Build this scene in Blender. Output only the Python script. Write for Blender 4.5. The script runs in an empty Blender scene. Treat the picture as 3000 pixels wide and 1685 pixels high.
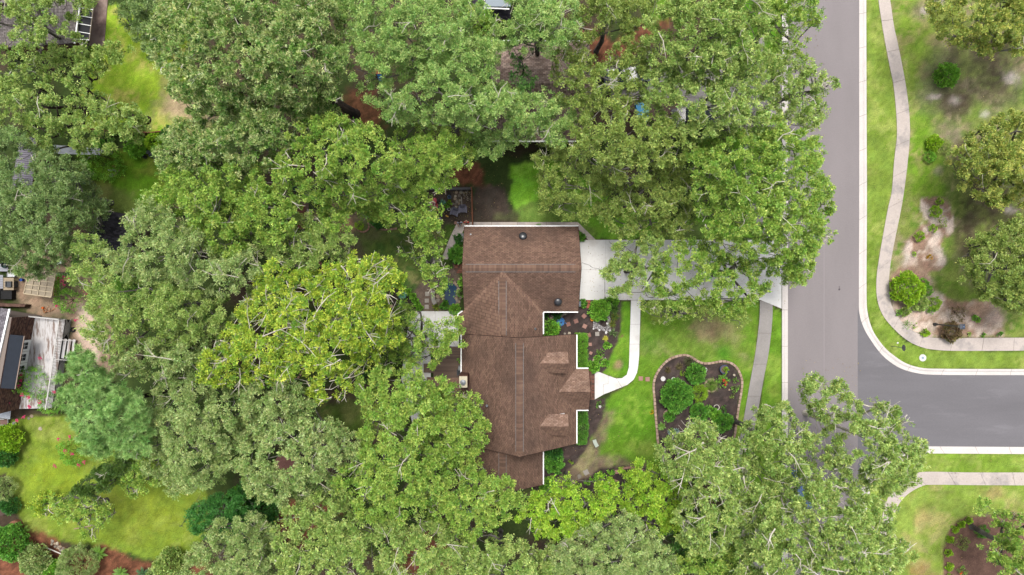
import bpy, math, random
import numpy as np
from mathutils import Vector, Matrix, noise as mnoise
from mathutils.geometry import tessellate_polygon

sc = bpy.context.scene
rng = random.Random(7)
nr = np.random.default_rng(11)

# ------------------------------------------------------------------ camera
H = 66.0                      # flying height of the camera
cam = bpy.data.objects.new('camera', bpy.data.cameras.new('camera'))
sc.collection.objects.link(cam)
cam.location = (0, 0, H)
cam.rotation_euler = (0, 0, 0)
cam.data.sensor_width = 36.0
cam.data.lens = 36.0 * H / 100.0
cam.data.clip_start = 0.5
cam.data.clip_end = 2000
sc.camera = cam

# ------------------------------------------------------------------ sky, sun, exposure
SUN_EL, SUN_AZ = math.radians(73), math.radians(-8)    # high, from the top of the picture, behind thin cloud
world = bpy.data.worlds.new('World')
sc.world = world
world.use_nodes = True
wn = world.node_tree
for n in list(wn.nodes):
    wn.nodes.remove(n)
sky = wn.nodes.new('ShaderNodeTexSky')
sky.sky_type = 'NISHITA'
sky.sun_disc = False
sky.sun_elevation = SUN_EL
sky.sun_rotation = SUN_AZ
sky.dust_density = 3.0
sky.air_density = 1.0
bgn = wn.nodes.new('ShaderNodeBackground')
bgn.inputs['Strength'].default_value = 0.15
hs = wn.nodes.new('ShaderNodeHueSaturation')
hs.inputs['Saturation'].default_value = 0.22
won = wn.nodes.new('ShaderNodeOutputWorld')
wn.links.new(sky.outputs['Color'], hs.inputs['Color'])
wn.links.new(hs.outputs['Color'], bgn.inputs['Color'])
wn.links.new(bgn.outputs['Background'], won.inputs['Surface'])
sun_d = bpy.data.lights.new('sun', 'SUN')
sun_d.energy = 2.0
sun_d.angle = math.radians(20)
sun_d.color = (1.0, 0.955, 0.88)
sun = bpy.data.objects.new('sun', sun_d)
sc.collection.objects.link(sun)
sdir = Vector((math.sin(SUN_AZ) * math.cos(SUN_EL), math.cos(SUN_AZ) * math.cos(SUN_EL), math.sin(SUN_EL)))
sun.rotation_euler = (-sdir).to_track_quat('-Z', 'Y').to_euler()
sun.location = (0, 30, 90)
sc.view_settings.view_transform = 'Standard'
sc.view_settings.look = 'None'
sc.view_settings.exposure = 1.36
sc.view_settings.gamma = 1.0
sc.view_settings.use_curve_mapping = False
sc.cycles.max_bounces = 6
sc.cycles.diffuse_bounces = 3
sc.cycles.transparent_max_bounces = 8

# ------------------------------------------------------------------ helpers
def P(px, py, z=0.0):
    """measured photograph point (3000 x 1685) at height z -> world metres"""
    k = (H - z) / H / 30.0
    return Vector(((px - 1500.0) * k, (842.5 - py) * k, z))

def PL(pts, z=0.0):
    return [P(x, y, z) for x, y in pts]

def lin(c):
    return c / 12.92 if c <= 0.04045 else ((c + 0.055) / 1.055) ** 2.4

EXPO = 2.75
def C(h, f=1.0):
    """surface colour read off the daylight photograph, brought back to an albedo"""
    h = h.lstrip('#')
    return tuple(min(0.85, lin(int(h[i:i + 2], 16) / 255.0) / EXPO * f) for i in (0, 2, 4))

ALL = []
def link(o, parent=None):
    sc.collection.objects.link(o)
    if parent is not None:
        o.parent = parent
    return o

def tag(o, label=None, cat=None, group=None, kind=None):
    if label: o['label'] = label
    if cat: o['category'] = cat
    if group: o['group'] = group
    if kind: o['kind'] = kind
    return o

def thing(name, label, cat, loc=(0, 0, 0), rz=0.0, group=None):
    o = bpy.data.objects.new(name, None)
    o.empty_display_size = 0.3
    o.location = loc
    o.rotation_euler = (0, 0, rz)
    link(o)
    return tag(o, label, cat, group)

class MB:
    """collects simple shapes, becomes ONE mesh object"""
    def __init__(s):
        s.v, s.f, s.c = [], [], []
        s.col = None
    def face(s, pts, col=None):
        i = len(s.v)
        s.v += [tuple(p) for p in pts]
        s.f.append(tuple(range(i, i + len(pts))))
        s.c.append(col or s.col or (1, 1, 1))
    def poly(s, pts, col=None):
        """planar, possibly concave polygon, facing up"""
        pts = [Vector(p) for p in pts]
        tris = tessellate_polygon([pts])
        i = len(s.v)
        s.v += [tuple(p) for p in pts]
        for t in tris:
            a, b, c = (pts[k] for k in t)
            if (b - a).cross(c - a).z < 0: t = (t[0], t[2], t[1])
            s.f.append(tuple(i + k for k in t)); s.c.append(col or s.col or (1, 1, 1))
    def prism(s, pts, z0, z1, col=None):
        """vertical slab over a polygon; pts (x,y[,z])"""
        pts = [Vector((p[0], p[1], 0)) for p in pts]
        area = sum(a.x * b.y - b.x * a.y for a, b in zip(pts, pts[1:] + pts[:1]))
        if area < 0: pts.reverse()
        s.poly([(p.x, p.y, z1) for p in pts], col)
        n = len(pts)
        for k in range(n):
            a, b = pts[k], pts[(k + 1) % n]
            s.face([(a.x, a.y, z0), (b.x, b.y, z0), (b.x, b.y, z1), (a.x, a.y, z1)], col)
    def box(s, c, d, rz=0.0, m=None, col=None):
        """c centre, d full size"""
        x, y, z = d[0] / 2, d[1] / 2, d[2] / 2
        q = [(-x, -y, -z), (x, -y, -z), (x, y, -z), (-x, y, -z), (-x, -y, z), (x, -y, z), (x, y, z), (-x, y, z)]
        R = Matrix.Rotation(rz, 3, 'Z') if m is None else m
        q = [R @ Vector(p) + Vector(c) for p in q]
        i = len(s.v)
        s.v += [tuple(p) for p in q]
        for f in ((0, 3, 2, 1), (4, 5, 6, 7), (0, 1, 5, 4), (1, 2, 6, 5), (2, 3, 7, 6), (3, 0, 4, 7)):
            s.f.append(tuple(i + k for k in f)); s.c.append(col or s.col or (1, 1, 1))
    def bar(s, a, b, w, h=None, col=None, up=(0, 0, 1)):
        a, b = Vector(a), Vector(b)
        h = h or w
        d = b - a
        L = d.length
        if L < 1e-6: return
        d.normalize()
        u = Vector(up)
        if abs(d.dot(u)) > 0.99: u = Vector((1, 0, 0))
        sx = d.cross(u).normalized(); sz = sx.cross(d).normalized()
        m = Matrix((d, sx, sz)).transposed()
        s.box((a + b) / 2, (L, w, h), m=m, col=col)
    def tube(s, path, rad, n=6, col=None, cap=True):
        path = [Vector(p) for p in path]
        if not isinstance(rad, (list, tuple)): rad = [rad] * len(path)
        i0 = len(s.v)
        ref = Vector((0.31, 0.17, 0.93))
        for k, p in enumerate(path):
            d = (path[min(k + 1, len(path) - 1)] - path[max(k - 1, 0)])
            if d.length < 1e-9: d = Vector((0, 0, 1))
            d.normalize()
            r0 = ref if abs(d.dot(ref)) < 0.95 else Vector((1, 0, 0))
            a = d.cross(r0).normalized(); b = d.cross(a)
            for q in range(n):
                t = 2 * math.pi * q / n
                s.v.append(tuple(p + (a * math.cos(t) + b * math.sin(t)) * rad[k]))
        for k in range(len(path) - 1):
            for q in range(n):
                a0 = i0 + k * n + q; a1 = i0 + k * n + (q + 1) % n
                s.f.append((a0, a1, a1 + n, a0 + n)); s.c.append(col or s.col or (1, 1, 1))
        if cap:
            s.f.append(tuple(i0 + q for q in range(n))[::-1]); s.c.append(col or s.col or (1, 1, 1))
            e = i0 + (len(path) - 1) * n
            s.f.append(tuple(e + q for q in range(n))); s.c.append(col or s.col or (1, 1, 1))
    def lathe(s, c, prof, n=16, col=None, rot=None):
        """prof: list of (r, z) from the bottom up"""
        i0 = len(s.v)
        R = rot or Matrix.Identity(3)
        for r, z in prof:
            for q in range(n):
                t = 2 * math.pi * q / n
                s.v.append(tuple(R @ Vector((r * math.cos(t), r * math.sin(t), z)) + Vector(c)))
        for k in range(len(prof) - 1):
            for q in range(n):
                a0 = i0 + k * n + q; a1 = i0 + k * n + (q + 1) % n
                s.f.append((a0, a1, a1 + n, a0 + n)); s.c.append(col or s.col or (1, 1, 1))
        if prof[-1][0] > 1e-4:
            e = i0 + (len(prof) - 1) * n
            s.f.append(tuple(e + q for q in range(n))); s.c.append(col or s.col or (1, 1, 1))
    def rock(s, c, r, seed=0, col=None, flat=0.6, n=8, sx=1.0, rz=0.0):
        R = random.Random(seed)
        prof = [(0.75, -0.4), (1.0, 0.0), (0.86, 0.45), (0.45, 0.72)]
        i0 = len(s.v)
        ang = [2 * math.pi * (q + R.uniform(-.3, .3)) / n for q in range(n)]
        rad = [R.uniform(.78, 1.15) for q in range(n)]
        for pr, pz in prof:
            for q in range(n):
                rr = pr * rad[q] * R.uniform(.92, 1.08) * r
                x, y = rr * math.cos(ang[q]) * sx, rr * math.sin(ang[q])
                s.v.append((c[0] + x * math.cos(rz) - y * math.sin(rz), c[1] + x * math.sin(rz) + y * math.cos(rz),
                            c[2] + (pz + R.uniform(-.08, .08)) * r * flat))
        for k in range(3):
            for q in range(n):
                a0 = i0 + k * n + q; a1 = i0 + k * n + (q + 1) % n
                s.f.append((a0, a1, a1 + n, a0 + n)); s.c.append(col or s.col or (1, 1, 1))
        s.f.append(tuple(i0 + 3 * n + q for q in range(n))); s.c.append(col or s.col or (1, 1, 1))
    def build(s, name, mat, parent=None, smooth=False, kind=None, colors=False, label=None, local=None):
        me = bpy.data.meshes.new(name)
        me.from_pydata(s.v, [], s.f)
        if colors:
            at = me.color_attributes.new('tint', 'FLOAT_COLOR', 'CORNER')
            buf = []
            for f, c in zip(s.f, s.c):
                buf += [c[0], c[1], c[2], 1.0] * len(f)
            at.data.foreach_set('color', buf)
        if smooth:
            me.polygons.foreach_set('use_smooth', [True] * len(me.polygons))
        mats = mat if isinstance(mat, (list, tuple)) else [mat]
        for m in mats:
            me.materials.append(m)
        me.update()
        o = bpy.data.objects.new(name, me)
        link(o, parent)
        if parent is not None and parent.type == 'EMPTY' and local is None:
            pass
        if kind: o['kind'] = kind
        if label: o['label'] = label
        return o

# ---- materials
def mat(name, col=(0.5, 0.5, 0.5), rough=0.8, spec=0.3, metal=0.0, var=0.0, vscale=1.0, col2=None, fine=0.0, fscale=20.0,
        bump=0.0, bscale=30.0, tint=False, stain=None, stain_col=(0.02, 0.02, 0.02), stretch=(1, 1, 1), emit=None):
    """general procedural material: two scales of colour noise, optional vertex tint, stains, bump"""
    m = bpy.data.materials.new(name)
    m.use_nodes = True
    nt = m.node_tree
    bs = nt.nodes['Principled BSDF']
    bs.inputs['Roughness'].default_value = rough
    bs.inputs['Specular IOR Level'].default_value = spec
    bs.inputs['Metallic'].default_value = metal
    L = nt.links.new
    tc = nt.nodes.new('ShaderNodeNewGeometry')
    mp = nt.nodes.new('ShaderNodeMapping'); mp.inputs['Scale'].default_value = stretch
    L(tc.outputs['Position'], mp.inputs['Vector'])
    rgb = nt.nodes.new('ShaderNodeRGB'); rgb.outputs[0].default_value = (*col, 1)
    cur = rgb.outputs[0]
    if tint:
        at = nt.nodes.new('ShaderNodeAttribute'); at.attribute_name = 'tint'
        cur = at.outputs['Color']
    def nz(scale, detail=4.0, rough_=0.6):
        t = nt.nodes.new('ShaderNodeTexNoise')
        t.inputs['Scale'].default_value = scale
        t.inputs['Detail'].default_value = detail
        t.inputs['Roughness'].default_value = rough_
        L(mp.outputs[0], t.inputs['Vector'])
        return t.outputs['Fac']
    def ramp(f, a, b, lo, hi):
        r = nt.nodes.new('ShaderNodeMapRange')
        r.inputs['From Min'].default_value = a; r.inputs['From Max'].default_value = b
        r.inputs['To Min'].default_value = lo; r.inputs['To Max'].default_value = hi
        L(f, r.inputs['Value'])
        return r.outputs['Result']
    def mul(c, f):
        x = nt.nodes.new('ShaderNodeMix'); x.data_type = 'RGBA'; x.blend_type = 'MULTIPLY'
        x.inputs['Factor'].default_value = 1.0
        L(c, x.inputs[6])
        cb = nt.nodes.new('ShaderNodeCombineColor')
        for k in range(3): L(f, cb.inputs[k])
        L(cb.outputs[0], x.inputs[7])
        return x.outputs[2]
    if col2 is not None:
        x = nt.nodes.new('ShaderNodeMix'); x.data_type = 'RGBA'
        L(ramp(nz(vscale * 0.7, 5), 0.38, 0.62, 0, 1), x.inputs['Factor'])
        L(cur, x.inputs[6]); x.inputs[7].default_value = (*col2, 1)
        cur = x.outputs[2]
    if var > 0:
        cur = mul(cur, ramp(nz(vscale, 6), 0.25, 0.75, 1 - var, 1 + var))
    if fine > 0:
        cur = mul(cur, ramp(nz(fscale, 3, 0.7), 0.25, 0.75, 1 - fine, 1 + fine))
    if stain:
        x = nt.nodes.new('ShaderNodeMix'); x.data_type = 'RGBA'
        L(ramp(nz(stain[0], 6, 0.65), stain[1], stain[2], 0, stain[3]), x.inputs['Factor'])
        L(cur, x.inputs[6]); x.inputs[7].default_value = (*stain_col, 1)
        cur = x.outputs[2]
    L(cur, bs.inputs['Base Color'])
    if bump > 0:
        b = nt.nodes.new('ShaderNodeBump')
        b.inputs['Strength'].default_value = bump
        b.inputs['Distance'].default_value = 0.02
        L(nz(bscale, 4), b.inputs['Height'])
        L(b.outputs[0], bs.inputs['Normal'])
    if emit:
        bs.inputs['Emission Color'].default_value = (*emit[0], 1)
        bs.inputs['Emission Strength'].default_value = emit[1]
    return m

def leaf_material(name, transl=0.35, rough=0.5):
    m = bpy.data.materials.new(name)
    m.use_nodes = True
    nt = m.node_tree
    L = nt.links.new
    bs = nt.nodes['Principled BSDF']
    out = nt.nodes['Material Output']
    at = nt.nodes.new('ShaderNodeAttribute'); at.attribute_name = 'tint'
    L(at.outputs['Color'], bs.inputs['Base Color'])
    bs.inputs['Roughness'].default_value = rough
    bs.inputs['Specular IOR Level'].default_value = 0.35
    tr = nt.nodes.new('ShaderNodeBsdfTranslucent')
    g = nt.nodes.new('ShaderNodeMix'); g.data_type = 'RGBA'; g.blend_type = 'MULTIPLY'; g.inputs['Factor'].default_value = 1
    L(at.outputs['Color'], g.inputs[6]); g.inputs[7].default_value = (1.1, 1.12, 0.7, 1)
    L(g.outputs[2], tr.inputs['Color'])
    mx = nt.nodes.new('ShaderNodeMixShader'); mx.inputs['Fac'].default_value = transl
    L(bs.outputs[0], mx.inputs[1]); L(tr.outputs[0], mx.inputs[2])
    L(mx.outputs[0], out.inputs['Surface'])
    return m

LEAF = leaf_material('leaf')
NEEDLE = leaf_material('needle', 0.2, 0.6)
BARK = mat('bark', C('#a09c94', 0.8), 0.9, 0.1, col2=C('#6a625a', 0.7), vscale=1.5, fine=0.25, fscale=14, bump=0.6, bscale=18)
PALE_BARK = mat('pale_bark', C('#e4ddcf', 1.25), 0.85, 0.1, col2=C('#bdb4a4', 1.2), vscale=2.0, fine=0.2, fscale=16, bump=0.4)
DARK_BARK = mat('dark_bark', C('#5c5048', 0.8), 0.95, 0.05, col2=C('#33302c'), vscale=2.0, fine=0.3, fscale=14, bump=0.6)

# ---- numpy value noise
_LAT = nr.random((256, 256))
def vnoise(x, y):
    xi = np.floor(x).astype(int); yi = np.floor(y).astype(int)
    fx = x - xi; fy = y - yi
    fx = fx * fx * (3 - 2 * fx); fy = fy * fy * (3 - 2 * fy)
    a = _LAT[xi & 255, yi & 255]; b = _LAT[(xi + 1) & 255, yi & 255]
    c = _LAT[xi & 255, (yi + 1) & 255]; d = _LAT[(xi + 1) & 255, (yi + 1) & 255]
    return (a * (1 - fx) + b * fx) * (1 - fy) + (c * (1 - fx) + d * fx) * fy
def fbm(x, y, o=4):
    s = 0; t = 0; a = 1.0
    for k in range(o):
        s = s + a * vnoise(x * 2 ** k + 17.3 * k, y * 2 ** k + 5.1 * k); t += a; a *= 0.55
    return s / t

def sdf_poly(X, Y, pts):
    """signed distance, positive inside"""
    d = np.full(X.shape, 1e9); inside = np.zeros(X.shape, bool)
    n = len(pts)
    for i in range(n):
        ax, ay = pts[i][0], pts[i][1]; bx, by = pts[(i + 1) % n][0], pts[(i + 1) % n][1]
        ex, ey = bx - ax, by - ay
        wx, wy = X - ax, Y - ay
        t = np.clip((wx * ex + wy * ey) / (ex * ex + ey * ey + 1e-12), 0, 1)
        d = np.minimum(d, (wx - ex * t) ** 2 + (wy - ey * t) ** 2)
        if ay != by:
            c = ((ay > Y) != (by > Y)) & (X < (bx - ax) * (Y - ay) / (by - ay) + ax)
            inside ^= c
    d = np.sqrt(d)
    return np.where(inside, d, -d)
# ------------------------------------------------------------------ ground: one painted sheet of lawn, soil, mulch and sand
GX0, GX1, GY0, GY1, GS = -58.0, 58.0, -34.0, 34.0, 0.25
nxg, nyg = int((GX1 - GX0) / GS) + 1, int((GY1 - GY0) / GS) + 1
gx, gy = np.meshgrid(np.linspace(GX0, GX1, nxg), np.linspace(GY0, GY1, nyg))
n1 = fbm(gx * 0.18 + 3, gy * 0.18 + 9, 4)
n2 = fbm(gx * 0.7 + 31, gy * 0.7 + 2, 4)
n3 = fbm(gx * 2.3 + 11, gy * 2.3 + 71, 3)
n4 = nr.random(gx.shape)
def mixc(a, b, t):
    t = np.clip(t, 0, 1)[..., None]
    return a * (1 - t) + b * t
def cc(h, f=1.0): return np.array(C(h, f))
def sm(x, a, b):
    t = np.clip((x - a) / (b - a), 0, 1)
    return t * t * (3 - 2 * t)
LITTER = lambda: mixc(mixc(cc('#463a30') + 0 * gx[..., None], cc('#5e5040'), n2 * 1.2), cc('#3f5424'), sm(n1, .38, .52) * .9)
def lawn(a='#7cab25', b='#a3b544', c='#6a9a1c', f=1.0):
    g = mixc(cc(a, f) + 0 * gx[..., None], cc(b, f), sm(n2, .42, .68))
    return mixc(g, cc(c, f), sm(n3 * .6 + n1 * .4, .48, .66))
gcol = LITTER()

def paint(pts, col, soft=0.35, rag=0.5, strength=1.0, px=True):
    global gcol
    w = [tuple(P(x, y)[:2]) for x, y in pts] if px else pts
    sd = sdf_poly(gx, gy, w)
    m = sm(sd + rag * (n2 + n3 * .8 - .9) * 2, -soft, soft) * strength
    gcol = mixc(gcol, col if isinstance(col, np.ndarray) and col.ndim == 3 else np.array(col) + 0 * gx[..., None], m)
def spot(x, y, r, col, soft=.6, strength=.8, sx=1.0, rag=.6):
    global gcol
    c = P(x, y)
    d = np.hypot((gx - c.x) / sx, gy - c.y) * 30
    m = sm(r - d + rag * r * (n2 + n3 - 1.0) * 1.6, -soft * r, soft * r) * strength
    gcol = mixc(gcol, (np.array(col) + 0 * gx[..., None]) if np.array(col).ndim < 3 else col, m)

dull = lawn('#6f7a3e', '#93885f', '#54703a')
thin = lawn('#8f9d4d', '#ab9d78', '#6d9236')
bright = lawn('#86aa38', '#a6b656', '#76a02c')
deep = lawn('#649626', '#7fa636', '#56881e')
yard = lawn('#849c36', '#98a64c', '#76942c')
yel = lawn('#a4c03a', '#c8c466', '#8cb830', 1.1)
mulch = mixc(cc('#453b39') + 0 * gx[..., None], cc('#625551'), n3) * (0.85 + 0.3 * n4[..., None])
redm = mixc(cc('#6f4230') + 0 * gx[..., None], cc('#8f5f48'), n3) * (0.8 + 0.4 * n4[..., None])
sand = mixc(cc('#c2a692') + 0 * gx[..., None], cc('#e6d3c4'), sm(n2 + n3 * .5, .55, .95))
soil = mixc(cc('#5d5048') + 0 * gx[..., None], cc('#7c6c60'), n2)
dksoil = mixc(cc('#3a322e') + 0 * gx[..., None], cc('#575045'), n2)
tansoil = mixc(cc('#a08672') + 0 * gx[..., None], cc('#c4a68f'), n3)

# west: gardens of the neighbours
paint([(318, 14), (560, 10), (610, 60), (560, 180), (540, 300), (560, 390), (500, 385), (250, 380), (230, 300), (270, 130), (305, 60)], yel, .15, .25)
paint([(455, 200), (500, 230), (560, 290), (620, 330), (620, 400), (420, 385), (430, 330), (470, 290)], mixc(tansoil, yel, .35 + sm(n2, .45, .6)), .5, .6, .75)
spot(540, 310, 40, cc('#cfae98'), .7, .8, 1.6)
spot(600, 330, 28, cc('#cfae98'), .7, .8, 1.3)
paint([(230, 440), (480, 440), (520, 500), (520, 560), (440, 650), (230, 620)], lawn('#5f8a1c', '#75822f', '#56801c'), .4, .5)
paint([(270, 540), (400, 560), (420, 660), (330, 640), (250, 600)], mixc(soil, yard, .5), .4, .6, .7)
paint([(-40, 1240), (60, 1225), (210, 1220), (300, 1300), (480, 1330), (600, 1400), (610, 1560), (560, 1640), (420, 1640), (300, 1600), (240, 1600), (150, 1585), (80, 1560), (36, 1480), (30, 1400), (-40, 1380)], yard, .2, .3)
spot(170, 1400, 70, cc('#9bb02c'), .9, .6, 1.2)
spot(420, 1500, 90, cc('#98a836'), .9, .6, 1.5)
paint([(70, 1560), (160, 1570), (200, 1620), (300, 1600), (420, 1640), (500, 1650), (580, 1600), (640, 1700), (-40, 1720), (-40, 1640)], redm, .3, .5, .95)
paint([(60, 740), (240, 720), (330, 840), (330, 1100), (200, 1000), (215, 940), (90, 930), (40, 870)], tansoil, .4, .4, .8)
paint([(225, 895), (262, 890), (300, 960), (290, 1060), (250, 1040), (228, 980)], np.array(C('#e6cdb8')), .4, .3)
# back yard of the brown house
paint([(1020, 560), (1100, 580), (1260, 640), (1380, 560), (1385, 650), (1330, 700), (1300, 760), (1290, 900), (1230, 910), (1160, 820), (1060, 780), (960, 700), (900, 640)], mixc(soil, dull, sm(n1 + n2 * .3, .5, .8)), .5, .5)
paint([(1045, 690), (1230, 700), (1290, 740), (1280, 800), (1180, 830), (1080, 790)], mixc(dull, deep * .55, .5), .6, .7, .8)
paint([(960, 595), (1010, 600), (1040, 670), (1000, 700), (960, 650)], np.array(C('#9d7f66')), .4, .4, .9)
paint([(1245, 545), (1382, 545), (1382, 655), (1330, 660), (1290, 650), (1245, 600)], mixc(soil, dksoil, .4), .2, .2)
paint([(1384, 545), (1480, 545), (1510, 650), (1384, 652)], mixc(soil, dksoil, .6), .3, .4)
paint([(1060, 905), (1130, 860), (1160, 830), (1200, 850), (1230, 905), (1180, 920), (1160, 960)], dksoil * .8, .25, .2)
paint([(1250, 800), (1310, 790), (1345, 780), (1345, 912), (1235, 912), (1215, 860)], mixc(np.array(C('#85756a')) + 0 * gx[..., None], soil, n2), .2, .2)
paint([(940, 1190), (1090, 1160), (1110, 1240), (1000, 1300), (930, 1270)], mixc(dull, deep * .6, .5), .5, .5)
paint([(800, 1470), (900, 1450), (1000, 1500), (880, 1600), (780, 1560)], redm, .5, .7)
paint([(1160, 1560), (1300, 1560), (1330, 1700), (1120, 1700)], redm, .5, .7)
# north lawn
paint([(1500, 480), (1640, 470), (1760, 560), (1900, 640), (2200, 640), (2280, 690), (2280, 702), (1735, 702), (1688, 650), (1530, 650), (1490, 580)], lawn('#7fb838', '#92c244', '#70a82c', 1.15), .25, .4)
paint([(1640, 560), (1700, 600), (1745, 700), (1725, 690), (1690, 650), (1600, 651), (1500, 651), (1450, 640)], mixc(soil, deep, .35), .3, .5, .6)
paint([(1870, 690), (1990, 640), (2060, 660), (2060, 702), (1870, 702)], soil, .5, .7, .6)
paint([(2150, 0), (2290, 0), (2290, 690), (2150, 690)], deep * .9, .5, .5)
paint([(1700, 80), (1800, 120), (1880, 60), (1960, -20), (1980, 60), (1860, 160), (1760, 200), (1720, 180)], redm, .5, .6, .9)
paint([(1880, -20), (1960, -20), (1960, 60), (1880, 60)], deep * .9, .5, .5)
paint([(1010, 260), (1100, 260), (1120, 380), (1060, 400), (1010, 340)], redm, .5, .6, .8)
paint([(1310, 490), (1400, 480), (1420, 545), (1310, 545)], redm, .3, .4, .95)
# front lawn
paint([(1876, 880), (2225, 880), (2215, 1050), (2180, 1240), (2170, 1400), (1690, 1420), (1560, 1500), (1600, 1400), (1760, 1180), (1850, 1120), (1874, 1040)], mixc(bright * .85, deep, .45), .12, .12)
paint([(1960, 960), (2180, 930), (2200, 1060), (2060, 1050), (1900, 1060), (1880, 1000)], mixc(thin, deep, .25), .8, .9, .7)
spot(2070, 960, 34, cc('#a58f72'), .8, .75, 1.5)
spot(2085, 985, 18, cc('#a58f72'), .8, .6, 1.2)
spot(2120, 1035, 22, cc('#4f8f20'), .7, .8)
spot(1900, 1000, 30, cc('#5f9a22'), .9, .6)
paint([(1760, 1180), (1830, 1150), (1920, 1170), (1920, 1290), (1780, 1290), (1740, 1300)], deep * 1.1, .6, .7, .7)
paint([(1540, 1440), (1620, 1400), (1700, 1330), (1770, 1210), (1800, 1200), (1760, 1330), (1900, 1360), (1920, 1400), (1700, 1420), (1600, 1500)], mixc(mixc(soil, tansoil, .3), thin, sm(n2, .42, .6) * .7), .5, .5, .95)
paint([(1660, 1420), (1720, 1400), (1760, 1370), (1820, 1366), (1900, 1370), (1950, 1400), (1980, 1500), (1900, 1560), (1760, 1520), (1700, 1470)], mulch * .85, .12, .1)
paint([(1820, 880), (1848, 880), (1846, 1090), (1825, 1110), (1770, 1100), (1766, 1080), (1790, 1040), (1812, 1000), (1822, 940)], deep * 1.1, .1, .12)
spot(1815, 1070, 13, cc('#b59a78'), .5, .9)
spot(1823, 985, 4, cc('#8a6a52'), .5, .9)
spot(2040, 1170, 8, cc('#5a4a42'), .5, .4)
paint([(1590, 800), (1750, 878), (1822, 878), (1818, 960), (1808, 1000), (1786, 1040), (1782, 1078), (1762, 1090), (1690, 1090), (1590, 1000)], mulch, .08, .08)
paint([(1590, 1300), (1640, 1310), (1690, 1300), (1700, 1170), (1780, 1165), (1765, 1230), (1735, 1280), (1700, 1340), (1640, 1400), (1560, 1470), (1560, 1350)], mulch, .15, .2)
paint([(1560, 1440), (1600, 1420), (1640, 1460), (1560, 1520)], dksoil, .3, .3, .8)
HEART = [(1930, 1310), (1924, 1260), (1920, 1215), (1917, 1170), (1914, 1130), (1920, 1102), (1936, 1075), (1958, 1054), (1984, 1043), (2010, 1040), (2030, 1049), (2047, 1060),
         (2068, 1065), (2092, 1062), (2115, 1058), (2140, 1063), (2158, 1077), (2168, 1096), (2174, 1118), (2171, 1150), (2164, 1190), (2158, 1230), (2150, 1285), (2135, 1330), (2080, 1365), (2010, 1372), (1955, 1352)]
paint(HEART, mulch, .06, .0)
# verge between road and pavement, west side
paint([(2262, 900), (2292, 915), (2292, 1700), (2160, 1700), (2175, 1320), (2220, 1220), (2245, 1060)], mixc(deep, bright, .4), .1, .1)
# east
paint([(2535, -30), (3060, -30), (3060, 990), (2720, 988), (2640, 950), (2603, 860), (2540, 880)], thin, .1, .1)
paint([(2536, -30), (2575, -30), (2580, 50), (2605, 190), (2626, 330), (2627, 400), (2613, 560), (2575, 750), (2567, 820), (2570, 880), (2592, 930), (2650, 1000), (2740, 1028), (3060, 1030), (3060, 1083), (2700, 1083), (2620, 1060), (2560, 990), (2538, 900)], lawn('#8ca644', '#a6b45a', '#7f9f3a'), .05, .05)
paint([(2620, -30), (2720, -30), (2760, 150), (2740, 300), (2760, 560), (2700, 650), (2660, 560), (2672, 380), (2650, 200)], lawn('#8aa93a', '#a8ac5c', '#7aa62c'), .6, .7, .8)
for (x, y, r, h, sx) in [(2740, 260, 42, '#a5968c', 1.1), (2770, 280, 60, '#85796b', 1.2), (2795, 300, 16, '#c9bdb6', 1.2), (2700, 30, 26, '#9a8a80', 1.0), (2760, 180, 40, '#8c7f78', 1.0),
                        (2880, 160, 90, '#776a5c', 1.5), (2900, 300, 60, '#7a7060', 1.6), (2885, 335, 12, '#d6cec6', 1.2), (2960, 230, 26, '#a59c96', 1.3), (2840, 440, 40, '#85735f', .8),
                        (2800, 520, 26, '#857560', .8), (2860, 600, 60, '#63583e', 1.0), (2880, 540, 60, '#554b3e', 1.2), (2940, 480, 60, '#5a5044', 1.2), (2830, 720, 44, '#7d6a52', 1.0),
                        (2820, 860, 40, '#7e9a38', 1.6), (2790, 400, 20, '#a99b90', 1.2), (2750, 500, 12, '#bfb0a2', 1.0), (2760, 380, 22, '#9c8b78', 1.3), (2850, 330, 30, '#7c9a3c', 1.2), (2790, 760, 30, '#7c9d3a', 1.2)]:
    spot(x, y, r, mixc(cc(h) + 0 * gx[..., None], thin, .35), .8, .7, sx)
for (x, y, r, sx) in [(2890, 150, 50, 1.4), (2830, 300, 26, .8), (2780, 300, 34, 1.2), (2930, 250, 40, 1.2), (2830, 450, 30, .8), (2900, 560, 46, 1.1), (2850, 640, 40, .8), (2830, 720, 26, .9), (2960, 640, 50, 1.2)]:
    spot(x, y, r, cc('#5c4e44'), .9, .75, sx, rag=.9)
for (x, y, r, sx) in [(2740, 282, 11, 1.4), (2798, 294, 10, 1.3), (2886, 336, 10, 1.2), (2708, 32, 8, 1.2), (2960, 230, 16, 1.2), (2960, 615, 10, 1.6)]:
    spot(x, y, r, cc('#cfc4bc'), .7, .8, sx, rag=.9)
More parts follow.
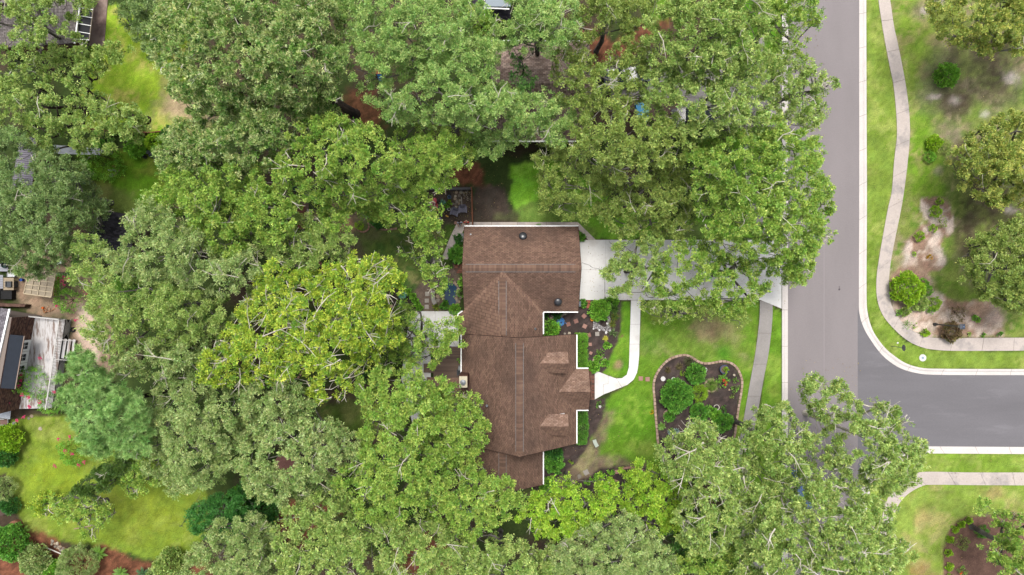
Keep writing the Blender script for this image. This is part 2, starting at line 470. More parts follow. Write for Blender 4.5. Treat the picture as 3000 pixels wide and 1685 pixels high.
# kidney bed with small round shrubs, pale sand
paint([(2700, 585), (2740, 575), (2780, 590), (2790, 640), (2780, 690), (2755, 720), (2765, 780), (2740, 800), (2655, 785), (2650, 700), (2690, 670), (2715, 650)], mixc(np.array(C('#a58775')) + 0 * gx[..., None], sand, sm(n2, .5, .6)), .2, .35)
for (x, y, r, sx) in [(2705, 605, 12, .7), (2718, 625, 12, .8), (2735, 645, 13, 1), (2765, 645, 12, 1), (2785, 660, 12, .6), (2745, 690, 17, 1), (2732, 710, 15, 1), (2745, 735, 15, 1), (2760, 765, 13, 1), (2663, 720, 13, .7), (2658, 765, 13, .6), (2755, 615, 8, 1)]:
    spot(x, y, r, cc('#e9d9cc'), .5, .85, sx)
paint([(2606, 800), (2660, 760), (2720, 790), (2740, 860), (2800, 880), (2900, 880), (2935, 930), (2940, 985), (2720, 988), (2650, 955), (2615, 900)], mixc(np.array(C('#b2937d')) + 0 * gx[..., None], sand, sm(n2 + .2 * n1, .52, .72)), .25, .3)
spot(2905, 930, 36, cc('#8d7a70'), .7, .7, .9)
spot(2640, 880, 20, cc('#8d7668'), .7, .7, 1.2)
spot(2690, 800, 34, cc('#8d7668'), .7, .6, 1.2)
# south-east lawn and its mulched bed
paint([(2517, 1325), (3060, 1325), (3060, 1720), (2517, 1720)], lawn('#8caa40', '#a4b656', '#80a438'), .05, .05)
paint([(2640, 1425), (3060, 1425), (3060, 1720), (2600, 1720), (2600, 1520)], lawn('#96ac4c', '#b4b26c', '#88a840'), .3, .3)
spot(2700, 1530, 22, cc('#b9ad70'), .9, .7, .9); spot(2720, 1510, 18, cc('#b9ad70'), .9, .6, 1.8); spot(2905, 1450, 20, cc('#b9a070'), .9, .6, 1.6)
spot(2700, 1675, 28, cc('#a07858'), .8, .7, 1.2); spot(2640, 1640, 14, cc('#b09a60'), .8, .6)
paint([(2765, 1720), (2762, 1620), (2775, 1560), (2810, 1520), (2870, 1508), (2960, 1500), (3060, 1520), (3060, 1720)], mixc(np.array(C('#7d5a4c')) + 0 * gx[..., None], cc('#96786a'), n3), .12, .12)

# strip of soil at the house foot
paint([(1300, 655), (1362, 660), (1362, 760), (1300, 770)], mixc(dksoil, deep, .5), .2, .2)
n5 = fbm(gx * 1.3 + 41, gy * 1.3 + 17, 3)
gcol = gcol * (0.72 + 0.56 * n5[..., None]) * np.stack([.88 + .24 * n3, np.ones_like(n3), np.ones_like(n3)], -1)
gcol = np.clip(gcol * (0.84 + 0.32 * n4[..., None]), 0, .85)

def grid_sheet(name, zf=0.0):
    me = bpy.data.meshes.new(name)
    V = np.zeros((nxg * nyg, 3), np.float32)
    V[:, 0] = gx.ravel(); V[:, 1] = gy.ravel()
    me.vertices.add(len(V)); me.vertices.foreach_set('co', V.ravel())
    i = (np.arange(nyg - 1)[:, None] * nxg + np.arange(nxg - 1)[None, :]).ravel()
    q = np.stack([i, i + 1, i + 1 + nxg, i + nxg], 1).astype(np.int32)
    me.loops.add(q.size); me.loops.foreach_set('vertex_index', q.ravel())
    me.polygons.add(len(q)); me.polygons.foreach_set('loop_start', np.arange(0, q.size, 4, dtype=np.int32))
    me.update(calc_edges=True)
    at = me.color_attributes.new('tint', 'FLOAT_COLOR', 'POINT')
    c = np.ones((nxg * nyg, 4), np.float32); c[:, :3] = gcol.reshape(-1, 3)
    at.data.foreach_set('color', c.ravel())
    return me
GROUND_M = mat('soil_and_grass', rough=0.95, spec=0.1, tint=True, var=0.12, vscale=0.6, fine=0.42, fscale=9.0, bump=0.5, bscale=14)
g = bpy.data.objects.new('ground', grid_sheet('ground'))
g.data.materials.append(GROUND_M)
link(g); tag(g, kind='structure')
far = MB(); far.poly([(-900, -900, -0.03), (900, -900, -0.03), (900, 900, -0.03), (-900, 900, -0.03)])
far.build('terrain', mat('terrain_grass', C('#6f8a34'), 0.95, 0.1, col2=C('#5b5a3c'), vscale=0.06, var=.3, fine=.3, fscale=4), kind='structure')

# ------------------------------------------------------------------ roads, kerbs, pavements
ASPH = mat('road_asphalt', C('#a0989a', .95), 0.92, 0.2, var=0.09, vscale=0.25, fine=0.2, fscale=22, bump=.3, bscale=40, stretch=(1.6, .5, 1), stain=(.5, .55, .75, .25), stain_col=C('#8d8288'))
ASPH2 = mat('side_road_asphalt', C('#848186', .95), 0.92, 0.2, var=0.13, vscale=0.22, fine=0.13, fscale=16, bump=.3, bscale=40, stretch=(.35, 1.8, 1), stain=(.5, .56, .72, .35), stain_col=C('#a3a0a6'))
KERB = mat('kerb_concrete', C('#e2dad6', 1.15), 0.9, 0.2, var=0.10, vscale=0.5, fine=0.10, fscale=10, bump=.2)
PAVE = mat('pavement_concrete', C('#ddd0c8', 1.0), 0.9, 0.2, var=0.14, vscale=0.45, fine=0.12, fscale=9, bump=.3, stain=(.45, .50, .62, .65), stain_col=C('#a29c9c'))
PAVE_GREY = mat('grey_pavement_concrete', C('#b1aba8', .95), 0.92, 0.2, var=0.10, vscale=0.5, fine=0.12, fscale=9, bump=.3, stain=(.4, .54, .7, .5), stain_col=C('#8f8b8a'))
WHITEC = mat('driveway_concrete', (.37, .363, .357), 0.88, 0.2, var=0.05, vscale=0.3, fine=0.06, fscale=6, bump=.15, stain=(.3, .50, .66, .45), stain_col=C('#c4b8ae'))
JOINT = mat('joint_dirt', C('#7d6a60'), 0.95, 0.05, fine=.2)

road = MB()
road.poly(PL([(2306, -700), (2519, -700), (2519, 2400), (2306, 2400)], 0.006))
road.build('road', ASPH, kind='structure')
side = MB()
side.poly(PL([(2513, 905), (2519, 925), (2530, 958), (2548, 990), (2575, 1028), (2602, 1056), (2640, 1080), (2682, 1092), (2730, 1097), (4200, 1099), (4200, 1309), (2660, 1309), (2610, 1322), (2570, 1350), (2540, 1395), (2519, 1450), (2513, 1450)], 0.011))
side.build('side_road', ASPH2, kind='structure')

def offset_path(path, d):
    out = []
    for i, p in enumerate(path):
        a = Vector(path[max(i - 1, 0)][:2]); b = Vector(path[min(i + 1, len(path) - 1)][:2])
        t = (b - a).normalized()
        out.append((p[0] - t.y * d, p[1] + t.x * d))
    return out

def resample(path, step):
    out = [Vector(path[0])]
    acc = 0.0
    for a, b in zip(path, path[1:]):
        a, b = Vector(a), Vector(b)
        L = (b - a).length
        pos = step - acc
        while pos <= L:
            out.append(a + (b - a) * (pos / L)); pos += step
        acc = (acc + L) % step
    return out

def catmull(pts, n=6, closed=False):
    out = []
    m = len(pts)
    for i in range(m if closed else m - 1):
        if closed:
            p0, p1, p2, p3 = (Vector(pts[(i + k - 1) % m]) for k in range(4))
        else:
            p0, p1, p2, p3 = Vector(pts[max(i - 1, 0)]), Vector(pts[i]), Vector(pts[i + 1]), Vector(pts[min(i + 2, m - 1)])
        for k in range(n):
            t = k / n
            out.append(0.5 * ((2 * p1) + (-p0 + p2) * t + (2 * p0 - 5 * p1 + 4 * p2 - p3) * t * t + (-p0 + 3 * p1 - 3 * p2 + p3) * t ** 3))
    if not closed: out.append(Vector(pts[-1]))
    return out

def strip_slabs(name, a_px, b_px, z1, mat_, n_per=None, slab=2.6, gap=0.012, kerb=False, part='slab'):
    """a strip between two edge lines, cut into slabs along its length; each slab a part"""
    A = catmull([P(*p)[:2] for p in a_px]); B = catmull([P(*p)[:2] for p in b_px])
    N = 240
    def rs(Q):
        Q = [Vector(q) for q in Q]
        s = [0.0]
        for u, v in zip(Q, Q[1:]): s.append(s[-1] + (v - u).length)
        out = []
        j = 0
        for k in range(N + 1):
            t = s[-1] * k / N
            while j < len(s) - 2 and s[j + 1] < t: j += 1
            f = (t - s[j]) / max(1e-9, s[j + 1] - s[j])
            out.append(Q[j].lerp(Q[j + 1], min(1, max(0, f))))
        return out, s[-1]
    A, la = rs(A); B, lb = rs(B)
    nb = max(1, round((la + lb) / 2 / slab))
    root = MB()
    root.poly([(p.x, p.y, 0.012) for p in A] + [(p.x, p.y, 0.012) for p in reversed(B)])
    ro = root.build(name, JOINT, kind='structure')
    for s in range(nb):
        i0, i1 = round(N * s / nb), round(N * (s + 1) / nb)
        L = [A[i].copy() for i in range(i0, i1 + 1)]; R_ = [B[i].copy() for i in range(i0, i1 + 1)]
        t0 = (L[1] - L[0]).normalized() * gap
        L[0] += t0; R_[0] += t0; L[-1] -= t0; R_[-1] -= t0
        st = max(1, len(L) // 8)
        idx = sorted(set(list(range(0, len(L), st)) + [len(L) - 1]))
        L = [L[i] for i in idx]; R_ = [R_[i] for i in idx]
        mb = MB()
        if kerb:   # rolled kerb: a flat gutter pan at the road (line A) and a raised back (line B)
            for k in range(len(L) - 1):
                a0, a1, b0, b1 = L[k], L[k + 1], R_[k], R_[k + 1]
                prof = [(0.0, 0.0), (0.0, 0.02), (0.5, 0.025), (0.72, 0.11), (1.0, 0.12), (1.0, -0.02)]
                for (s0, h0), (s1, h1) in zip(prof, prof[1:]):
                    q = [a0.lerp(b0, s0), a1.lerp(b1, s0), a1.lerp(b1, s1), a0.lerp(b0, s1)]
                    mb.face([(q[0].x, q[0].y, h0), (q[1].x, q[1].y, h0), (q[2].x, q[2].y, h1), (q[3].x, q[3].y, h1)])
        else:
            mb.prism([tuple(p) for p in L] + [tuple(p) for p in reversed(R_)], 0.0, z1 + rng.uniform(0, .008))
        mb.build(part, mat_, ro)
    return ro

strip_slabs('east_kerb', [(2517, -60), (2517, 300), (2517, 600), (2516, 860), (2518, 920), (2530, 960), (2548, 992), (2575, 1030), (2604, 1058), (2642, 1081), (2690, 1094), (2740, 1098), (2900, 1099), (3060, 1099)],
            [(2536, -60), (2537, 300), (2538, 600), (2537, 860), (2541, 920), (2552, 960), (2567, 988), (2592, 1020), (2618, 1042), (2652, 1064), (2695, 1077), (2745, 1080), (2900, 1081), (3060, 1081)], .12, KERB, slab=3.4, kerb=True, part='kerb_stone')
strip_slabs('south_kerb', [(3060, 1310), (2900, 1309), (2700, 1308), (2660, 1311), (2615, 1325), (2575, 1352), (2542, 1398), (2522, 1450), (2517, 1520), (2517, 1760)],
            [(3060, 1330), (2900, 1329), (2700, 1328), (2666, 1331), (2630, 1342), (2592, 1368), (2560, 1410), (2542, 1460), (2537, 1520), (2537, 1760)], .12, KERB, slab=3.4, kerb=True, part='kerb_stone')
strip_slabs('west_kerb', [(2308, -60), (2308, 670)], [(2290, -60), (2290, 670)], .12, KERB, slab=3.4, kerb=True, part='kerb_stone')
strip_slabs('west_kerb_south', [(2308, 908), (2308, 1400), (2308, 1760)], [(2290, 908), (2290, 1400), (2290, 1760)], .12, KERB, slab=3.4, kerb=True, part='kerb_stone')
strip_slabs('dropped_kerb', [(2308, 670), (2308, 908)], [(2291, 670), (2291, 908)], .03, KERB, slab=3.4, part='kerb_stone')
strip_slabs('east_pavement', [(2572, -30), (2573, 0), (2580, 50), (2590, 110), (2605, 190), (2617, 250), (2625, 330), (2627, 400), (2619, 470), (2612, 560), (2599, 620), (2576, 750), (2567, 820), (2570, 880), (2590, 930), (2640, 984), (2690, 1014), (2750, 1026), (2850, 1028), (3060, 1027)],
            [(2603, -30), (2607, 0), (2619, 80), (2628, 120), (2642, 190), (2653, 250), (2663, 330), (2665, 400), (2658, 480), (2648, 560), (2638, 620), (2612, 750), (2604, 820), (2606, 870), (2618, 910), (2648, 950), (2690, 978), (2740, 990), (2850, 990), (3060, 989)], .05, PAVE, slab=3.0)
strip_slabs('south_pavement', [(3060, 1384), (2850, 1384), (2720, 1382), (2680, 1388), (2630, 1420), (2595, 1470), (2582, 1530), (2577, 1600), (2584, 1650), (2596, 1720)],
            [(3060, 1422), (2850, 1421), (2730, 1420), (2700, 1424), (2658, 1448), (2628, 1485), (2612, 1540), (2606, 1600), (2608, 1650), (2616, 1720)], .05, PAVE, slab=3.0)
strip_slabs('west_pavement', [(2226, 881), (2224, 940), (2213, 1030), (2197, 1120), (2178, 1230), (2160, 1340), (2165, 1450), (2190, 1560), (2200, 1720)],
            [(2263, 881), (2262, 940), (2252, 1030), (2235, 1120), (2216, 1230), (2196, 1340), (2200, 1450), (2226, 1560), (2238, 1720)], .05, PAVE_GREY, slab=3.0)
strip_slabs('north_west_pavement', [(2216, -30), (2222, 100), (2214, 200), (2190, 330), (2178, 440), (2190, 560), (2215, 690)],
            [(2238, -30), (2240, 100), (2234, 200), (2216, 330), (2206, 440), (2218, 560), (2246, 690)], .05, PAVE_GREY, slab=3.0)

# driveway in big slabs (left and right halves), flares, walk
drive = MB()
drive.poly(PL([(1660, 702), (2225, 702), (2290, 672), (2290, 906), (2225, 880), (1660, 880)], 0.010))
dro = drive.build('driveway', JOINT, kind='structure')
xs = [1660, 1774, 1876, 1985, 2095, 2202]
for i in range(5):
    for (y0, y1) in ((703, 790), (790.4, 879)):
        mb = MB(); mb.prism(PL([(xs[i] + .2, y0), (xs[i + 1] - .2, y0), (xs[i + 1] - .2, y1), (xs[i] + .2, y1)]), 0, .055 + rng.uniform(0, .006))
        mb.build('slab', WHITEC, dro)
for pts in ([(2202.3, 703), (2228, 703), (2289, 674), (2289, 790), (2202.3, 790)], [(2202.3, 790.5), (2289, 790.5), (2289, 904), (2228, 879), (2202.3, 879)]):
    mb = MB(); mb.prism(PL(pts), 0, .055); mb.build('slab', WHITEC, dro)
CRACK = mat('crack_dirt', C('#6d6864'), .95, .05)
def crack(pts, w=.022, z=.066):
    mb = MB()
    q = []
    for a, b in zip(pts, pts[1:]):
        for k in range(6):
            t = k / 6; q.append((a[0] + (b[0] - a[0]) * t + rng.uniform(-1, 1), a[1] + (b[1] - a[1]) * t + rng.uniform(-1, 1)))
    q.append(pts[-1])
    Q = [P(*p) for p in q]
    for a, b in zip(Q, Q[1:]):
        d = (b - a); n = Vector((-d.y, d.x, 0)).normalized() * w * rng.uniform(.5, 1.1)
        mb.face([(a.x - n.x, a.y - n.y, z), (b.x - n.x, b.y - n.y, z), (b.x + n.x, b.y + n.y, z), (a.x + n.x, a.y + n.y, z)])
    o = mb.build('crack', CRACK, dro); return o
crack([(1704, 770), (1722, 775), (1738, 786), (1765, 790)]); crack([(1765, 790), (1770, 820), (1773, 876)])
crack([(1782, 705), (1795, 718), (1830, 722), (1850, 740)]); crack([(1830, 722), (1842, 712), (1880, 705)])

walk = MB()
walk.poly(PL([(1848, 879.5), (1877, 879.5), (1875, 960), (1873, 1040), (1867, 1090), (1856, 1112), (1838, 1128), (1792, 1146), (1768, 1156), (1742, 1171), (1742, 1084), (1768, 1094), (1800, 1107), (1822, 1108), (1836, 1098), (1842, 1080), (1846, 960)], .008))
wo = walk.build('front_walk', JOINT, kind='structure')
def slab(parent, pts, z=.05, m=WHITEC, name='slab'):
    mb = MB(); mb.prism(PL(pts), 0, z); return mb.build(name, m, parent)
slab(wo, [(1848.5, 880), (1876.5, 880), (1875, 950), (1846.5, 950)])
slab(wo, [(1846.3, 950.6), (1875, 950.6), (1873, 1008), (1844.5, 1008)])
slab(wo, [(1844.4, 1008.6), (1873, 1008.6), (1872.4, 1040), (1869, 1075), (1842.6, 1075)])
slab(wo, [(1842.4, 1075.6), (1869, 1075.6), (1866, 1092), (1856, 1112), (1838, 1127), (1822, 1134), (1806, 1109), (1822, 1108), (1836, 1098)])
slab(wo, [(1805.4, 1109), (1821.4, 1134.4), (1792, 1146), (1768, 1155.6), (1768, 1126), (1782, 1125), (1782, 1101)])
slab(wo, [(1742.5, 1085), (1768, 1095), (1781.4, 1100.6), (1781.4, 1124.4), (1767.4, 1125.4), (1767.4, 1156), (1742.5, 1170)])

# narrow path round the north side of the house
np_ = MB(); np_.poly(PL([(1340, 651), (1692, 651), (1745, 703), (1722, 703), (1690, 668), (1362, 668), (1312, 760), (1294, 760)], .008))
npo = np_.build('side_path', JOINT, kind='structure')
for a, b in ((1362, 1440), (1440.6, 1516), (1516.6, 1600), (1600.6, 1692)):
    slab(npo, [(a + .3, 651), (b, 651), (b - (2 if b == 1692 else 0), 668), (a + .3, 668)], .045, PAVE)
slab(npo, [(1692.5, 651), (1745, 702.5), (1723, 702.5), (1690.5, 668)], .045, PAVE)
slab(npo, [(1340, 651.5), (1362, 651.5), (1361.8, 668), (1348, 694), (1322, 688)], .045, PAVE)
slab(npo, [(1321.5, 689), (1347.5, 695), (1330, 727), (1308, 722)], .045, PAVE)
slab(npo, [(1307.7, 723), (1329.6, 728), (1312, 760), (1294, 760)], .045, PAVE)

# back patio concrete
pt = MB(); pt.poly(PL([(1205, 911), (1345, 911), (1345, 1016), (1262, 1016), (1262, 1262), (1214, 1262), (1176, 1110), (1184, 1030)], .008))
pto = pt.build('back_patio', JOINT, kind='structure')
for pts in ([(1205, 912), (1275, 912), (1275, 964), (1195, 964)], [(1275.5, 912), (1345, 912), (1345, 964), (1275.5, 964)], [(1194.6, 964.5), (1262, 964.5), (1262, 1040), (1183, 1040)],
            [(1262.5, 964.5), (1345, 964.5), (1345, 1016), (1262.5, 1016)], [(1183, 1040.5), (1262, 1040.5), (1262, 1110), (1176, 1110)], [(1176, 1110.5), (1262, 1110.5), (1262, 1190), (1196, 1190)], [(1196, 1190.5), (1262, 1190.5), (1262, 1262), (1214, 1262)]):
    slab(pto, pts, .05, WHITEC)
# ------------------------------------------------------------------ buildings
ROOF_M = mat('shingle', rough=0.93, spec=0.15, tint=True, var=0.22, vscale=0.35, fine=0.07, fscale=14, bump=.35, bscale=60, stain=(.24, .48, .64, .6), stain_col=C('#5f4d45', .9))
ROOF_BASE = mat('roof_felt', C('#4a3833'), 0.95, 0.05, fine=.2)
BRICK_M = mat('brick_wall', C('#7d5a4e'), 0.9, 0.1, col2=C('#6a4a40'), vscale=3, fine=.3, fscale=20, bump=.4)
WHITE = mat('white_paint', (0.62, 0.62, 0.62), 0.55, 0.4, var=.06, vscale=2)
BLACKM = mat('black_metal', (0.012, 0.013, 0.016), 0.35, 0.5)
GLASS = mat('window_glass', (0.02, 0.028, 0.035), 0.08, 0.8)
DARKG = mat('dark_interior', (0.01, 0.01, 0.01), 0.9, 0.1)
GREYM = mat('grey_metal', C('#8f9499'), 0.5, 0.5, metal=.3, var=.1)
CREAM = mat('cream_stone', C('#e6dcc0'), 0.85, 0.2, var=.08, vscale=3)

def shingle_plane(poly, up_dir, cols, tabs=None, tab=.30, expo=.145, lift=.03, jit=.05, seed=0, band=()):
    """convex planar polygon (list of Vectors); up_dir: vector up the slope. Courses of real tabs."""
    R = random.Random(seed)
    mb = tabs or MB()
    poly = [Vector(p) for p in poly]
    n = (poly[1] - poly[0]).cross(poly[2] - poly[0]).normalized()
    if n.z < 0: n = -n
    v = Vector(up_dir) - n * Vector(up_dir).dot(n); v.normalize()
    u = v.cross(n).normalized()
    o = poly[0]
    q = [((p - o).dot(u), (p - o).dot(v)) for p in poly]
    v0, v1 = min(a[1] for a in q), max(a[1] for a in q)
    def span(h):
        xs = []
        for a, b in zip(q, q[1:] + q[:1]):
            if (a[1] - h) * (b[1] - h) <= 0 and a[1] != b[1]:
                xs.append(a[0] + (b[0] - a[0]) * (h - a[1]) / (b[1] - a[1]))
        return (min(xs), max(xs)) if len(xs) >= 2 else None
    h = v0; k = 0
    while h < v1 - .03:
        h1 = min(h + expo, v1)
        s0 = span(h + 1e-4); s1 = span(h1 - 1e-4)
        if s0 and s1:
            a0, b0 = s0; a1, b1 = s1
            W = max(b0 - a0, b1 - a1)
            lo, hi = min(a0, a1), max(b0, b1)
            x = lo - (.02 + (k % 2) * tab / 2)
            while x < hi:
                xa, xb = x + .011, x + tab - .011
                c0, c1 = max(xa, a0), min(xb, b0)
                d0, d1 = max(xa, a1), min(xb, b1)
                if c1 - c0 > .01 or d1 - d0 > .01:
                    if c1 < c0: c0 = c1 = (c0 + c1) / 2
                    if d1 < d0: d0 = d1 = (d0 + d1) / 2
                    base = cols[R.randrange(len(cols))]
                    f = 1 + R.gauss(0, jit)
                    mc = o + u * ((c0 + c1) / 2) + v * h
                    for (ba, bb, wd) in band:
                        e_ = Vector(bb) - Vector(ba); tt = max(0, min(1, (mc.xy - Vector(ba)).dot(e_) / e_.length_squared))
                        if (mc.xy - Vector(ba) - e_ * tt).length < wd: f *= 1.28
                    c = tuple(max(0, t * f) for t in base)
                    def pt(a, b, l): return o + u * a + v * b + n * l
                    A, B, Cc, D = pt(c0, h, lift), pt(c1, h, lift), pt(d1, h1, .006), pt(d0, h1, .006)
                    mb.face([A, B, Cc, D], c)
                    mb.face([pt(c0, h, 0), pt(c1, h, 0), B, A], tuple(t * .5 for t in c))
                x += tab
        h += expo; k += 1
    return mb

def slab_plane(mb, poly, thick=.14):
    """roof deck: polygon with thickness downwards"""
    poly = [Vector(p) for p in poly]
    n = (poly[1] - poly[0]).cross(poly[2] - poly[0])
    if n.z < 0: poly.reverse()
    mb.face(poly)
    low = [p - Vector((0, 0, thick)) for p in poly]
    mb.face(low[::-1])
    for a, b, c, d in zip(poly, poly[1:] + poly[:1], low[1:] + low[:1], low):
        mb.face([a, d, c, b])

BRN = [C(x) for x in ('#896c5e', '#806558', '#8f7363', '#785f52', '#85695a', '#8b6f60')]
SUNLIT_BRN = [C(x) for x in ('#a48675', '#9a7c6c', '#ac8e7e', '#927565')]  # lighter browns: sunlight painted into the north slopes of dormers and entry gable
VAL = [((-.854, 1.2), (2.87, -2.3), .20), ((-.854, 1.2), (-4.5, -2.2), .14)]
house = thing('brown_roofed_house', 'low house with a brown shingle roof, two front dormers and white gutters', 'house', (0, 0, 0))
X0, X1 = -4.45, 6.19
Z = lambda zr, s, d: zr - s * d
planes = []
s1 = 2.8 / 3.96
gN = [(X0, 5.70, 2.8), (X1, 5.70, 2.8), (X1, 1.74, 5.6), (X0, 1.74, 5.6)]
gS = [(X0, -2.22, 2.8), (X1, -2.22, 2.8), (X1, 1.74, 5.6), (X0, 1.74, 5.6)]
planes += [(gN, (0, -1, s1)), (gS, (0, 1, s1))]
# middle wing
mR = [(-.854, 1.51, 5.44), (-.854, -4.78, 5.44), (2.87, -4.78, 2.8), (2.87, -2.22, 2.8)]
s2 = (5.44 - 2.8) / 3.724
zl = 5.44 - s2 * 4.19
mL = [(-.854, 1.51, 5.44), (-4.63, -2.27, 5.44 - s2 * 3.776), (-5.04, -2.55, zl), (-5.04, -4.37, zl), (-4.60, -4.40, 5.44 - s2 * 3.75), (-4.60, -4.78, 5.44 - s2 * 3.75), (-.854, -4.78, 5.44)]
planes += [(mR, (-1, 0, s2)), (mL, (1, 0, s2))]
s3 = 4.9 / 5.345
MR = [(6.0, -14.6, 2.8), (6.0, -4.37, 2.8), (.655, -4.37, 7.7), (.655, -14.6, 7.7)]
ML = [(-4.69, -14.6, 2.8), (-4.69, -4.37, 2.8), (.655, -4.37, 7.7), (.655, -14.6, 7.7)]
planes += [(MR, (-1, 0, s3)), (ML, (1, 0, s3))]
SR = [(2.87, -18.45, 2.8), (2.87, -14.2, 2.8), (-.854, -14.2, 5.44), (-.854, -18.45, 5.44)]
SL = [(-4.578, -18.45, 2.8), (-4.578, -14.2, 2.8), (-.854, -14.2, 5.44), (-.854, -18.45, 5.44)]
planes += [(SR, (-1, 0, s2)), (SL, (1, 0, s2))]
# low back porch roof south of the deck
BR = [(-4.69, -8.45, 2.9), (-4.69, -13.9, 2.9), (-8.0, -13.9, 2.35), (-8.0, -8.45, 2.35)]
planes += [(BR, (1, 0, .16))]
# entry gable
eN = [(4.25, -9.51, 4.40), (7.15, -9.51, 4.40), (7.15, -7.61, 2.84), (5.97, -7.61, 2.84)]
eS = [(4.25, -9.51, 4.40), (7.15, -9.51, 4.40), (7.15, -11.41, 2.84), (5.97, -11.41, 2.84)]
planes += [(eN, (0, -1, .82)), (eS, (0, 1, .82))]
deck_mb = MB(); tabs = MB()
for i, (pl, up) in enumerate(planes):
    slab_plane(deck_mb, pl)
    shingle_plane(pl, up, SUNLIT_BRN if i in (9,) else BRN, tabs, seed=i, jit=.06, band=VAL if i in (1, 2, 3) else ())  # north slope of the entry gable is coloured as if sunlit
roof = deck_mb.build('roof', ROOF_BASE, house)
tabs.build('shingle', ROOF_M, roof, kind='stuff', colors=True)

# dormers: walls, roof, window, each a part
def dormer(yc, seed):
    X_a, X_f, hw, ze, zr = 2.45, 5.02, .95, 5.27, 6.05
    D = bpy.data.objects.new('dormer', None); D.location = (0, 0, 0); link(D, house)
    nP = [(X_a, yc, zr), (X_f, yc, zr), (X_f, yc + hw, ze), (3.30, yc + hw, ze)]
    sP = [(X_a, yc, zr), (X_f, yc, zr), (X_f, yc - hw, ze), (3.30, yc - hw, ze)]
    d = MB(); slab_plane(d, nP, .08); slab_plane(d, sP, .08)
    d.build('dormer_roof', ROOF_BASE, D)
    LT = [C(x) for x in ('#ad8a7c', '#a37f72', '#b89486', '#9b7a6d')]  # unused lighter set for the sun-facing slope
    t = MB(); shingle_plane(nP, (0, -1, .82), SUNLIT_BRN, t, seed=seed); shingle_plane(sP, (0, 1, .82), BRN, t, seed=seed + 1)  # north slope gets the painted sunlit tone, south slope the plain brown
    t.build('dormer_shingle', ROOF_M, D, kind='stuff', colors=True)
    w = MB()
    xf = 4.82; h_ = .80
    zb = lambda x: 2.8 + s3 * (6.0 - x) - .05
    for s in (-1, 1):
        y = yc + s * h_
        w.face([(xf, y, zb(xf)), (3.25, y, zb(3.25)), (3.25, y, ze), (xf, y, ze + .02)])
    w.face([(xf, yc - h_, zb(xf)), (xf, yc + h_, zb(xf)), (xf, yc + h_, ze + .1), (xf, yc, zr - .1), (xf, yc - h_, ze + .1)])
    w.build('dormer_wall', WHITE, D)
    g = MB(); g.box((xf + .03, yc, 4.75), (.04, .8, .9)); g.build('window', GLASS, D)
dormer(-6.74, 40); dormer(-12.33, 50)

# ridge vents with thin metal edges
rv = MB()
for (a, b) in (((X0 + .15, 1.74, 5.66), (X1 - .2, 1.74, 5.66)), ((-.854, .9, 5.50), (-.854, -4.3, 5.50)), ((.655, -4.6, 7.76), (.655, -14.3, 7.76)), ((-.854, -14.7, 5.50), (-.854, -18.2, 5.50))):
    a, b = Vector(a), Vector(b); d = (b - a).normalized(); n = Vector((-d.y, d.x, 0))
    L = (b - a).length; k = 0.0; R = random.Random(3)
    while k < L - .05:
        e = min(L, k + .17); c = BRN[R.randrange(6)]; f = 1.04 + R.gauss(0, .03); c = tuple(t * f * 1.05 for t in c)
        p, q = a + d * (k + .002), a + d * e
        lift = Vector((0, 0, .02))
        for s in (-1, 1):
            rv.face([p + lift, q, q + n * .30 * s - Vector((0, 0, .17)), p + n * .30 * s - Vector((0, 0, .15))] if s < 0 else [p + lift, p + n * .30 - Vector((0, 0, .15)), q + n * .30 - Vector((0, 0, .17)), q], c)
        k = e
rv.build('ridge_cap', ROOF_M, roof, kind='stuff', colors=True)
for (a, b, sd) in (((X0 + .3, 1.74, 5.6), (X1 - .5, 1.74, 5.6), .34), ((-.854, .6, 5.45), (-.854, -4.3, 5.45), .33), ((.655, -4.8, 7.7), (.655, -14.2, 7.7), .33), ((-.854, -14.7, 5.45), (-.854, -17.9, 5.45), .33)):
    a, b = Vector(a), Vector(b); d = (b - a).normalized(); n = Vector((-d.y, d.x, 0))
    for s in (-1, 1):
        m_ = MB(); m_.bar(a + n * sd * s - Vector((0, 0, .16)), b + n * sd * s - Vector((0, 0, .16)), .022, .05)
        m_.build('ridge_flashing', GREYM, roof)

# gutters
gut = [((X0 - .02, 5.76, 2.74), (X1 + .02, 5.76, 2.74)), ((2.95, -2.28, 2.74), (X1, -2.28, 2.74)), ((2.93, -2.34, 2.74), (2.93, -4.37, 2.74)), ((6.06, -4.42, 2.74), (6.06, -7.55, 2.74)), ((6.06, -11.45, 2.74), (6.06, -14.6, 2.74)),
       ((2.93, -14.66, 2.74), (2.93, -18.45, 2.74)), ((-4.75, -4.40, 2.74), (-4.75, -8.0, 2.74)), ((-4.75, -8.95, 2.74), (-4.75, -14.6, 2.74)), ((-5.10, -2.55, 2.36), (-5.10, -4.35, 2.36)), ((-5.10, -2.5, 2.36), (-4.66, -2.2, 2.6)),
       ((6.0, -7.55, 2.79), (7.15, -7.55, 2.79)), ((6.0, -11.47, 2.79), (7.15, -11.47, 2.79))]
for a, b in gut:
    m_ = MB(); a, b = Vector(a), Vector(b)
    d = (b - a).normalized(); n = Vector((-d.y, d.x, 0))
    m_.bar(a - Vector((0, 0, .05)), b - Vector((0, 0, .05)), .12, .015)
    m_.bar(a + n * .055, b + n * .055, .012, .11); m_.bar(a - n * .055, b - n * .055, .012, .11)
    m_.build('gutter', WHITE, house)
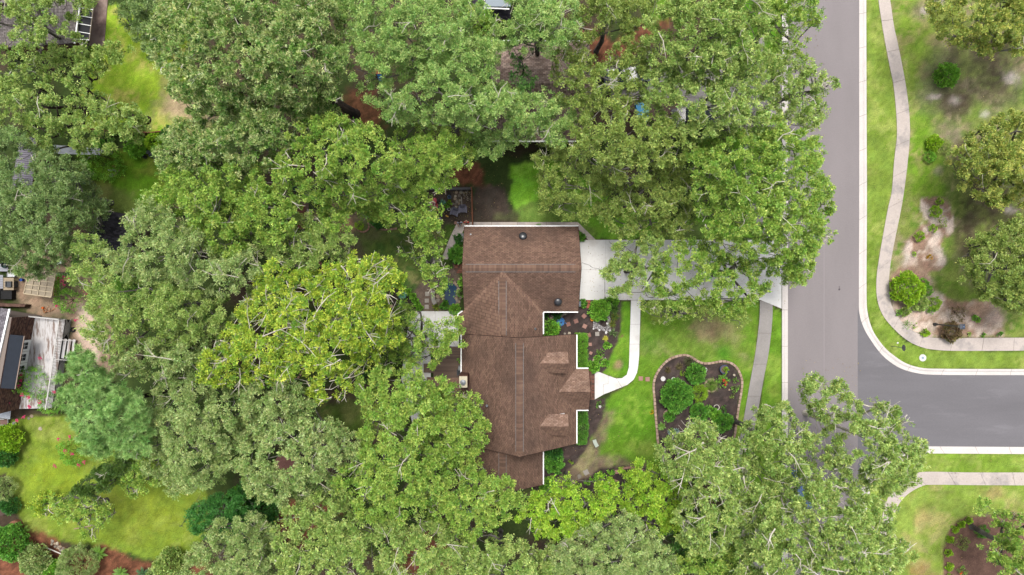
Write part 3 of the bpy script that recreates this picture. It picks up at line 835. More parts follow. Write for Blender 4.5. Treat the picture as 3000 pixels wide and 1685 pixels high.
for a, b in (((X1 + .02, 5.70, 2.72), (X1 + .02, 1.74, 5.52)), ((X1 + .02, -2.22, 2.72), (X1 + .02, 1.74, 5.52)), ((X0 - .02, 5.70, 2.72), (X0 - .02, 1.74, 5.52)), ((X0 - .02, -2.22, 2.72), (X0 - .02, 1.74, 5.52)),
             ((6.0, -14.62, 2.72), (.655, -14.62, 7.62)), ((-4.69, -14.62, 2.72), (.655, -14.62, 7.62)), ((6.0, -4.35, 2.72), (.655, -4.35, 7.62)), ((-4.69, -4.35, 2.72), (.655, -4.35, 7.62)),
             ((2.87, -18.47, 2.72), (-.854, -18.47, 5.36)), ((-4.578, -18.47, 2.72), (-.854, -18.47, 5.36)), ((7.17, -7.61, 2.76), (7.17, -9.51, 4.32)), ((7.17, -11.41, 2.76), (7.17, -9.51, 4.32))):
    m_ = MB(); m_.bar(a, b, .03, .16); m_.build('fascia', ROOF_BASE, house)

# walls
wl = MB()
def wallbox(mb, x0, y0, x1, y1, z):
    mb.prism([(x0, y0), (x1, y0), (x1, y1), (x0, y1)], 0, z)
wallbox(wl, -4.05, -1.85, 5.8, 5.3, 2.75)
wallbox(wl, -4.2, -4.4, 2.5, -1.85, 2.7)
wallbox(wl, -4.3, -14.2, 5.6, -4.72, 2.75)
wallbox(wl, -4.2, -18.1, 2.5, -14.2, 2.7)
for (x0, y, x1, zb_, zt, xm) in ((-4.3, -4.72, 5.6, 2.75, 7.35, .655), (-4.3, -14.25, 5.6, 2.75, 7.35, .655), (-4.2, -18.1, 2.5, 2.7, 5.0, -.854)):
    wl.face([(x0, y, zb_), (x1, y, zb_), (xm, y, zt)])
for x in (-4.05, 5.8):
    wl.face([(x, -1.85, 2.75), (x, 5.3, 2.75), (x, 1.74, 5.3)])
wl.build('wall', BRICK_M, house)
m_ = MB(); m_.bar((5.84, -1.2, 1.15), (5.84, 4.5, 1.15), .06, 2.3); m_.build('garage_door', WHITE, house)
for (x, y, sx, sy) in ((5.64, -6.0, .06, 1.2), (5.64, -13.0, .06, 1.2), (2.54, -16.4, .06, 1.2), (-4.34, -6.5, .06, 1.8), (-4.34, -12.0, .06, 1.6), (0.5, 5.34, 1.2, .06), (-2.5, 5.34, 1.2, .06), (-.8, -18.14, 1.4, .06)):
    m_ = MB(); m_.box((x, y, 1.6), (sx if sx < .1 else sx + .12, sy if sy < .1 else sy + .12, 1.4)); w_ = m_.build('window', WHITE, house)
    m_ = MB(); m_.box((x + (.02 if sx < .1 and x > 0 else (-.02 if sx < .1 else 0)), y + (.02 if sy < .1 and y > 0 else (-.02 if sy < .1 else 0)), 1.6), (sx, sy, 1.25)); m_.build('pane', GLASS, w_)
for (x, y) in ((6.9, -7.95), (6.9, -11.05)):
    m_ = MB(); m_.tube([(x, y, .1), (x, y, 2.7)], .11, 10); m_.build('porch_column', WHITE, house)
m_ = MB(); m_.face([(7.1, -7.7, 2.78), (7.1, -11.3, 2.78), (7.1, -9.51, 4.2)]); m_.build('porch_gable', WHITE, house)
m_ = MB(); m_.box((5.63, -9.5, 1.1), (.06, 1.0, 2.1)); m_.build('door', mat('front_door', C('#6a2a22'), .5, .4), house)

# turbine hoods on the garage slopes
def hood(x, y, z, sl):
    R = Matrix.Rotation(-sl * .75, 3, 'X')
    m_ = MB(); m_.lathe((x, y, z), [(.30, -.12), (.30, .10), (.17, .14), (.17, .16), (.36, .16), (.37, .20), (.33, .27), (.20, .33), (.0001, .35)], 20, rot=Matrix.Rotation(-sl * .3, 3, 'X'))
    m_.build('roof_vent', BLACKM, house, smooth=True)
p = P(1532, 693, 3.6); hood(p.x, p.y, 2.8 + s1 * (5.70 - p.y) + .06, 1)
p = P(1634, 883, 3.3); hood(p.x, p.y, 2.8 + s1 * (p.y + 2.22) + .06, -1)
for (px, py, z, m2, r) in ((1379, 687, 3.3, BLACKM, .09), (1397, 910, 3.2, WHITE, .055), (1568, 964, 3.4, BLACKM, .07), (1426, 1190, 5.6, GREYM, .06)):
    p = P(px, py, z)
    m_ = MB(); m_.tube([(p.x, p.y, z - .5), (p.x, p.y, z + .12)], r, 8); m_.lathe((p.x, p.y, z - .06), [(r * 2.0, -.2), (r * 1.9, .02), (r, .05)], 10)
    m_.build('vent_pipe', m2, house)

# chimney
ch = MB(); ch.box((-4.36, -8.40, 2.75), (.78, 1.05, 5.5)); cho = ch.build('chimney', BRICK_M, house)
c2 = MB(); c2.box((-4.36, -8.44, 5.56), (.72, 1.0, .12)); c2.build('chimney_cap', CREAM, cho)
c3 = MB(); c3.lathe((-4.36, -8.44, 5.60), [(.15, 0), (.15, .22), (.25, .24), (.25, .30), (.05, .36), (.001, .37)], 16); c3.build('flue_cowl', GREYM, cho, smooth=False)
# brick step at the front door, each brick a part
st = MB(); st.prism(PL([(1725, 1084), (1742, 1084), (1742, 1171), (1725, 1171)]), 0, .06)
so = st.build('porch_step', mat('mortar', C('#9a8a80'), .95, .05), house)
BRK = [mat('brick_%s' % n, C(h), .9, .1, fine=.25, fscale=25) for n, h in (('red', '#8a5a4c'), ('brown', '#76503f'), ('dark', '#5f463e'))]
bme = None
for r in range(28):
    for c in range(2):
        y = 1085.2 + r * 3.05
        x = 1726 + c * 8 
        b = MB(); b.prism(PL([(x, y), (x + 7.4, y), (x + 7.4, y + 2.5), (x, y + 2.5)]), .055, .075 + rng.uniform(0, .006))
        b.build('brick', BRK[rng.randrange(3)], so)
# brick paving patch on the west side
pb = MB(); pb.prism(PL([(1325, 772), (1362, 775), (1362, 800), (1337, 802)]), 0, .03)
pbo = pb.build('brick_paving', mat('paving_sand', C('#6a5850'), .95, .05), kind='structure')
for r in range(5):
    for c in range(4):
        x = 1330 + c * 8 + (r % 2) * 3; y = 775 + r * 5.2
        if x + 7 > 1361 or (x < 1335 and y > 790): continue
        b = MB(); b.prism(PL([(x, y), (x + 7.2, y), (x + 7.2, y + 4.6), (x, y + 4.6)]), .03, .05 + rng.uniform(0, .006)); b.build('brick', BRK[rng.randrange(3)], pbo)

# timber deck behind the house
DECK_M = [mat('deck_board_%s' % n, C(h), .8, .2, fine=.12, fscale=12, stretch=(1, 6, 1)) for n, h in (('brown', '#8b7466'), ('grey_brown', '#7f6b60'), ('light', '#947d6e'))]
deck = thing('timber_deck', 'brown boarded deck with steps between the concrete patio and the house', 'deck', tuple(P(1300, 1070)))
dv = P(1300, 1070)
y = 1017.0
DO = Vector((dv.x, dv.y, 0))
def rel(mb, o):
    mb.v = [tuple(Vector(p) - Vector(o)) for p in mb.v]; return mb
b = MB(); b.prism(PL([(1272, 1016), (1353, 1016), (1353, 1120), (1272, 1120)], .3), .02, .36); rel(b, DO).build('deck_frame', DARKG, deck)
while y < 1119:
    b = MB(); b.prism(PL([(1270, y), (1352, y), (1352, y + 3.55), (1270, y + 3.55)], .4), .37, .41); rel(b, DO).build('board', DECK_M[rng.randrange(3)], deck); y += 4.0
for k, x in enumerate((1241, 1256)):
    b = MB(); b.prism(PL([(x, 1066), (x + 14.5, 1066), (x + 14.5, 1092), (x, 1092)], .2), .0, .14 + .13 * k); rel(b, DO).build('step', DECK_M[k], deck)
# ------------------------------------------------------------------ foliage
def unit(a):
    return a / (np.linalg.norm(a, axis=-1, keepdims=True) + 1e-9)

def leaf_mesh(name, cen, nrm, rad, m, ll, lw, cols, cvar=.12, flat=.7, up=.25, spread=.9, droop=0.0, tri=False):
    """cen, nrm (N,3) clumps with radius rad (N,), m leaves each, one quad per leaf"""
    N = len(cen)
    c = np.repeat(cen, m, 0); n = np.repeat(nrm, m, 0); r = np.repeat(rad, m)[:, None]
    K = N * m
    off = unit(nr.normal(size=(K, 3))) * (nr.random((K, 1)) ** .5)
    off[:, 2] *= flat
    base = c + off * r
    d = unit(n * .45 + off * 1.0 + nr.normal(size=(K, 3)) * .35 * spread + np.array([0, 0, up]))
    d[:, 2] -= droop; d = unit(d)
    upv = unit(np.array([0, 0, 1.0]) + nr.normal(size=(K, 3)) * .55)
    w = unit(np.cross(d, upv))
    L = (ll * (0.7 + .6 * nr.random((K, 1)))); W = lw * (0.75 + .5 * nr.random((K, 1))) * .5
    sag = np.cross(w, d) * L * .12
    if tri:
        nv = 3
        v = np.stack([base + d * L * .15 + w * W, base + d * L + sag, base + d * L * .3 - w * W], 1).reshape(-1, 3)
    else:
        nv = 4
        v = np.stack([base, base + d * L * .45 + w * W + sag, base + d * L, base + d * L * .45 - w * W + sag], 1).reshape(-1, 3)
    me = bpy.data.meshes.new(name)
    me.vertices.add(K * nv); me.vertices.foreach_set('co', v.astype(np.float32).ravel())
    me.loops.add(K * nv); me.loops.foreach_set('vertex_index', np.arange(K * nv, dtype=np.int32))
    me.polygons.add(K); me.polygons.foreach_set('loop_start', np.arange(0, K * nv, nv, dtype=np.int32))
    me.update(calc_edges=True)
    pal = np.array(cols)
    ci = nr.random((N, 1)) * (len(cols) - 1.001)
    i0 = ci.astype(int)[:, 0]; f = ci - i0[:, None]
    cc_ = pal[i0] * (1 - f) + pal[np.minimum(i0 + 1, len(cols) - 1)] * f
    cc_ = cc_ * (1 + cvar * nr.normal(size=(N, 1)))
    lc = np.repeat(cc_, m, 0) * (1 + .16 * nr.normal(size=(K, 1)))
    lc[:, 0] *= 1 + .10 * nr.normal(size=K)
    lc = np.clip(lc, .004, .7)
    a4 = np.ones((K, nv, 4), np.float32); a4[:, :, :3] = lc[:, None, :]
    at = me.color_attributes.new('tint', 'FLOAT_COLOR', 'POINT')
    at.data.foreach_set('color', a4.ravel())
    return me

KINDS = {
 # m leaves per sprig, cr sprig radius, leaf length and width, dens leaves per m2 of canopy, sr radius of a bough
 'oak':   dict(m=15, cr=.15, ll=.185, lw=.105, dens=920, flat=.6, sr=.34, ns=11),
 'star':  dict(m=12, cr=.11, ll=.235, lw=.095, dens=820, flat=.6, sr=.32, ns=12),
 'fine':  dict(m=17, cr=.16, ll=.155, lw=.082, dens=1150, flat=.6, sr=.38, ns=10),
 'pine':  dict(m=26, cr=.10, ll=.30, lw=.036, dens=1700, flat=.8, sr=.28, ns=12),
 'thin':  dict(m=13, cr=.16, ll=.175, lw=.10, dens=560, flat=.5, sr=.34, ns=9),
}
F = 1.93
def pal(*h): return [C(x, F) for x in h]
PAL = {
 'pale':   pal('#689448', '#9abc64', '#c0d686', '#84ac56'),
 'oak':    pal('#678a3a', '#98b45a', '#bed07c', '#7e9e48'),
 'bright': pal('#629034', '#90b44a', '#b8cc66', '#78a03e'),
 'glossy': pal('#46742a', '#729a42', '#b0c478', '#ccd498', '#568432'),
 'olive':  pal('#688038', '#90a850', '#b2c26c', '#7a923e'),
 'gray':   pal('#5a7840', '#7e9a58', '#a2b878', '#6a8849'),
 'yellow': pal('#66943a', '#8aae38', '#b0c840', '#d2de5c', '#7aa236'),
 'lime':   pal('#78ac2a', '#9cc43a', '#bcd854', '#88b232'),
 'pine':   pal('#5a8c3e', '#84ae5c', '#aaca7c', '#6c9c4a'),
 'silver': pal('#6c9044', '#9cb468', '#c2d08e', '#82a056'),
 'dark':   pal('#3c6a2c', '#52863a', '#6c964c', '#487834'),
 'east':   pal('#6c8a3c', '#9cae50', '#c8ca6c', '#849c46'),
}
def pt_in(px, py, poly):
    c = False; n = len(poly); j = n - 1
    for i in range(n):
        xi, yi = poly[i]; xj, yj = poly[j]
        if (yi > py) != (yj > py) and px < (xj - xi) * (py - yi) / (yj - yi) + xi: c = not c
        j = i
    return c
def edge_d(px, py, poly):
    b = 1e9; n = len(poly)
    for i in range(n):
        ax, ay = poly[i]; bx, by = poly[(i + 1) % n]
        ex, ey = bx - ax, by - ay
        t = max(0, min(1, ((px - ax) * ex + (py - ay) * ey) / (ex * ex + ey * ey + 1e-9)))
        b = min(b, math.hypot(px - ax - ex * t, py - ay - ey * t))
    return b

S = 3000 / 2576.0
LEAF_SCALE = 0.5
TREES = []
def tree(name, label, outline, top, kind='oak', pal_='oak', drop=4.0, gaps=(), R=(26, 40), bark=BARK, twigs=2, base=None, lower=.5, dens=1.0, group=None, cat='tree', trunk_r=.22, fall=90, grow=11, twl=1.0):
    """outline: crown edge measured in the photograph; top: height of the crown's top in metres"""
    R0 = rng.getstate()
    K = KINDS[kind]
    gx_ = sum(p[0] for p in outline) / len(outline); gy_ = sum(p[1] for p in outline) / len(outline)
    outline = [(x + (x - gx_) / (math.hypot(x - gx_, y - gy_) + 1e-6) * grow, y + (y - gy_) / (math.hypot(x - gx_, y - gy_) + 1e-6) * grow) for x, y in outline]
    xs_ = [p[0] for p in outline]; ys_ = [p[1] for p in outline]
    x0, x1, y0, y1 = min(xs_), max(xs_), min(ys_), max(ys_)
    area = abs(sum(a[0] * b[1] - b[0] * a[1] for a, b in zip(outline, outline[1:] + outline[:1]))) / 2
    blobs = []
    tries = int(area / 40) + 200
    for _ in range(tries):
        px, py = rng.uniform(x0, x1), rng.uniform(y0, y1)
        if not pt_in(px, py, outline): continue
        ed = edge_d(px, py, outline)
        r = rng.uniform(*R)
        if ed < r * .55:
            r = max(R[0] * .45, ed * 1.25)
            if ed < R[0] * .30: continue
        if any(math.hypot(px - g_[0], py - g_[1]) < g_[2] + r * .55 for g_ in gaps): continue
        if any(math.hypot(px - b[0], py - b[1]) < (r + b[2]) * .52 for b in blobs): continue
        z = top - (1 - min(1.0, ed / fall)) ** 1.6 * drop + rng.uniform(-1.0, .5)
        blobs.append((px, py, r, z))
    low = []
    for b in blobs:
        if rng.random() < lower:
            low.append((b[0] + rng.uniform(-25, 25), b[1] + rng.uniform(-25, 25), b[2] * rng.uniform(.7, 1), b[3] - rng.uniform(1.8, 3.4)))
    low = [b for b in low if pt_in(b[0], b[1], outline) and edge_d(b[0], b[1], outline) > b[2] * .5 and not any(math.hypot(b[0] - g_[0], b[1] - g_[1]) < g_[2] + b[2] * .5 for g_ in gaps)]
    if not blobs: return None
    W = []
    for (px, py, r, z) in blobs + low:
        z = max(z, 1.2)
        c = P(px * S, py * S, z)
        rw = r * S / 30.0 * (H - z) / H
        W.append((c, rw))
    C_ = np.array([tuple(w[0]) for w in W]); Rw = np.array([w[1] for w in W])
    cen = []; nrm = []; rad = []
    nup = len(blobs)
    cxw, cyw = sum(w[0].x for w in W) / len(W), sum(w[0].y for w in W) / len(W)
    for i, (c, rw) in enumerate(W):
        nl = K['dens'] * math.pi * rw * rw * dens * LEAF_SCALE * (1.1 if i < nup else .55)
        n = max(3, int(nl / K['m']))
        ax = math.atan2(c.y - cyw, c.x - cxw) + rng.uniform(-.7, .7); st = rng.uniform(1.05, 1.5) if i < nup else 1.1
        ns = max(3, int(K.get('ns', 7.0) * rw * rw))
        sr = K.get('sr', .42)
        su = unit(nr.normal(size=(ns * 3 + 30, 3))); su = su[su[:, 2] > -.15][:ns]
        sp_ = su * rw * (.62 + .42 * nr.random((len(su), 1))) * np.array([st, .95 / st ** .5, .75]) + nr.normal(size=(len(su), 3)) * np.array([.05, .05, .22])
        pick = nr.integers(0, len(su), n)
        u2 = unit(nr.normal(size=(n, 3)) + np.array([0, 0, .6]))
        srr = (sr * (.65 + .7 * nr.random(len(su))))[pick][:, None]
        q = sp_[pick] + u2 * srr * (.45 + .55 * nr.random((n, 1))) * np.array([1, 1, .62])
        u = unit(su[pick] * .6 + u2)
        ca_, sa_ = math.cos(ax), math.sin(ax)
        q = np.stack([q[:, 0] * ca_ - q[:, 1] * sa_, q[:, 0] * sa_ + q[:, 1] * ca_, q[:, 2]], 1)
        p = np.array(c) + q
        # drop what would sit deep inside a neighbour
        D = np.linalg.norm((p[:, None, :] - C_[None]) / np.array([1, 1, .72]), axis=2) / Rw[None]
        D[:, i] = 9
        keep = (D > .55).all(1)
        # let light through here and there
        gnoise = fbm(p[:, 0] * .9 + 7.7 * i % 3, p[:, 1] * .9 + p[:, 2], 2)
        keep &= gnoise > (.30 if kind != 'thin' else .40)
        cen.append(p[keep]); nrm.append(u[keep]); rad.append(K['cr'] * (.7 + .6 * nr.random(keep.sum())))
    cen = np.concatenate(cen); nrm = np.concatenate(nrm); rad = np.concatenate(rad)
    cx, cy = sum(w[0].x for w in W) / len(W), sum(w[0].y for w in W) / len(W)
    bx, by = (base if base else (cx, cy))
    root = thing(name, label, cat, (bx, by, 0), 0, group)
    inv = Vector((bx, by, 0))
    me = leaf_mesh('crown', cen - np.array(inv), nrm, rad, K['m'], K['ll'], K['lw'], PAL[pal_] if isinstance(pal_, str) else pal_, flat=K['flat'], tri=True)
    me.materials.append(NEEDLE if kind == 'pine' else LEAF)
    o = bpy.data.objects.new('crown', me); link(o, root)
    # trunk and limbs
    mb = MB()
    fork = Vector((cx, cy, top * rng.uniform(.38, .5)))
    tp = [Vector((bx, by, -.1)), Vector((bx, by, .4)), Vector((bx, by, 0)).lerp(fork, .5) + Vector((rng.uniform(-.25, .25), rng.uniform(-.25, .25), .2)), fork]
    mb.tube([p - inv for p in tp], [trunk_r * 1.45, trunk_r * 1.1, trunk_r, trunk_r * .85], n=9)
    up = [w for w in W[:nup]]
    # limbs: nested, farthest blobs hang on nearer ones
    order = sorted(range(nup), key=lambda i: (up[i][0] - Vector((cx, cy, up[i][0].z))).length)
    nodes = [(fork, trunk_r * .8)]
    for i in order:
        c, rw = up[i]
        tgt = c - Vector((0, 0, rw * .15))
        best = min(nodes, key=lambda q: (q[0] - tgt).length + max(0, q[0].z - tgt.z + .3) * 3)
        a, ra = best
        mid = a.lerp(tgt, .5) + Vector((rng.uniform(-.3, .3), rng.uniform(-.3, .3), rng.uniform(-.5, .1)))
        r1 = max(.03, ra * .62)
        mb.tube([p - inv for p in (a, a.lerp(mid, .6) + Vector((0, 0, -.1)), mid.lerp(tgt, .4), tgt)], [ra * .8, (ra + r1) / 2 * .85, r1 * .95, r1 * .7], n=6, cap=False)
        nodes.append((tgt, r1 * .85))
        for _ in range(2):
            d = Vector((rng.gauss(0, 1), rng.gauss(0, 1), abs(rng.gauss(0, .7)))).normalized()
            e = c + d * rw * rng.uniform(.8, 1.02)
            m_ = tgt.lerp(e, .5) + Vector((rng.uniform(-.12, .12), rng.uniform(-.12, .12), rng.uniform(-.1, .15)))
            mb.tube([p - inv for p in (tgt, m_, e)], [r1 * .5, r1 * .32, .012], n=4, cap=False)
    mb.build('trunk', bark, root)
    # bare pale twigs that stand clear of the leaves
    if twigs:
        tb = MB(); cnt = 0
        for i in range(nup):
            if rng.random() > twigs * .11: continue
            c, rw = up[i]
            a0 = rng.uniform(0, 6.28)
            d0 = Vector((math.cos(a0), math.sin(a0), 0))
            s = c + d0 * rw * -.7 + Vector((0, 0, rw * .30))
            e = c + d0 * rw * rng.uniform(.9, 1.6) * twl + Vector((0, 0, rw * rng.uniform(.45, .72)))
            L_ = (e - s).length
            nrm_ = Vector((-d0.y, d0.x, 0))
            m1 = s.lerp(e, .35) + nrm_ * rng.uniform(-.2, .2) + Vector((0, 0, .18)); m2 = s.lerp(e, .7) + nrm_ * rng.uniform(-.2, .2) + Vector((0, 0, .14))
            r_ = rng.uniform(.018, .038) * twl ** .5
            tb.tube([p - inv for p in (s, m1, m2, e)], [r_ * 1.2, r_, r_ * .7, .012], n=5, cap=False)
            for q in range(rng.choice((1, 2, 2, 3))):
                st = m1.lerp(m2, rng.random()); sd = rng.choice((-1, 1))
                ee = st + (d0 * rng.uniform(.3, .8) + nrm_ * sd * rng.uniform(.3, .8)).normalized() * L_ * rng.uniform(.3, .55) + Vector((0, 0, .05))
                tb.tube([p - inv for p in (st, st.lerp(ee, .5) + nrm_ * .05, ee)], [r_ * .6, r_ * .45, .01], n=4, cap=False)
            cnt += 1
        if cnt: tb.build('bare_branches', PALE_BARK, root, kind='stuff')
    TREES.append((label, len(cen) * K['m']))
    return root

def oneshot(px, py): return tuple(P(px * S, py * S)[:2])
# ------------------------------------------------------------------ every tree, crown outline by crown outline
T = tree
# --- north-west corner
T('oak_tree', 'loose light green oak over the grey roof in the top left corner', [(-40, -40), (230, -40), (235, 20), (200, 40), (190, 75), (225, 110), (200, 140), (120, 150), (60, 190), (-40, 190)], 10, 'thin', 'oak', gaps=[(20, 75, 24), (10, 160, 20), (165, 110, 18), (125, 60, 18), (205, 55, 20)], dens=1.5)
T('oak_tree', 'oak with a thick leaning limb beside the pale lawn', [(-40, 190), (60, 190), (120, 150), (200, 138), (235, 125), (290, 105), (330, 130), (320, 165), (270, 175), (240, 200), (250, 240), (300, 260), (365, 285), (375, 330), (330, 375), (260, 385), (200, 380), (160, 350), (150, 400), (90, 380), (60, 330), (-40, 330)], 9.5, 'oak', 'oak', base=tuple(P(432, 352)[:2]), trunk_r=.3, bark=DARK_BARK, gaps=[(210, 230, 12), (130, 230, 12), (300, 350, 10), (100, 350, 12), (165, 225, 18), (35, 210, 16), (185, 290, 14), (30, 300, 12), (240, 320, 10)], dens=.8, lower=.3, grow=2)
T('oak_tree', 'narrow dull olive tree between the yellow lawn and the big glossy tree', [(295, 20), (345, -20), (400, -30), (430, 40), (425, 90), (405, 160), (380, 150), (360, 90), (320, 75)], 6, 'fine', 'gray', drop=2, R=(18, 28), dens=1.1, lower=.3, grow=2)
T('magnolia_tree', 'big glossy green tree with pale starry leaf tips right of the yellow lawn', [(400, -40), (850, -40), (870, 20), (850, 80), (880, 130), (840, 200), (850, 260), (780, 240), (700, 260), (620, 250), (540, 290), (470, 270), (440, 200), (420, 180), (385, 110), (410, 60)], 17, 'star', 'glossy', R=(22, 36), twigs=2.4, base=oneshot(893, 288), trunk_r=.42, bark=DARK_BARK)
T('magnolia_tree', 'glossy green tree below the biggest one, beside the reddish bare patch', [(440, 230), (560, 260), (640, 230), (720, 240), (790, 240), (840, 280), (800, 310), (750, 330), (700, 400), (640, 430), (560, 400), (500, 430), (420, 440), (400, 380), (440, 310), (520, 300), (480, 280)], 14, 'star', 'glossy', gaps=[(735, 255, 10), (600, 345, 8)], R=(22, 34), twigs=2)
T('birch_tree', 'pale feathery tree with soft green foliage at the top centre', [(860, -40), (1080, -40), (1190, 0), (1215, 50), (1175, 90), (1185, 150), (1100, 180), (1050, 160), (1010, 190), (940, 200), (880, 170), (850, 130), (880, 90), (850, 40)], 17, 'fine', 'pale', gaps=[(956, 182, 10)], R=(24, 40), twigs=2)
T('birch_tree', 'pale green tree with a crooked white branch left of the tan roof', [(1060, 120), (1170, 110), (1230, 90), (1250, 160), (1235, 215), (1300, 230), (1240, 300), (1180, 330), (1080, 300), (1000, 310), (930, 270), (900, 220), (960, 205), (1030, 200)], 16, 'fine', 'pale', gaps=[(930, 260, 22), (1240, 205, 8)], R=(24, 38), twigs=2.4)
T('oak_tree', 'small light green tree over the dark roof at the top edge', [(1175, 40), (1210, 30), (1260, 60), (1250, 110), (1205, 120), (1180, 90)], 12, 'oak', 'bright', R=(16, 24), drop=2, dens=.8)
T('oak_tree', 'soft pale green tree hanging over the white gutter of the tan roof', [(1240, 60), (1290, 0), (1300, -40), (1430, -40), (1440, 20), (1450, 60), (1430, 110), (1380, 130), (1320, 100), (1270, 120), (1255, 105)], 15, 'fine', 'pale', R=(22, 34), gaps=[(1262, 24, 24)])
T('oak_tree', 'dark green sprays lying low over the middle of the tan roof', [(1290, 95), (1350, 95), (1355, 130), (1320, 160), (1345, 200), (1330, 240), (1290, 235), (1280, 195), (1300, 160), (1270, 130)], 10, 'thin', 'dark', R=(12, 20), drop=1, dens=1.0, twigs=1, lower=.1, grow=2)
T('oak_tree', 'olive tree with fine foliage behind the tan roof at the top edge', [(1440, -40), (1640, -40), (1650, 30), (1620, 70), (1570, 100), (1545, 60), (1500, 100), (1480, 140), (1430, 120), (1450, 60)], 13, 'fine', 'olive', gaps=[(1590, 30, 12), (1535, 110, 12)], twigs=2, dens=.9)
T('oak_tree', 'loose olive tree on the right edge of the tan roof near the blue cover', [(1400, 130), (1440, 130), (1480, 150), (1520, 160), (1560, 100), (1620, 110), (1640, 190), (1600, 200), (1620, 250), (1560, 280), (1480, 270), (1420, 250), (1395, 200)], 13, 'oak', 'olive', gaps=[(1515, 138, 12), (1575, 215, 8), (1412, 180, 6)], R=(20, 32), dens=.8)
T('birch_tree', 'soft light green tree spread over the lower half of the tan roof', [(1205, 225), (1280, 210), (1330, 235), (1380, 235), (1440, 270), (1450, 310), (1400, 350), (1330, 345), (1290, 370), (1230, 400), (1190, 380), (1180, 330), (1195, 270)], 12, 'fine', 'pale', gaps=[(1260, 300, 8), (1345, 348, 12)], R=(24, 36), twigs=2, grow=2, dens=1.2)
T('oak_tree', 'bright green oak near the road at the top, left of the north kerb', [(1650, -30), (1780, -40), (1910, -30), (1915, 60), (1920, 140), (1895, 190), (1830, 200), (1760, 190), (1700, 200), (1650, 150), (1630, 80)], 16, 'oak', 'oak', gaps=[(1652, 25, 10)], twigs=2.2)
T('oak_tree', 'light green oak with bushy clumps between the blue cover and the road', [(1640, 190), (1720, 180), (1800, 190), (1880, 180), (1930, 230), (1940, 290), (1880, 330), (1800, 330), (1760, 350), (1700, 310), (1650, 300), (1630, 250)], 15, 'oak', 'oak', gaps=[(1612, 282, 12), (1718, 295, 12), (1770, 240, 12)], twigs=2.2)
T('oak_tree', 'small oak whose tips overhang the road kerb at the top right', [(1885, -40), (2040, -40), (2060, 25), (2055, 60), (2010, 100), (2020, 135), (1985, 145), (1950, 110), (1920, 60)], 12, 'oak', 'bright', gaps=[(1975, 80, 8)], R=(18, 30), twigs=2, dens=.8, grow=2)
T('oak_tree', 'spreading oak with finger-like sprays reaching over the upper road', [(1900, 150), (1960, 130), (2010, 150), (2045, 165), (2095, 200), (2105, 222), (2070, 232), (2040, 240), (2080, 270), (2070, 300), (2040, 325), (2000, 320), (1960, 290), (1935, 250), (1900, 210)], 12, 'oak', 'oak', gaps=[(1985, 205, 7), (1978, 258, 6)], R=(16, 28), twigs=2.4, dens=.85, grow=2)
T('oak_tree', 'yellowish olive oak in the middle of the neighbour garden right of the tan roof', [(1450, 300), (1500, 270), (1570, 280), (1600, 300), (1640, 310), (1700, 330), (1740, 360), (1700, 420), (1640, 410), (1600, 450), (1540, 440), (1500, 400), (1440, 380)], 15, 'oak', 'olive', gaps=[(1602, 290, 12)], R=(24, 36), twigs=2.2)
T('oak_tree', 'dark olive oak above the garage lawn', [(1380, 360), (1440, 385), (1500, 410), (1540, 445), (1520, 500), (1480, 540), (1440, 545), (1410, 520), (1390, 540), (1350, 490), (1370, 440), (1340, 400)], 9, 'fine', 'olive', gaps=[(1340, 470, 12)], R=(22, 34), twigs=1.6, dens=.8)
T('oak_tree', 'olive oak with pale bare branch tips hanging above the shaded lawn and driveway end', [(1540, 450), (1600, 455), (1650, 420), (1720, 430), (1760, 480), (1740, 540), (1700, 600), (1660, 590), (1620, 570), (1580, 590), (1530, 560), (1510, 510)], 9, 'oak', 'olive', gaps=[(1520, 430, 10), (1765, 600, 8)], R=(22, 34), twigs=3, dens=.85)
T('oak_tree', 'large bright yellow-green oak bulging over the west edge of the road', [(1760, 350), (1830, 330), (1900, 320), (1960, 290), (2000, 330), (2050, 360), (2075, 400), (2050, 430), (2080, 470), (2085, 520), (2065, 560), (2070, 600), (2040, 640), (1980, 660), (1920, 640), (1860, 650), (1800, 620), (1760, 560), (1740, 480), (1740, 400)], 14, 'oak', 'bright', R=(24, 38), twigs=2.6, grow=2)
T('oak_tree', 'bright oak hanging over the right half of the white driveway', [(1700, 610), (1760, 600), (1850, 650), (1920, 650), (1980, 640), (2040, 600), (2100, 575), (2105, 592), (2060, 610), (2040, 650), (2035, 690), (2000, 720), (1960, 700), (1920, 740), (1880, 760), (1860, 800), (1820, 780), (1760, 770), (1720, 760), (1680, 770), (1650, 740), (1640, 690), (1660, 640)], 10, 'oak', 'bright', gaps=[(1790, 705, 16), (1735, 680, 12), (1865, 705, 15), (1830, 742, 12), (1925, 612, 10), (1775, 650, 10), (1695, 700, 12), (1920, 700, 10), (1700, 650, 10), (1745, 730, 10)], R=(15, 24), twigs=2.6, dens=1.15, lower=.3, grow=2)
T('oak_tree', 'tip of an oak branch with clear gaps over the white driveway nearest the garage', [(1512, 690), (1540, 640), (1575, 600), (1620, 590), (1680, 620), (1670, 700), (1655, 752), (1625, 748), (1600, 725), (1560, 755), (1525, 742), (1545, 705)], 7.5, 'thin', 'oak', gaps=[(1585, 690, 12), (1625, 715, 11), (1640, 650, 10), (1610, 640, 8), (1555, 715, 6)], R=(14, 22), drop=1.5, twigs=1.6, dens=2.2, lower=.2, grow=0)
T('oak_tree', 'drooping dark sprays on the front lawn edge below the driveway', [(1620, 745), (1700, 770), (1780, 775), (1860, 790), (1870, 810), (1850, 830), (1830, 800), (1780, 810), (1720, 800), (1680, 820), (1640, 800), (1615, 780)], 8, 'thin', 'olive', R=(12, 20), drop=1, twigs=1, dens=1.0, lower=.1, grow=2)
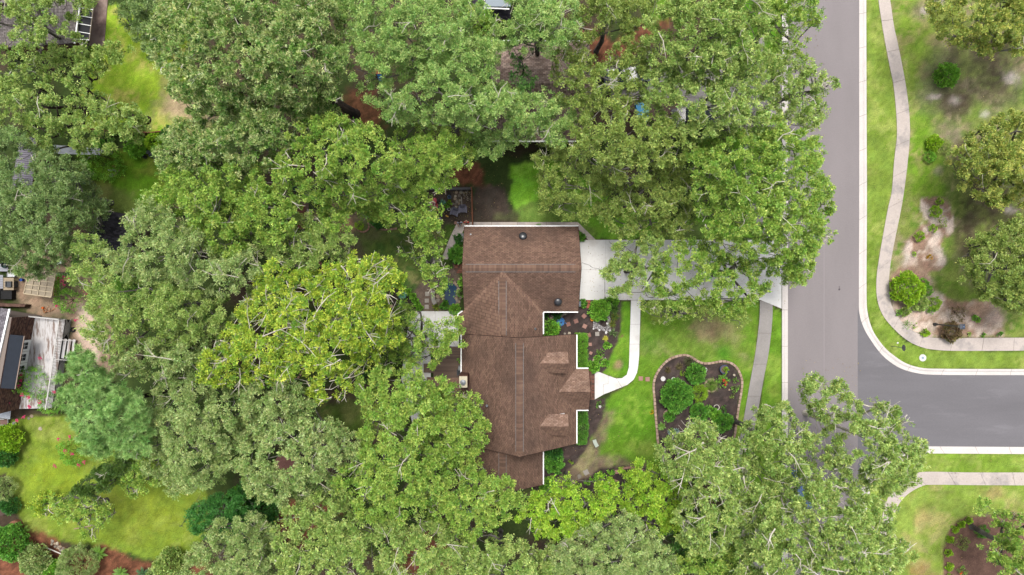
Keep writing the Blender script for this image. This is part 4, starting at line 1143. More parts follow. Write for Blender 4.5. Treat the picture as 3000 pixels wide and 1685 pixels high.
# --- centre north
T('oak_tree', 'yellow-green oak in the middle of the wood above the back garden', [(760, 330), (830, 300), (900, 320), (960, 330), (1010, 370), (1000, 420), (960, 450), (970, 490), (900, 500), (850, 480), (790, 500), (740, 470), (700, 440), (720, 390)], 16, 'oak', 'bright', gaps=[(785, 420, 10)], twigs=2.4)
T('oak_tree', 'medium green oak left of the small fenced yard', [(1000, 330), (1080, 310), (1150, 330), (1185, 350), (1180, 400), (1150, 440), (1120, 470), (1060, 470), (1080, 500), (1040, 510), (990, 480), (970, 440), (1010, 410)], 13, 'fine', 'bright', gaps=[(1160, 430, 16)], R=(22, 34), twigs=1.6)
T('oak_tree', 'bushy oak above the curved brick edging in the back garden', [(880, 500), (960, 480), (1010, 500), (1070, 500), (1090, 520), (1080, 560), (1100, 590), (1060, 600), (1020, 570), (960, 560), (900, 540), (860, 540)], 12, 'oak', 'bright', R=(20, 32), gaps=[(1110, 540, 8)], twigs=2)
T('oak_tree', 'thin light oak hanging down over the garden between the wood and the garage', [(1020, 600), (1060, 590), (1110, 580), (1120, 610), (1100, 640), (1130, 680), (1150, 690), (1130, 710), (1100, 740), (1070, 720), (1060, 680), (1020, 650), (990, 630)], 9, 'thin', 'bright', R=(13, 20), drop=1.5, twigs=2, dens=1.5, gaps=[(1120, 660, 6)], lower=.2, grow=2)
T('oak_tree', 'medium green oak over the brick terrace with the green cloth', [(640, 420), (700, 440), (740, 480), (800, 510), (850, 490), (870, 540), (840, 580), (800, 570), (760, 600), (700, 620), (660, 590), (600, 600), (560, 560), (580, 480)], 14, 'oak', 'bright', gaps=[(755, 490, 12), (768, 550, 20), (690, 425, 6)], R=(22, 34), twigs=1.8)
T('oak_tree', 'pale speckled oak left of the curved brick flower ring', [(760, 560), (840, 590), (880, 600), (870, 650), (830, 650), (790, 640), (760, 670), (700, 660), (660, 640), (640, 600), (700, 610)], 14, 'fine', 'oak', gaps=[(790, 680, 12)], R=(20, 32), twigs=2.4)
T('oak_tree', 'dense mid green tree on the left of the wood, above the black shed', [(430, 440), (500, 420), (560, 410), (640, 430), (600, 480), (590, 560), (640, 590), (600, 640), (540, 640), (500, 600), (470, 560), (440, 560), (400, 520), (370, 500)], 14, 'oak', 'bright', twigs=1.2)
T('oak_tree', 'tall pale oak crowding the black shed roof', [(330, 560), (370, 500), (410, 530), (450, 560), (500, 600), (560, 650), (640, 620), (640, 700), (560, 740), (480, 720), (420, 700), (360, 700), (300, 690), (260, 640), (340, 620)], 15, 'fine', 'silver', gaps=[(370, 590, 8)], twigs=2.4)
T('oak_tree', 'pale yellowish oak above the white deck house', [(210, 610), (260, 600), (290, 650), (340, 690), (430, 700), (500, 740), (560, 750), (560, 830), (500, 860), (420, 850), (340, 870), (270, 860), (220, 830), (230, 760), (195, 690), (215, 660)], 14, 'fine', 'oak', gaps=[(335, 740, 16), (262, 655, 12), (300, 690, 6)], twigs=2.6, R=(24, 36))
T('oak_tree', 'sprawling light oak with long pale limbs left of the yellow tree', [(300, 860), (380, 850), (450, 860), (520, 850), (600, 770), (640, 680), (700, 670), (680, 760), (620, 800), (560, 870), (520, 930), (470, 960), (420, 950), (360, 940), (300, 930), (260, 900)], 13, 'oak', 'silver', gaps=[(480, 835, 9), (400, 955, 12)], twigs=3.4, base=oneshot(500, 935), trunk_r=.3, bark=DARK_BARK, twl=1.7)
T('oak_tree', 'grey-green live oak with fine drooping foliage over the cluttered left patio', [(-40, 330), (60, 340), (100, 390), (150, 400), (190, 440), (215, 500), (240, 540), (230, 600), (190, 650), (150, 660), (110, 690), (40, 680), (-40, 640)], 11, 'fine', 'gray', gaps=[(70, 435, 20), (250, 590, 12), (50, 590, 8), (60, 400, 12), (205, 575, 10)], R=(22, 36), twigs=1.8, dens=1.1)
T('oak_tree', 'dark grey-green tree beside the sago palm and the small lawn', [(150, 410), (220, 420), (230, 480), (280, 520), (260, 560), (215, 590), (200, 520), (170, 470)], 6, 'fine', 'gray', R=(16, 26), drop=1.5, twigs=1, dens=.8)
# --- yellow tree and around
YP = [(600, 780), (640, 740), (630, 690), (700, 650), (750, 680), (800, 690), (860, 640), (920, 650), (970, 640), (1000, 680), (1010, 720), (990, 770), (1000, 820), (1010, 860), (960, 880), (930, 920), (900, 960), (860, 1000), (810, 1025), (780, 980), (730, 960), (680, 980), (620, 950), (560, 980), (500, 960), (500, 900), (560, 850)]
T('hickory_tree', 'bright yellow tree with many bare silvery twigs in the back garden', YP, 15, 'oak', 'yellow', gaps=[(840, 870, 12), (750, 945, 10), (790, 940, 8), (880, 900, 10)], twigs=5, R=(22, 34), bark=PALE_BARK, lower=.5, grow=0, dens=.85, trunk_r=.28, twl=1.7)
T('oak_tree', 'medium green tree shading the left side of the concrete patio', [(985, 800), (1010, 770), (1060, 780), (1080, 810), (1150, 800), (1170, 830), (1150, 870), (1100, 900), (1060, 920), (1010, 900), (980, 940), (940, 930), (960, 880), (1000, 860)], 10, 'oak', 'bright', gaps=[(1090, 795, 14), (1058, 830, 10), (1030, 940, 16)], R=(18, 28), twigs=1.4, grow=2)
T('pine_tree', 'blue-green pine with tufted needles left of the pale oak', [(150, 960), (190, 870), (230, 880), (250, 930), (300, 960), (360, 990), (375, 1050), (380, 1120), (350, 1155), (290, 1130), (240, 1140), (200, 1110), (180, 1050), (150, 1020)], 15, 'pine', 'pine', R=(18, 28), twigs=.6, lower=.6, fall=60, bark=DARK_BARK, grow=2)
T('oak_tree', 'pale grey-green oak right of the pine', [(380, 1000), (420, 960), (480, 960), (560, 980), (600, 960), (640, 1000), (640, 1060), (600, 1100), (580, 1150), (560, 1200), (480, 1220), (430, 1250), (420, 1200), (380, 1160), (370, 1080)], 13, 'fine', 'silver', twigs=2.2)
T('oak_tree', 'speckled grey-green oak over the reddish garden roof', [(620, 980), (680, 990), (730, 970), (790, 1010), (800, 1060), (870, 1080), (920, 1100), (900, 1160), (850, 1180), (800, 1230), (760, 1250), (700, 1260), (640, 1240), (600, 1180), (620, 1090)], 14, 'oak', 'silver', gaps=[(720, 1150, 12), (700, 1180, 8), (605, 1200, 14), (850, 1160, 6)], twigs=2.2)
T('oak_tree', 'bright green oak with rounded clumps below the patio', [(930, 960), (990, 930), (1060, 950), (1130, 960), (1110, 1000), (1130, 1060), (1100, 1130), (1140, 1190), (1080, 1260), (1000, 1290), (920, 1290), (880, 1240), (850, 1180), (900, 1150), (940, 1080), (920, 1020), (900, 990)], 15, 'oak', 'bright', gaps=[(1062, 990, 8), (880, 1060, 20), (915, 1230, 8), (1066, 1050, 5)], twigs=1.8)
T('oak_tree', 'rounded bright green oak leaning over the left slope of the brown main roof', [(1050, 1010), (1110, 970), (1160, 980), (1190, 1000), (1220, 1030), (1230, 1080), (1205, 1130), (1170, 1170), (1120, 1180), (1080, 1130), (1060, 1070)], 13, 'oak', 'bright', R=(20, 30), twigs=1.2, gaps=[(1062, 1010, 5)], grow=2)
T('oak_tree', 'light oak overlapping the lower end of the brown roof', [(1130, 1190), (1190, 1170), (1225, 1170), (1215, 1200), (1260, 1210), (1300, 1230), (1300, 1270), (1250, 1300), (1200, 1340), (1130, 1350), (1080, 1300), (1100, 1240)], 13, 'oak', 'bright', gaps=[(1180, 1280, 6)], R=(20, 30), twigs=2)
T('oak_tree', 'olive oak with long pale branches at the lower middle edge', [(760, 1260), (850, 1240), (920, 1300), (1000, 1300), (1080, 1310), (1140, 1360), (1120, 1420), (1060, 1460), (1000, 1430), (960, 1500), (800, 1500), (720, 1480), (700, 1400), (700, 1320)], 14, 'oak', 'oak', gaps=[(1030, 1430, 14), (940, 1390, 8), (700, 1300, 14)], twigs=2.6)
T('oak_tree', 'dusty grey-green shrubby tree at the bottom edge right of the round lawn', [(500, 1370), (560, 1320), (640, 1310), (690, 1330), (700, 1420), (720, 1500), (470, 1500), (480, 1420)], 10, 'fine', 'silver', twigs=1.6)
T('oak_tree', 'pale olive tree at the bottom edge below the brown house', [(1150, 1370), (1220, 1340), (1280, 1360), (1330, 1380), (1400, 1370), (1420, 1420), (1400, 1500), (1140, 1500), (1120, 1430)], 12, 'oak', 'oak', gaps=[(1195, 1440, 6)], twigs=2)
T('hickory_tree', 'layered yellow-green tree just below the south end of the brown house', [(1310, 1290), (1340, 1250), (1400, 1200), (1430, 1195), (1470, 1240), (1510, 1200), (1560, 1215), (1555, 1260), (1530, 1300), (1480, 1340), (1400, 1350), (1340, 1340)], 13, 'oak', 'lime', R=(20, 32), gaps=[(1545, 1270, 5)], twigs=1.6, dens=.9, grow=2)
T('camphor_tree', 'vivid lime green tree beside the lower mulch bed', [(1560, 1190), (1600, 1165), (1640, 1180), (1690, 1200), (1720, 1260), (1700, 1330), (1640, 1340), (1580, 1300), (1540, 1260), (1570, 1230)], 10, 'oak', 'lime', R=(20, 32), twigs=1, drop=3, grow=2)
T('oak_tree', 'pale grey-green tree at the bottom edge under the lime tree', [(1400, 1370), (1480, 1340), (1540, 1310), (1600, 1310), (1650, 1350), (1690, 1400), (1700, 1500), (1410, 1500)], 14, 'fine', 'silver', twigs=2, gaps=[(1535, 1290, 8)])
T('oak_tree', 'big willow-leaved oak with forked white branches below the kidney flower bed', [(1650, 1140), (1690, 1090), (1740, 1060), (1790, 1070), (1830, 1110), (1880, 1100), (1880, 1170), (1900, 1240), (1880, 1320), (1820, 1380), (1760, 1400), (1720, 1370), (1700, 1300), (1720, 1240), (1680, 1200)], 15, 'star', 'oak', R=(18, 28), twigs=4.5, lower=.4, dens=1.2, gaps=[(1712, 1225, 9), (1780, 1230, 12), (1720, 1160, 6)], bark=PALE_BARK, grow=2, twl=1.7)
T('oak_tree', 'willow-leaved oak above the hidden pavement left of the road', [(1860, 1090), (1880, 1050), (1930, 1010), (1985, 1030), (2000, 1060), (2040, 1090), (2060, 1130), (2040, 1190), (1990, 1230), (1930, 1240), (1900, 1200), (1870, 1150)], 14, 'star', 'oak', R=(20, 32), twigs=2.5, gaps=[(1975, 1068, 6)], grow=2, twl=1.7)
T('oak_tree', 'open-crowned oak reaching across the road junction', [(2010, 960), (2040, 945), (2080, 955), (2130, 960), (2150, 1000), (2210, 1010), (2270, 1020), (2290, 1060), (2260, 1080), (2310, 1110), (2330, 1160), (2310, 1190), (2300, 1220), (2230, 1250), (2170, 1230), (2100, 1220), (2060, 1160), (2080, 1110), (2060, 1060), (2030, 1030), (2015, 1000)], 14, 'star', 'oak', R=(14, 22), lower=.25, dens=1.15, twigs=2.6, gaps=[(2140, 1120, 20), (2105, 1075, 20), (2098, 1010, 14), (2190, 1045, 16), (2150, 1180, 18), (2210, 1200, 8), (2060, 1100, 10), (2255, 1090, 8)], bark=PALE_BARK, grow=0, twl=1.7)
T('oak_tree', 'tall willow-leaved oak at the bottom beside the curved pavement, over the parked car', [(1900, 1240), (1990, 1230), (2050, 1190), (2100, 1230), (2170, 1240), (2240, 1280), (2230, 1330), (2270, 1370), (2280, 1410), (2230, 1430), (2200, 1500), (1900, 1500), (1860, 1420), (1870, 1330)], 16, 'star', 'oak', R=(18, 30), twigs=4, gaps=[(1998, 1226, 12), (2060, 1420, 8)], bark=PALE_BARK, twl=1.7, dens=1.2)
T('oak_tree', 'shaded oak at the bottom edge between the lime tree and the tall willow-leaved oak', [(1700, 1390), (1760, 1400), (1830, 1380), (1880, 1350), (1900, 1420), (1910, 1500), (1690, 1500)], 13, 'star', 'bright', twigs=2)
T('fig_tree', 'dark green undergrowth tree at the centre of the lower wood', [(1640, 1340), (1700, 1320), (1780, 1290), (1830, 1300), (1860, 1360), (1800, 1420), (1700, 1420)], 9, 'oak', 'dark', R=(18, 28), twigs=0)
# --- east side
T('live_oak_tree', 'golden-green live oak in the top right corner', [(2325, 20), (2360, -40), (2640, -40), (2640, 110), (2576, 130), (2520, 120), (2470, 125), (2420, 110), (2380, 90), (2350, 60)], 9, 'oak', 'east', R=(22, 34), drop=3.5, twigs=.8, dens=1.1, fall=70)
T('live_oak_tree', 'round golden-green live oak at the right edge, upper of the two middle ones', [(2400, 410), (2440, 350), (2500, 310), (2576, 290), (2660, 320), (2670, 450), (2600, 510), (2540, 500), (2500, 510), (2460, 480), (2420, 450)], 8, 'oak', 'east', R=(20, 32), drop=3.5, twigs=1, dens=1.1, fall=70)
T('live_oak_tree', 'round duller green live oak at the right edge, lower of the two middle ones', [(2425, 660), (2450, 610), (2500, 580), (2540, 560), (2640, 560), (2660, 740), (2600, 800), (2540, 770), (2490, 740), (2440, 710)], 8, 'oak', 'olive', R=(20, 32), drop=3.5, twigs=1, dens=1.1, fall=70)
T('maple_tree', 'dark green open tree in the bottom right corner above the brown mulch', [(2445, 1290), (2480, 1245), (2500, 1280), (2560, 1300), (2640, 1320), (2640, 1500), (2560, 1500), (2540, 1430), (2480, 1410), (2470, 1370), (2520, 1340), (2490, 1310)], 9, 'oak', 'bright', R=(18, 28), drop=2.5, twigs=1.6, gaps=[(2480, 1440, 12), (2500, 1360, 6)], grow=2)
# --- south-west garden
T('cypress_tree', 'leaning dark cypress across the round lawn', [(180, 1235), (210, 1210), (260, 1180), (310, 1160), (330, 1170), (310, 1200), (270, 1215), (240, 1240), (205, 1250)], 8, 'fine', pal('#4a6a28', '#64823a', '#3f5c22'), R=(14, 20), drop=2, twigs=.5, dens=1.6, lower=.6)
T('fruit_tree', 'light green fruit tree above the leaning cypress', [(270, 1150), (300, 1130), (360, 1140), (400, 1160), (420, 1190), (390, 1220), (350, 1230), (330, 1250), (320, 1210), (280, 1190)], 7, 'thin', 'bright', R=(14, 22), drop=2, twigs=1.4, dens=1.7)
T('fruit_tree', 'sparse young tree with drooping twigs in the middle of the round lawn', [(130, 1270), (180, 1250), (230, 1240), (260, 1260), (290, 1290), (250, 1310), (240, 1350), (210, 1340), (200, 1310), (150, 1300), (120, 1310)], 4.5, 'thin', 'bright', R=(10, 16), drop=1, twigs=1.6, dens=1.0, lower=.1)
T('fruit_tree', 'small yellow-leaved bush beside the sparse young tree', [(92, 1265), (115, 1250), (140, 1255), (145, 1275), (120, 1290), (95, 1285)], 2.5, 'oak', 'yellow', R=(10, 15), drop=.5, twigs=0)
T('tamarisk_tree', 'soft feathery dark green tree right of the round lawn', [(470, 1290), (510, 1270), (560, 1260), (600, 1230), (630, 1260), (640, 1330), (600, 1360), (560, 1350), (520, 1350), (490, 1320)], 6, 'fine', pal('#356f30', '#4c8a3c', '#5f9c4a'), R=(18, 28), drop=2.5, twigs=.4)
# ------------------------------------------------------------------ the neighbours' buildings
TANS = [C(x) for x in ('#a08c82', '#b39d90', '#8f7b72', '#9a8478', '#ab958a', '#877268')]
h2 = thing('tan_roofed_house', 'house with a tan brown shingle roof mostly hidden under the trees', 'house', (0, 0, 0))
a = P(1440, 122, 2.8); b = P(1726, 411, 2.8); ry = P(1500, 243, 5.6).y
N2 = [(a.x, a.y, 2.8), (b.x, a.y, 2.8), (b.x, ry, 5.4), (a.x, ry, 5.4)]
S2 = [(a.x, b.y, 2.8), (b.x, b.y, 2.8), (b.x, ry, 5.4), (a.x, ry, 5.4)]
d = MB(); slab_plane(d, N2); slab_plane(d, S2); r2 = d.build('roof', ROOF_BASE, h2)
TAN_M = mat('tan_shingle', rough=0.93, spec=0.15, tint=True, var=0.12, vscale=0.5, fine=0.12, fscale=14, bump=.35, bscale=60)
t = MB(); shingle_plane(N2, (0, -1, .7), TANS, t, tab=.33, expo=.19, jit=.13, seed=70); shingle_plane(S2, (0, 1, .7), TANS, t, tab=.33, expo=.19, jit=.13, seed=71)
t.build('shingle', TAN_M, r2, kind='stuff', colors=True)
rc = MB(); R = random.Random(5); x = a.x
while x < b.x - .2:
    c = TANS[R.randrange(6)]
    rc.face([(x + .012, ry - .22, 5.30), (x + .17, ry - .22, 5.30), (x + .18, ry, 5.45), (x + .012, ry, 5.45)], c)
    rc.face([(x + .012, ry, 5.45), (x + .18, ry, 5.45), (x + .17, ry + .22, 5.30), (x + .012, ry + .22, 5.30)], c)
    x += .19
rc.build('ridge_cap', TAN_M, r2, kind='stuff', colors=True)
for y in (a.y + .06, b.y - .06):
    m_ = MB(); m_.bar((a.x, y, 2.72), (b.x, y, 2.72), .16, .10); m_.build('gutter', WHITE, h2)
m_ = MB(); wallbox(m_, a.x + .4, b.y + .4, b.x - .4, a.y - .4, 2.7)
for x in (a.x + .4, b.x - .4): m_.face([(x, b.y + .4, 2.7), (x, a.y - .4, 2.7), (x, ry, 5.1)])
m_.build('wall', BRICK_M, h2)
p = P(1545, 270, 4.9); m_ = MB(); m_.tube([(p.x, p.y, 4.3), (p.x, p.y, 5.1)], .07, 8); m_.build('vent_pipe', BLACKM, h2)

# dark roof with blue-grey carport at the top edge
h3 = thing('dark_roofed_house', 'dark shingle roofed house cut by the top edge, with a flat blue-grey roof panel', 'house', (0, 0, 0))
DK = [C(x) for x in ('#4a4650', '#55505a', '#403c48', '#5a5560')]
a = P(1385, -140, 3.2); b = P(1496, 60, 2.8)
pl = [(a.x, b.y, 2.7), (b.x, b.y, 2.7), (b.x, a.y, 6.2), (a.x, a.y, 6.2)]
d = MB(); slab_plane(d, pl); r3 = d.build('roof', ROOF_BASE, h3)
t = MB(); shingle_plane(pl, (0, 1, .5), DK, t, seed=80); t.build('shingle', TAN_M, r3, kind='stuff', colors=True)
m_ = MB(); wallbox(m_, a.x + .4, b.y + .4, b.x - .4, a.y - .4, 2.6); m_.build('wall', BRICK_M, h3)
m_ = MB(); q = P(1422, 0, 5.4); w_ = P(1496, 19, 5.2); m_.prism([(q.x, q.y + 4), (w_.x, q.y + 4), (w_.x, w_.y), (q.x, w_.y)], 5.0, 5.2)
m_.build('flat_roof_panel', mat('blue_grey_panel', C('#8e9daa'), .6, .4, var=.06), h3)
m_ = MB(); m_.bar(P(1422, 23, 5.0), P(1492, 27, 4.9), .10, .12); m_.bar(P(1419, -60, 5.25), P(1419, 60, 3.0), .09, .1); m_.build('gutter', WHITE, h3)

# --- grey roofed house with screened porch, top left
h4 = thing('grey_roofed_house', 'house with a pale grey roof and a dark screened porch in the top left corner', 'house', (0, 0, 0))
GR = [C(x) for x in ('#a89e9c', '#9a908f', '#b4aaa8', '#8f8685')]
q = [P(-60, -60, 3.4), P(238, -60, 3.0), P(212, 125, 3.0), P(-60, 135, 3.4)]
hr = [P(-60, 40, 5.2), P(120, 30, 5.2)]
def plane_z(p, z): return Vector((p.x, p.y, z))
E = [plane_z(q[0], 2.8), plane_z(q[1], 2.8), plane_z(q[2], 2.8), plane_z(q[3], 2.8)]
RA, RB = Vector((hr[0].x, (E[0].y + E[3].y) / 2, 5.0)), Vector((E[1].x - 4.0, (E[1].y + E[2].y) / 2, 5.0))
d = MB(); t = MB()
for k, (pl, up) in enumerate((([E[0], E[1], RB, RA], (0, -1, .6)), ([E[3], E[2], RB, RA], (0, 1, .6)), ([E[1], E[2], RB], (-1, 0, .6)))):
    slab_plane(d, pl, .12); shingle_plane(pl, up, GR, t, seed=90 + k)
r4 = d.build('roof', ROOF_BASE, h4); t.build('shingle', TAN_M, r4, kind='stuff', colors=True)
m_ = MB(); m_.prism([(E[0].x + .4, E[0].y - .4), (E[1].x - .5, E[1].y - .4), (E[2].x - .5, E[2].y + .4), (E[3].x + .4, E[3].y + .4)], 0, 2.7); m_.build('wall', BRICK_M, h4)
m_ = MB(); m_.bar(E[1] + Vector((.05, 0, -.04)), E[2] + Vector((.05, 0, -.04)), .14, .12); m_.build('gutter', WHITE, h4)
# screened porch: dark mesh, white bars
sA, sB = P(228, 22, 2.6), P(216, 120, 2.6); sC, sD = P(262, 118, 1.9), P(275, 20, 1.9)
m_ = MB(); slab_plane(m_, [sA, sB, sC, sD], .04); m_.build('porch_screen', mat('screen_mesh', C('#2c2d36'), .6, .3, fine=.2), h4)
for k in range(5):
    f = k / 4.0
    u0 = sA.lerp(sB, min(1, f * .95)); u1 = sD.lerp(sC, min(1, f * .95 + .10))
    m_ = MB(); m_.bar(u0 + Vector((0, 0, .05)), u1 + Vector((0, 0, .05)), .07, .06); m_.build('screen_bar', WHITE, h4)
m_ = MB(); m_.bar(sD + Vector((0, 0, .04)), sC + Vector((0, 0, .04)), .08, .07); m_.build('screen_bar', mat('beige_trim', C('#b5a496'), .7, .3), h4)
# concrete strip beside it
cs = MB(); cs.poly(PL([(272, -20), (318, -20), (306, 135), (262, 135)], .008)); cso = cs.build('garden_path', JOINT, kind='structure')
OLDC = mat('old_concrete', C('#b59e94'), .95, .1, col2=C('#87706a'), vscale=1.2, var=.15, fine=.12)
for (y0, y1) in ((-20, 72), (72.6, 135)):
    xa = lambda y: 274 - (y + 20) * .077; xb = lambda y: 317.5 - (y + 20) * .077
    slab(cso, [(xa(y0), y0), (xb(y0), y0), (xb(y1), y1), (xa(y1), y1)], .05, OLDC)

# --- black shingled shed, left
shed = thing('black_shed', 'small shed with a black shingle roof half under pale foliage', 'shed', (0, 0, 0))
BK = [C(x, .9) for x in ('#3f3d44', '#4b484f', '#35333a', '#55525a')]
c_ = [P(288, 614, 2.6), P(405, 632, 2.6), P(385, 770, 2.6), P(262, 752, 2.6)]
c_ = [plane_z(p, 2.2) for p in c_]
ra, rb = plane_z(c_[0].lerp(c_[3], .5), 3.1), plane_z(c_[1].lerp(c_[2], .5), 3.1)
d = MB(); t = MB()
for k, (pl, up) in enumerate((([c_[0], c_[1], rb, ra], (0, -1, .5)), ([c_[3], c_[2], rb, ra], (0, 1, .5)))):
    slab_plane(d, pl, .1); shingle_plane(pl, up, BK, t, seed=100 + k)
r5 = d.build('roof', ROOF_BASE, shed); t.build('shingle', TAN_M, r5, kind='stuff', colors=True)
m_ = MB(); cn = sum(c_, Vector()) / 4
m_.prism([tuple(cn + (p - cn) * .92)[:2] for p in c_], 0, 2.15); m_.build('wall', mat('shed_board', C('#7a6a5c'), .9, .1), shed)

# --- corrugated shed roofs on the left
CORR = mat('corrugated_metal', C('#8e8894'), .55, .4, metal=.3, var=.15, vscale=.8, fine=.1)
def corrugated(name, label, cat, pts, z, mat_, ribs, z2=None, wallh=True):
    root = thing(name, label, cat, (0, 0, 0))
    A, B, C_, D = [P(x, y, z) for x, y in pts]      # A-B one end, D-C the other; ribs run A->D
    m_ = MB()
    for k in range(ribs):
        for j, (f0, f1, h0, h1) in enumerate(((0, .25, 0, .05), (.25, .5, .05, 0), (.5, 1.0, 0, 0))):
            s0, s1_ = (k + f0) / ribs, (k + f1) / ribs
            a0, a1 = A.lerp(B, s0), A.lerp(B, s1_); b0, b1 = D.lerp(C_, s0), D.lerp(C_, s1_)
            m_.face([a0 + Vector((0, 0, h0)), a1 + Vector((0, 0, h1)), b1 + Vector((0, 0, h1)), b0 + Vector((0, 0, h0))])
    m_.build('roof', mat_, root)
    w = MB(); cn = (A + B + C_ + D) / 4
    if wallh:
        w.prism([tuple(cn + (p - cn) * .93)[:2] for p in (A, B, C_, D)], 0, z - .06); w.build('wall', mat('rusty_board', C('#7d5a48'), .9, .1, col2=C('#9a8478'), vscale=2), root)
    else:
        for p in (A, B, C_, D):
            q = cn + (p - cn) * .93
            w.tube([(q.x, q.y, 0), (q.x, q.y, z)], .05, 6)
        w.build('post', mat('old_post', C('#6a5a4c'), .9, .1), root)
    return root
corrugated('metal_roofed_shed', 'shed with a grey ribbed metal roof under the thick dark limbs on the left', 'shed', [(60, 400), (30, 560), (92, 568), (110, 404)], 2.2, CORR, 26)
corrugated('lean_to_roof', 'long narrow bright ribbed metal roof beside the little cooker', 'lean-to', [(155, 424), (158, 450), (293, 454), (294, 434)], 1.9, mat('bright_corrugated', C('#c9ced6'), .45, .5, metal=.3, var=.2, vscale=1.5), 6, wallh=False)
# ------------------------------------------------------------------ shrubs, palms, grasses, flowers
SHK = {
 'round': dict(m=26, cr=.12, ll=.085, lw=.045, d=1500),
 'leafy': dict(m=12, cr=.13, ll=.17, lw=.11, d=620),
 'big':   dict(m=10, cr=.17, ll=.24, lw=.13, d=330),
 'fluff': dict(m=26, cr=.13, ll=.12, lw=.02, d=1500),
 'sparse': dict(m=12, cr=.16, ll=.12, lw=.06, d=260),
}
SP = {k: [tuple(t * .9 for t in c) for c in v] for k, v in PAL.items()}
SP['yg'] = [C(h, 2.0) for h in ('#6f9a1c', '#8cb428', '#a4c83a', '#7ca622')]
SP['brown'] = [C(h, 2.3) for h in ('#5d4a38', '#73604a', '#6a6a3c', '#836c54')]
SP['deepg'] = [C(h, 2.0) for h in ('#447c2a', '#5c9634', '#78ac44', '#4e8830')]
SP['mid'] = [C(h, 2.0) for h in ('#588e2c', '#72aa36', '#90c248', '#649c30')]
SP['shadeg'] = [C(h, 2.0) for h in ('#356a28', '#487c34', '#326030')]
SP['orange'] = [C(h, 1.6) for h in ('#e0a010', '#d8b020', '#b89a20')]

def shrub(name, label, px, py, rpx, h, kind='round', pal_='mid', cat='shrub', group=None, sx=1.0, rz=0.0, flowers=None, z0=0.0, dome=.85):
    K = SHK[kind]
    r = rpx / 30.0
    k = (H - h * .5) / H
    c = P(px, py, h * .5); c.z = z0
    root = thing(name, label, cat, tuple(c), 0, group)
    n = max(5, int(K['d'] * math.pi * r * r * sx * 1.3 / K['m']))
    u = unit(nr.normal(size=(n * 2, 3))); u = u[u[:, 2] > -.2][:n]
    n = len(u)
    lump = 1 + .14 * np.sin(u[:, 0:1] * 5 + rpx) * np.cos(u[:, 1:2] * 4 + px) 
    rr = (.72 + .32 * nr.random((n, 1))) * lump
    hz = h - z0
    p = u * rr * np.array([r * k * sx, r * k, hz * .55]) + np.array([0, 0, hz * .45])
    p[:, 2] = np.maximum(p[:, 2], .04)
    ca, sa = math.cos(rz), math.sin(rz)
    x, y = p[:, 0].copy(), p[:, 1].copy(); p[:, 0] = x * ca - y * sa; p[:, 1] = x * sa + y * ca
    f = min(1.0, .55 + r * .6)
    me = leaf_mesh('foliage', p, u, K['cr'] * f * (.7 + .6 * nr.random(n)), K['m'], K['ll'] * (.8 + .25 * f), K['lw'] * (.95 + .35 * f), SP[pal_] if isinstance(pal_, str) else pal_, flat=.6, up=.4, tri=True)
    me.materials.append(LEAF)
    link(bpy.data.objects.new('foliage', me), root)
    mb = MB()
    for q in range(5):
        a = q * 1.3 + px
        mb.tube([(0, 0, -.02), (.3 * r * math.cos(a), .3 * r * math.sin(a), hz * .3), (.65 * r * sx * math.cos(a), .65 * r * math.sin(a), hz * .6)], [.03 * f, .02 * f, .008], n=4, cap=False)
    mb.build('stem', DARK_BARK, root)
    if flowers:
        col, pts = flowers
        m = mat('petals_' + name, col, .6, .2)
        for (fx, fy, fr) in pts:
            fb = MB(); q = P(fx, fy, h * .95); q = Vector((q.x - c.x, q.y - c.y, h * .95 - z0))
            R = random.Random(fx)
            for j in range(14):
                d = Vector((R.gauss(0, 1), R.gauss(0, 1), R.gauss(0, .5))) * fr * .5
                fb.box(q + d, (.07, .07, .03), rz=R.random() * 3)
            fb.build('flower', m, root)
    return root

_frond_cache = {}
def frond_mesh(kind, L, w, segs, arch, leaf):
    key = (kind, L, w)
    if key in _frond_cache: return _frond_cache[key]
    v, f = [], []
    rib = []
    for i in range(segs + 1):
        t = i / segs
        rib.append(Vector((L * t * (1 - .18 * arch * t), 0, arch * L * (t * .9 - t * t * .95))))
    # rib
    mb = MB()
    mb.tube(rib, [.018 * (1 - .8 * i / segs) + .003 for i in range(segs + 1)], n=3, cap=False)
    for i in range(segs * 2):
        t = (i + 1) / (segs * 2 + 1)
        j = min(segs - 1, int(t * segs)); p = rib[j].lerp(rib[j + 1], t * segs - j)
        wl_ = w * math.sin(math.pi * min(.98, t * .9 + .12)) + .03
        for s in (-1, 1):
            e = p + Vector((wl_ * .45, s * wl_, -wl_ * .15))
            d = Vector((leaf, 0, 0))
            mb.face([p - d * .5, p + d * .5, e] if s > 0 else [p + d * .5, p - d * .5, e])
    me = bpy.data.meshes.new('frond'); me.from_pydata(mb.v, [], mb.f); me.update()
    _frond_cache[key] = me
    return me

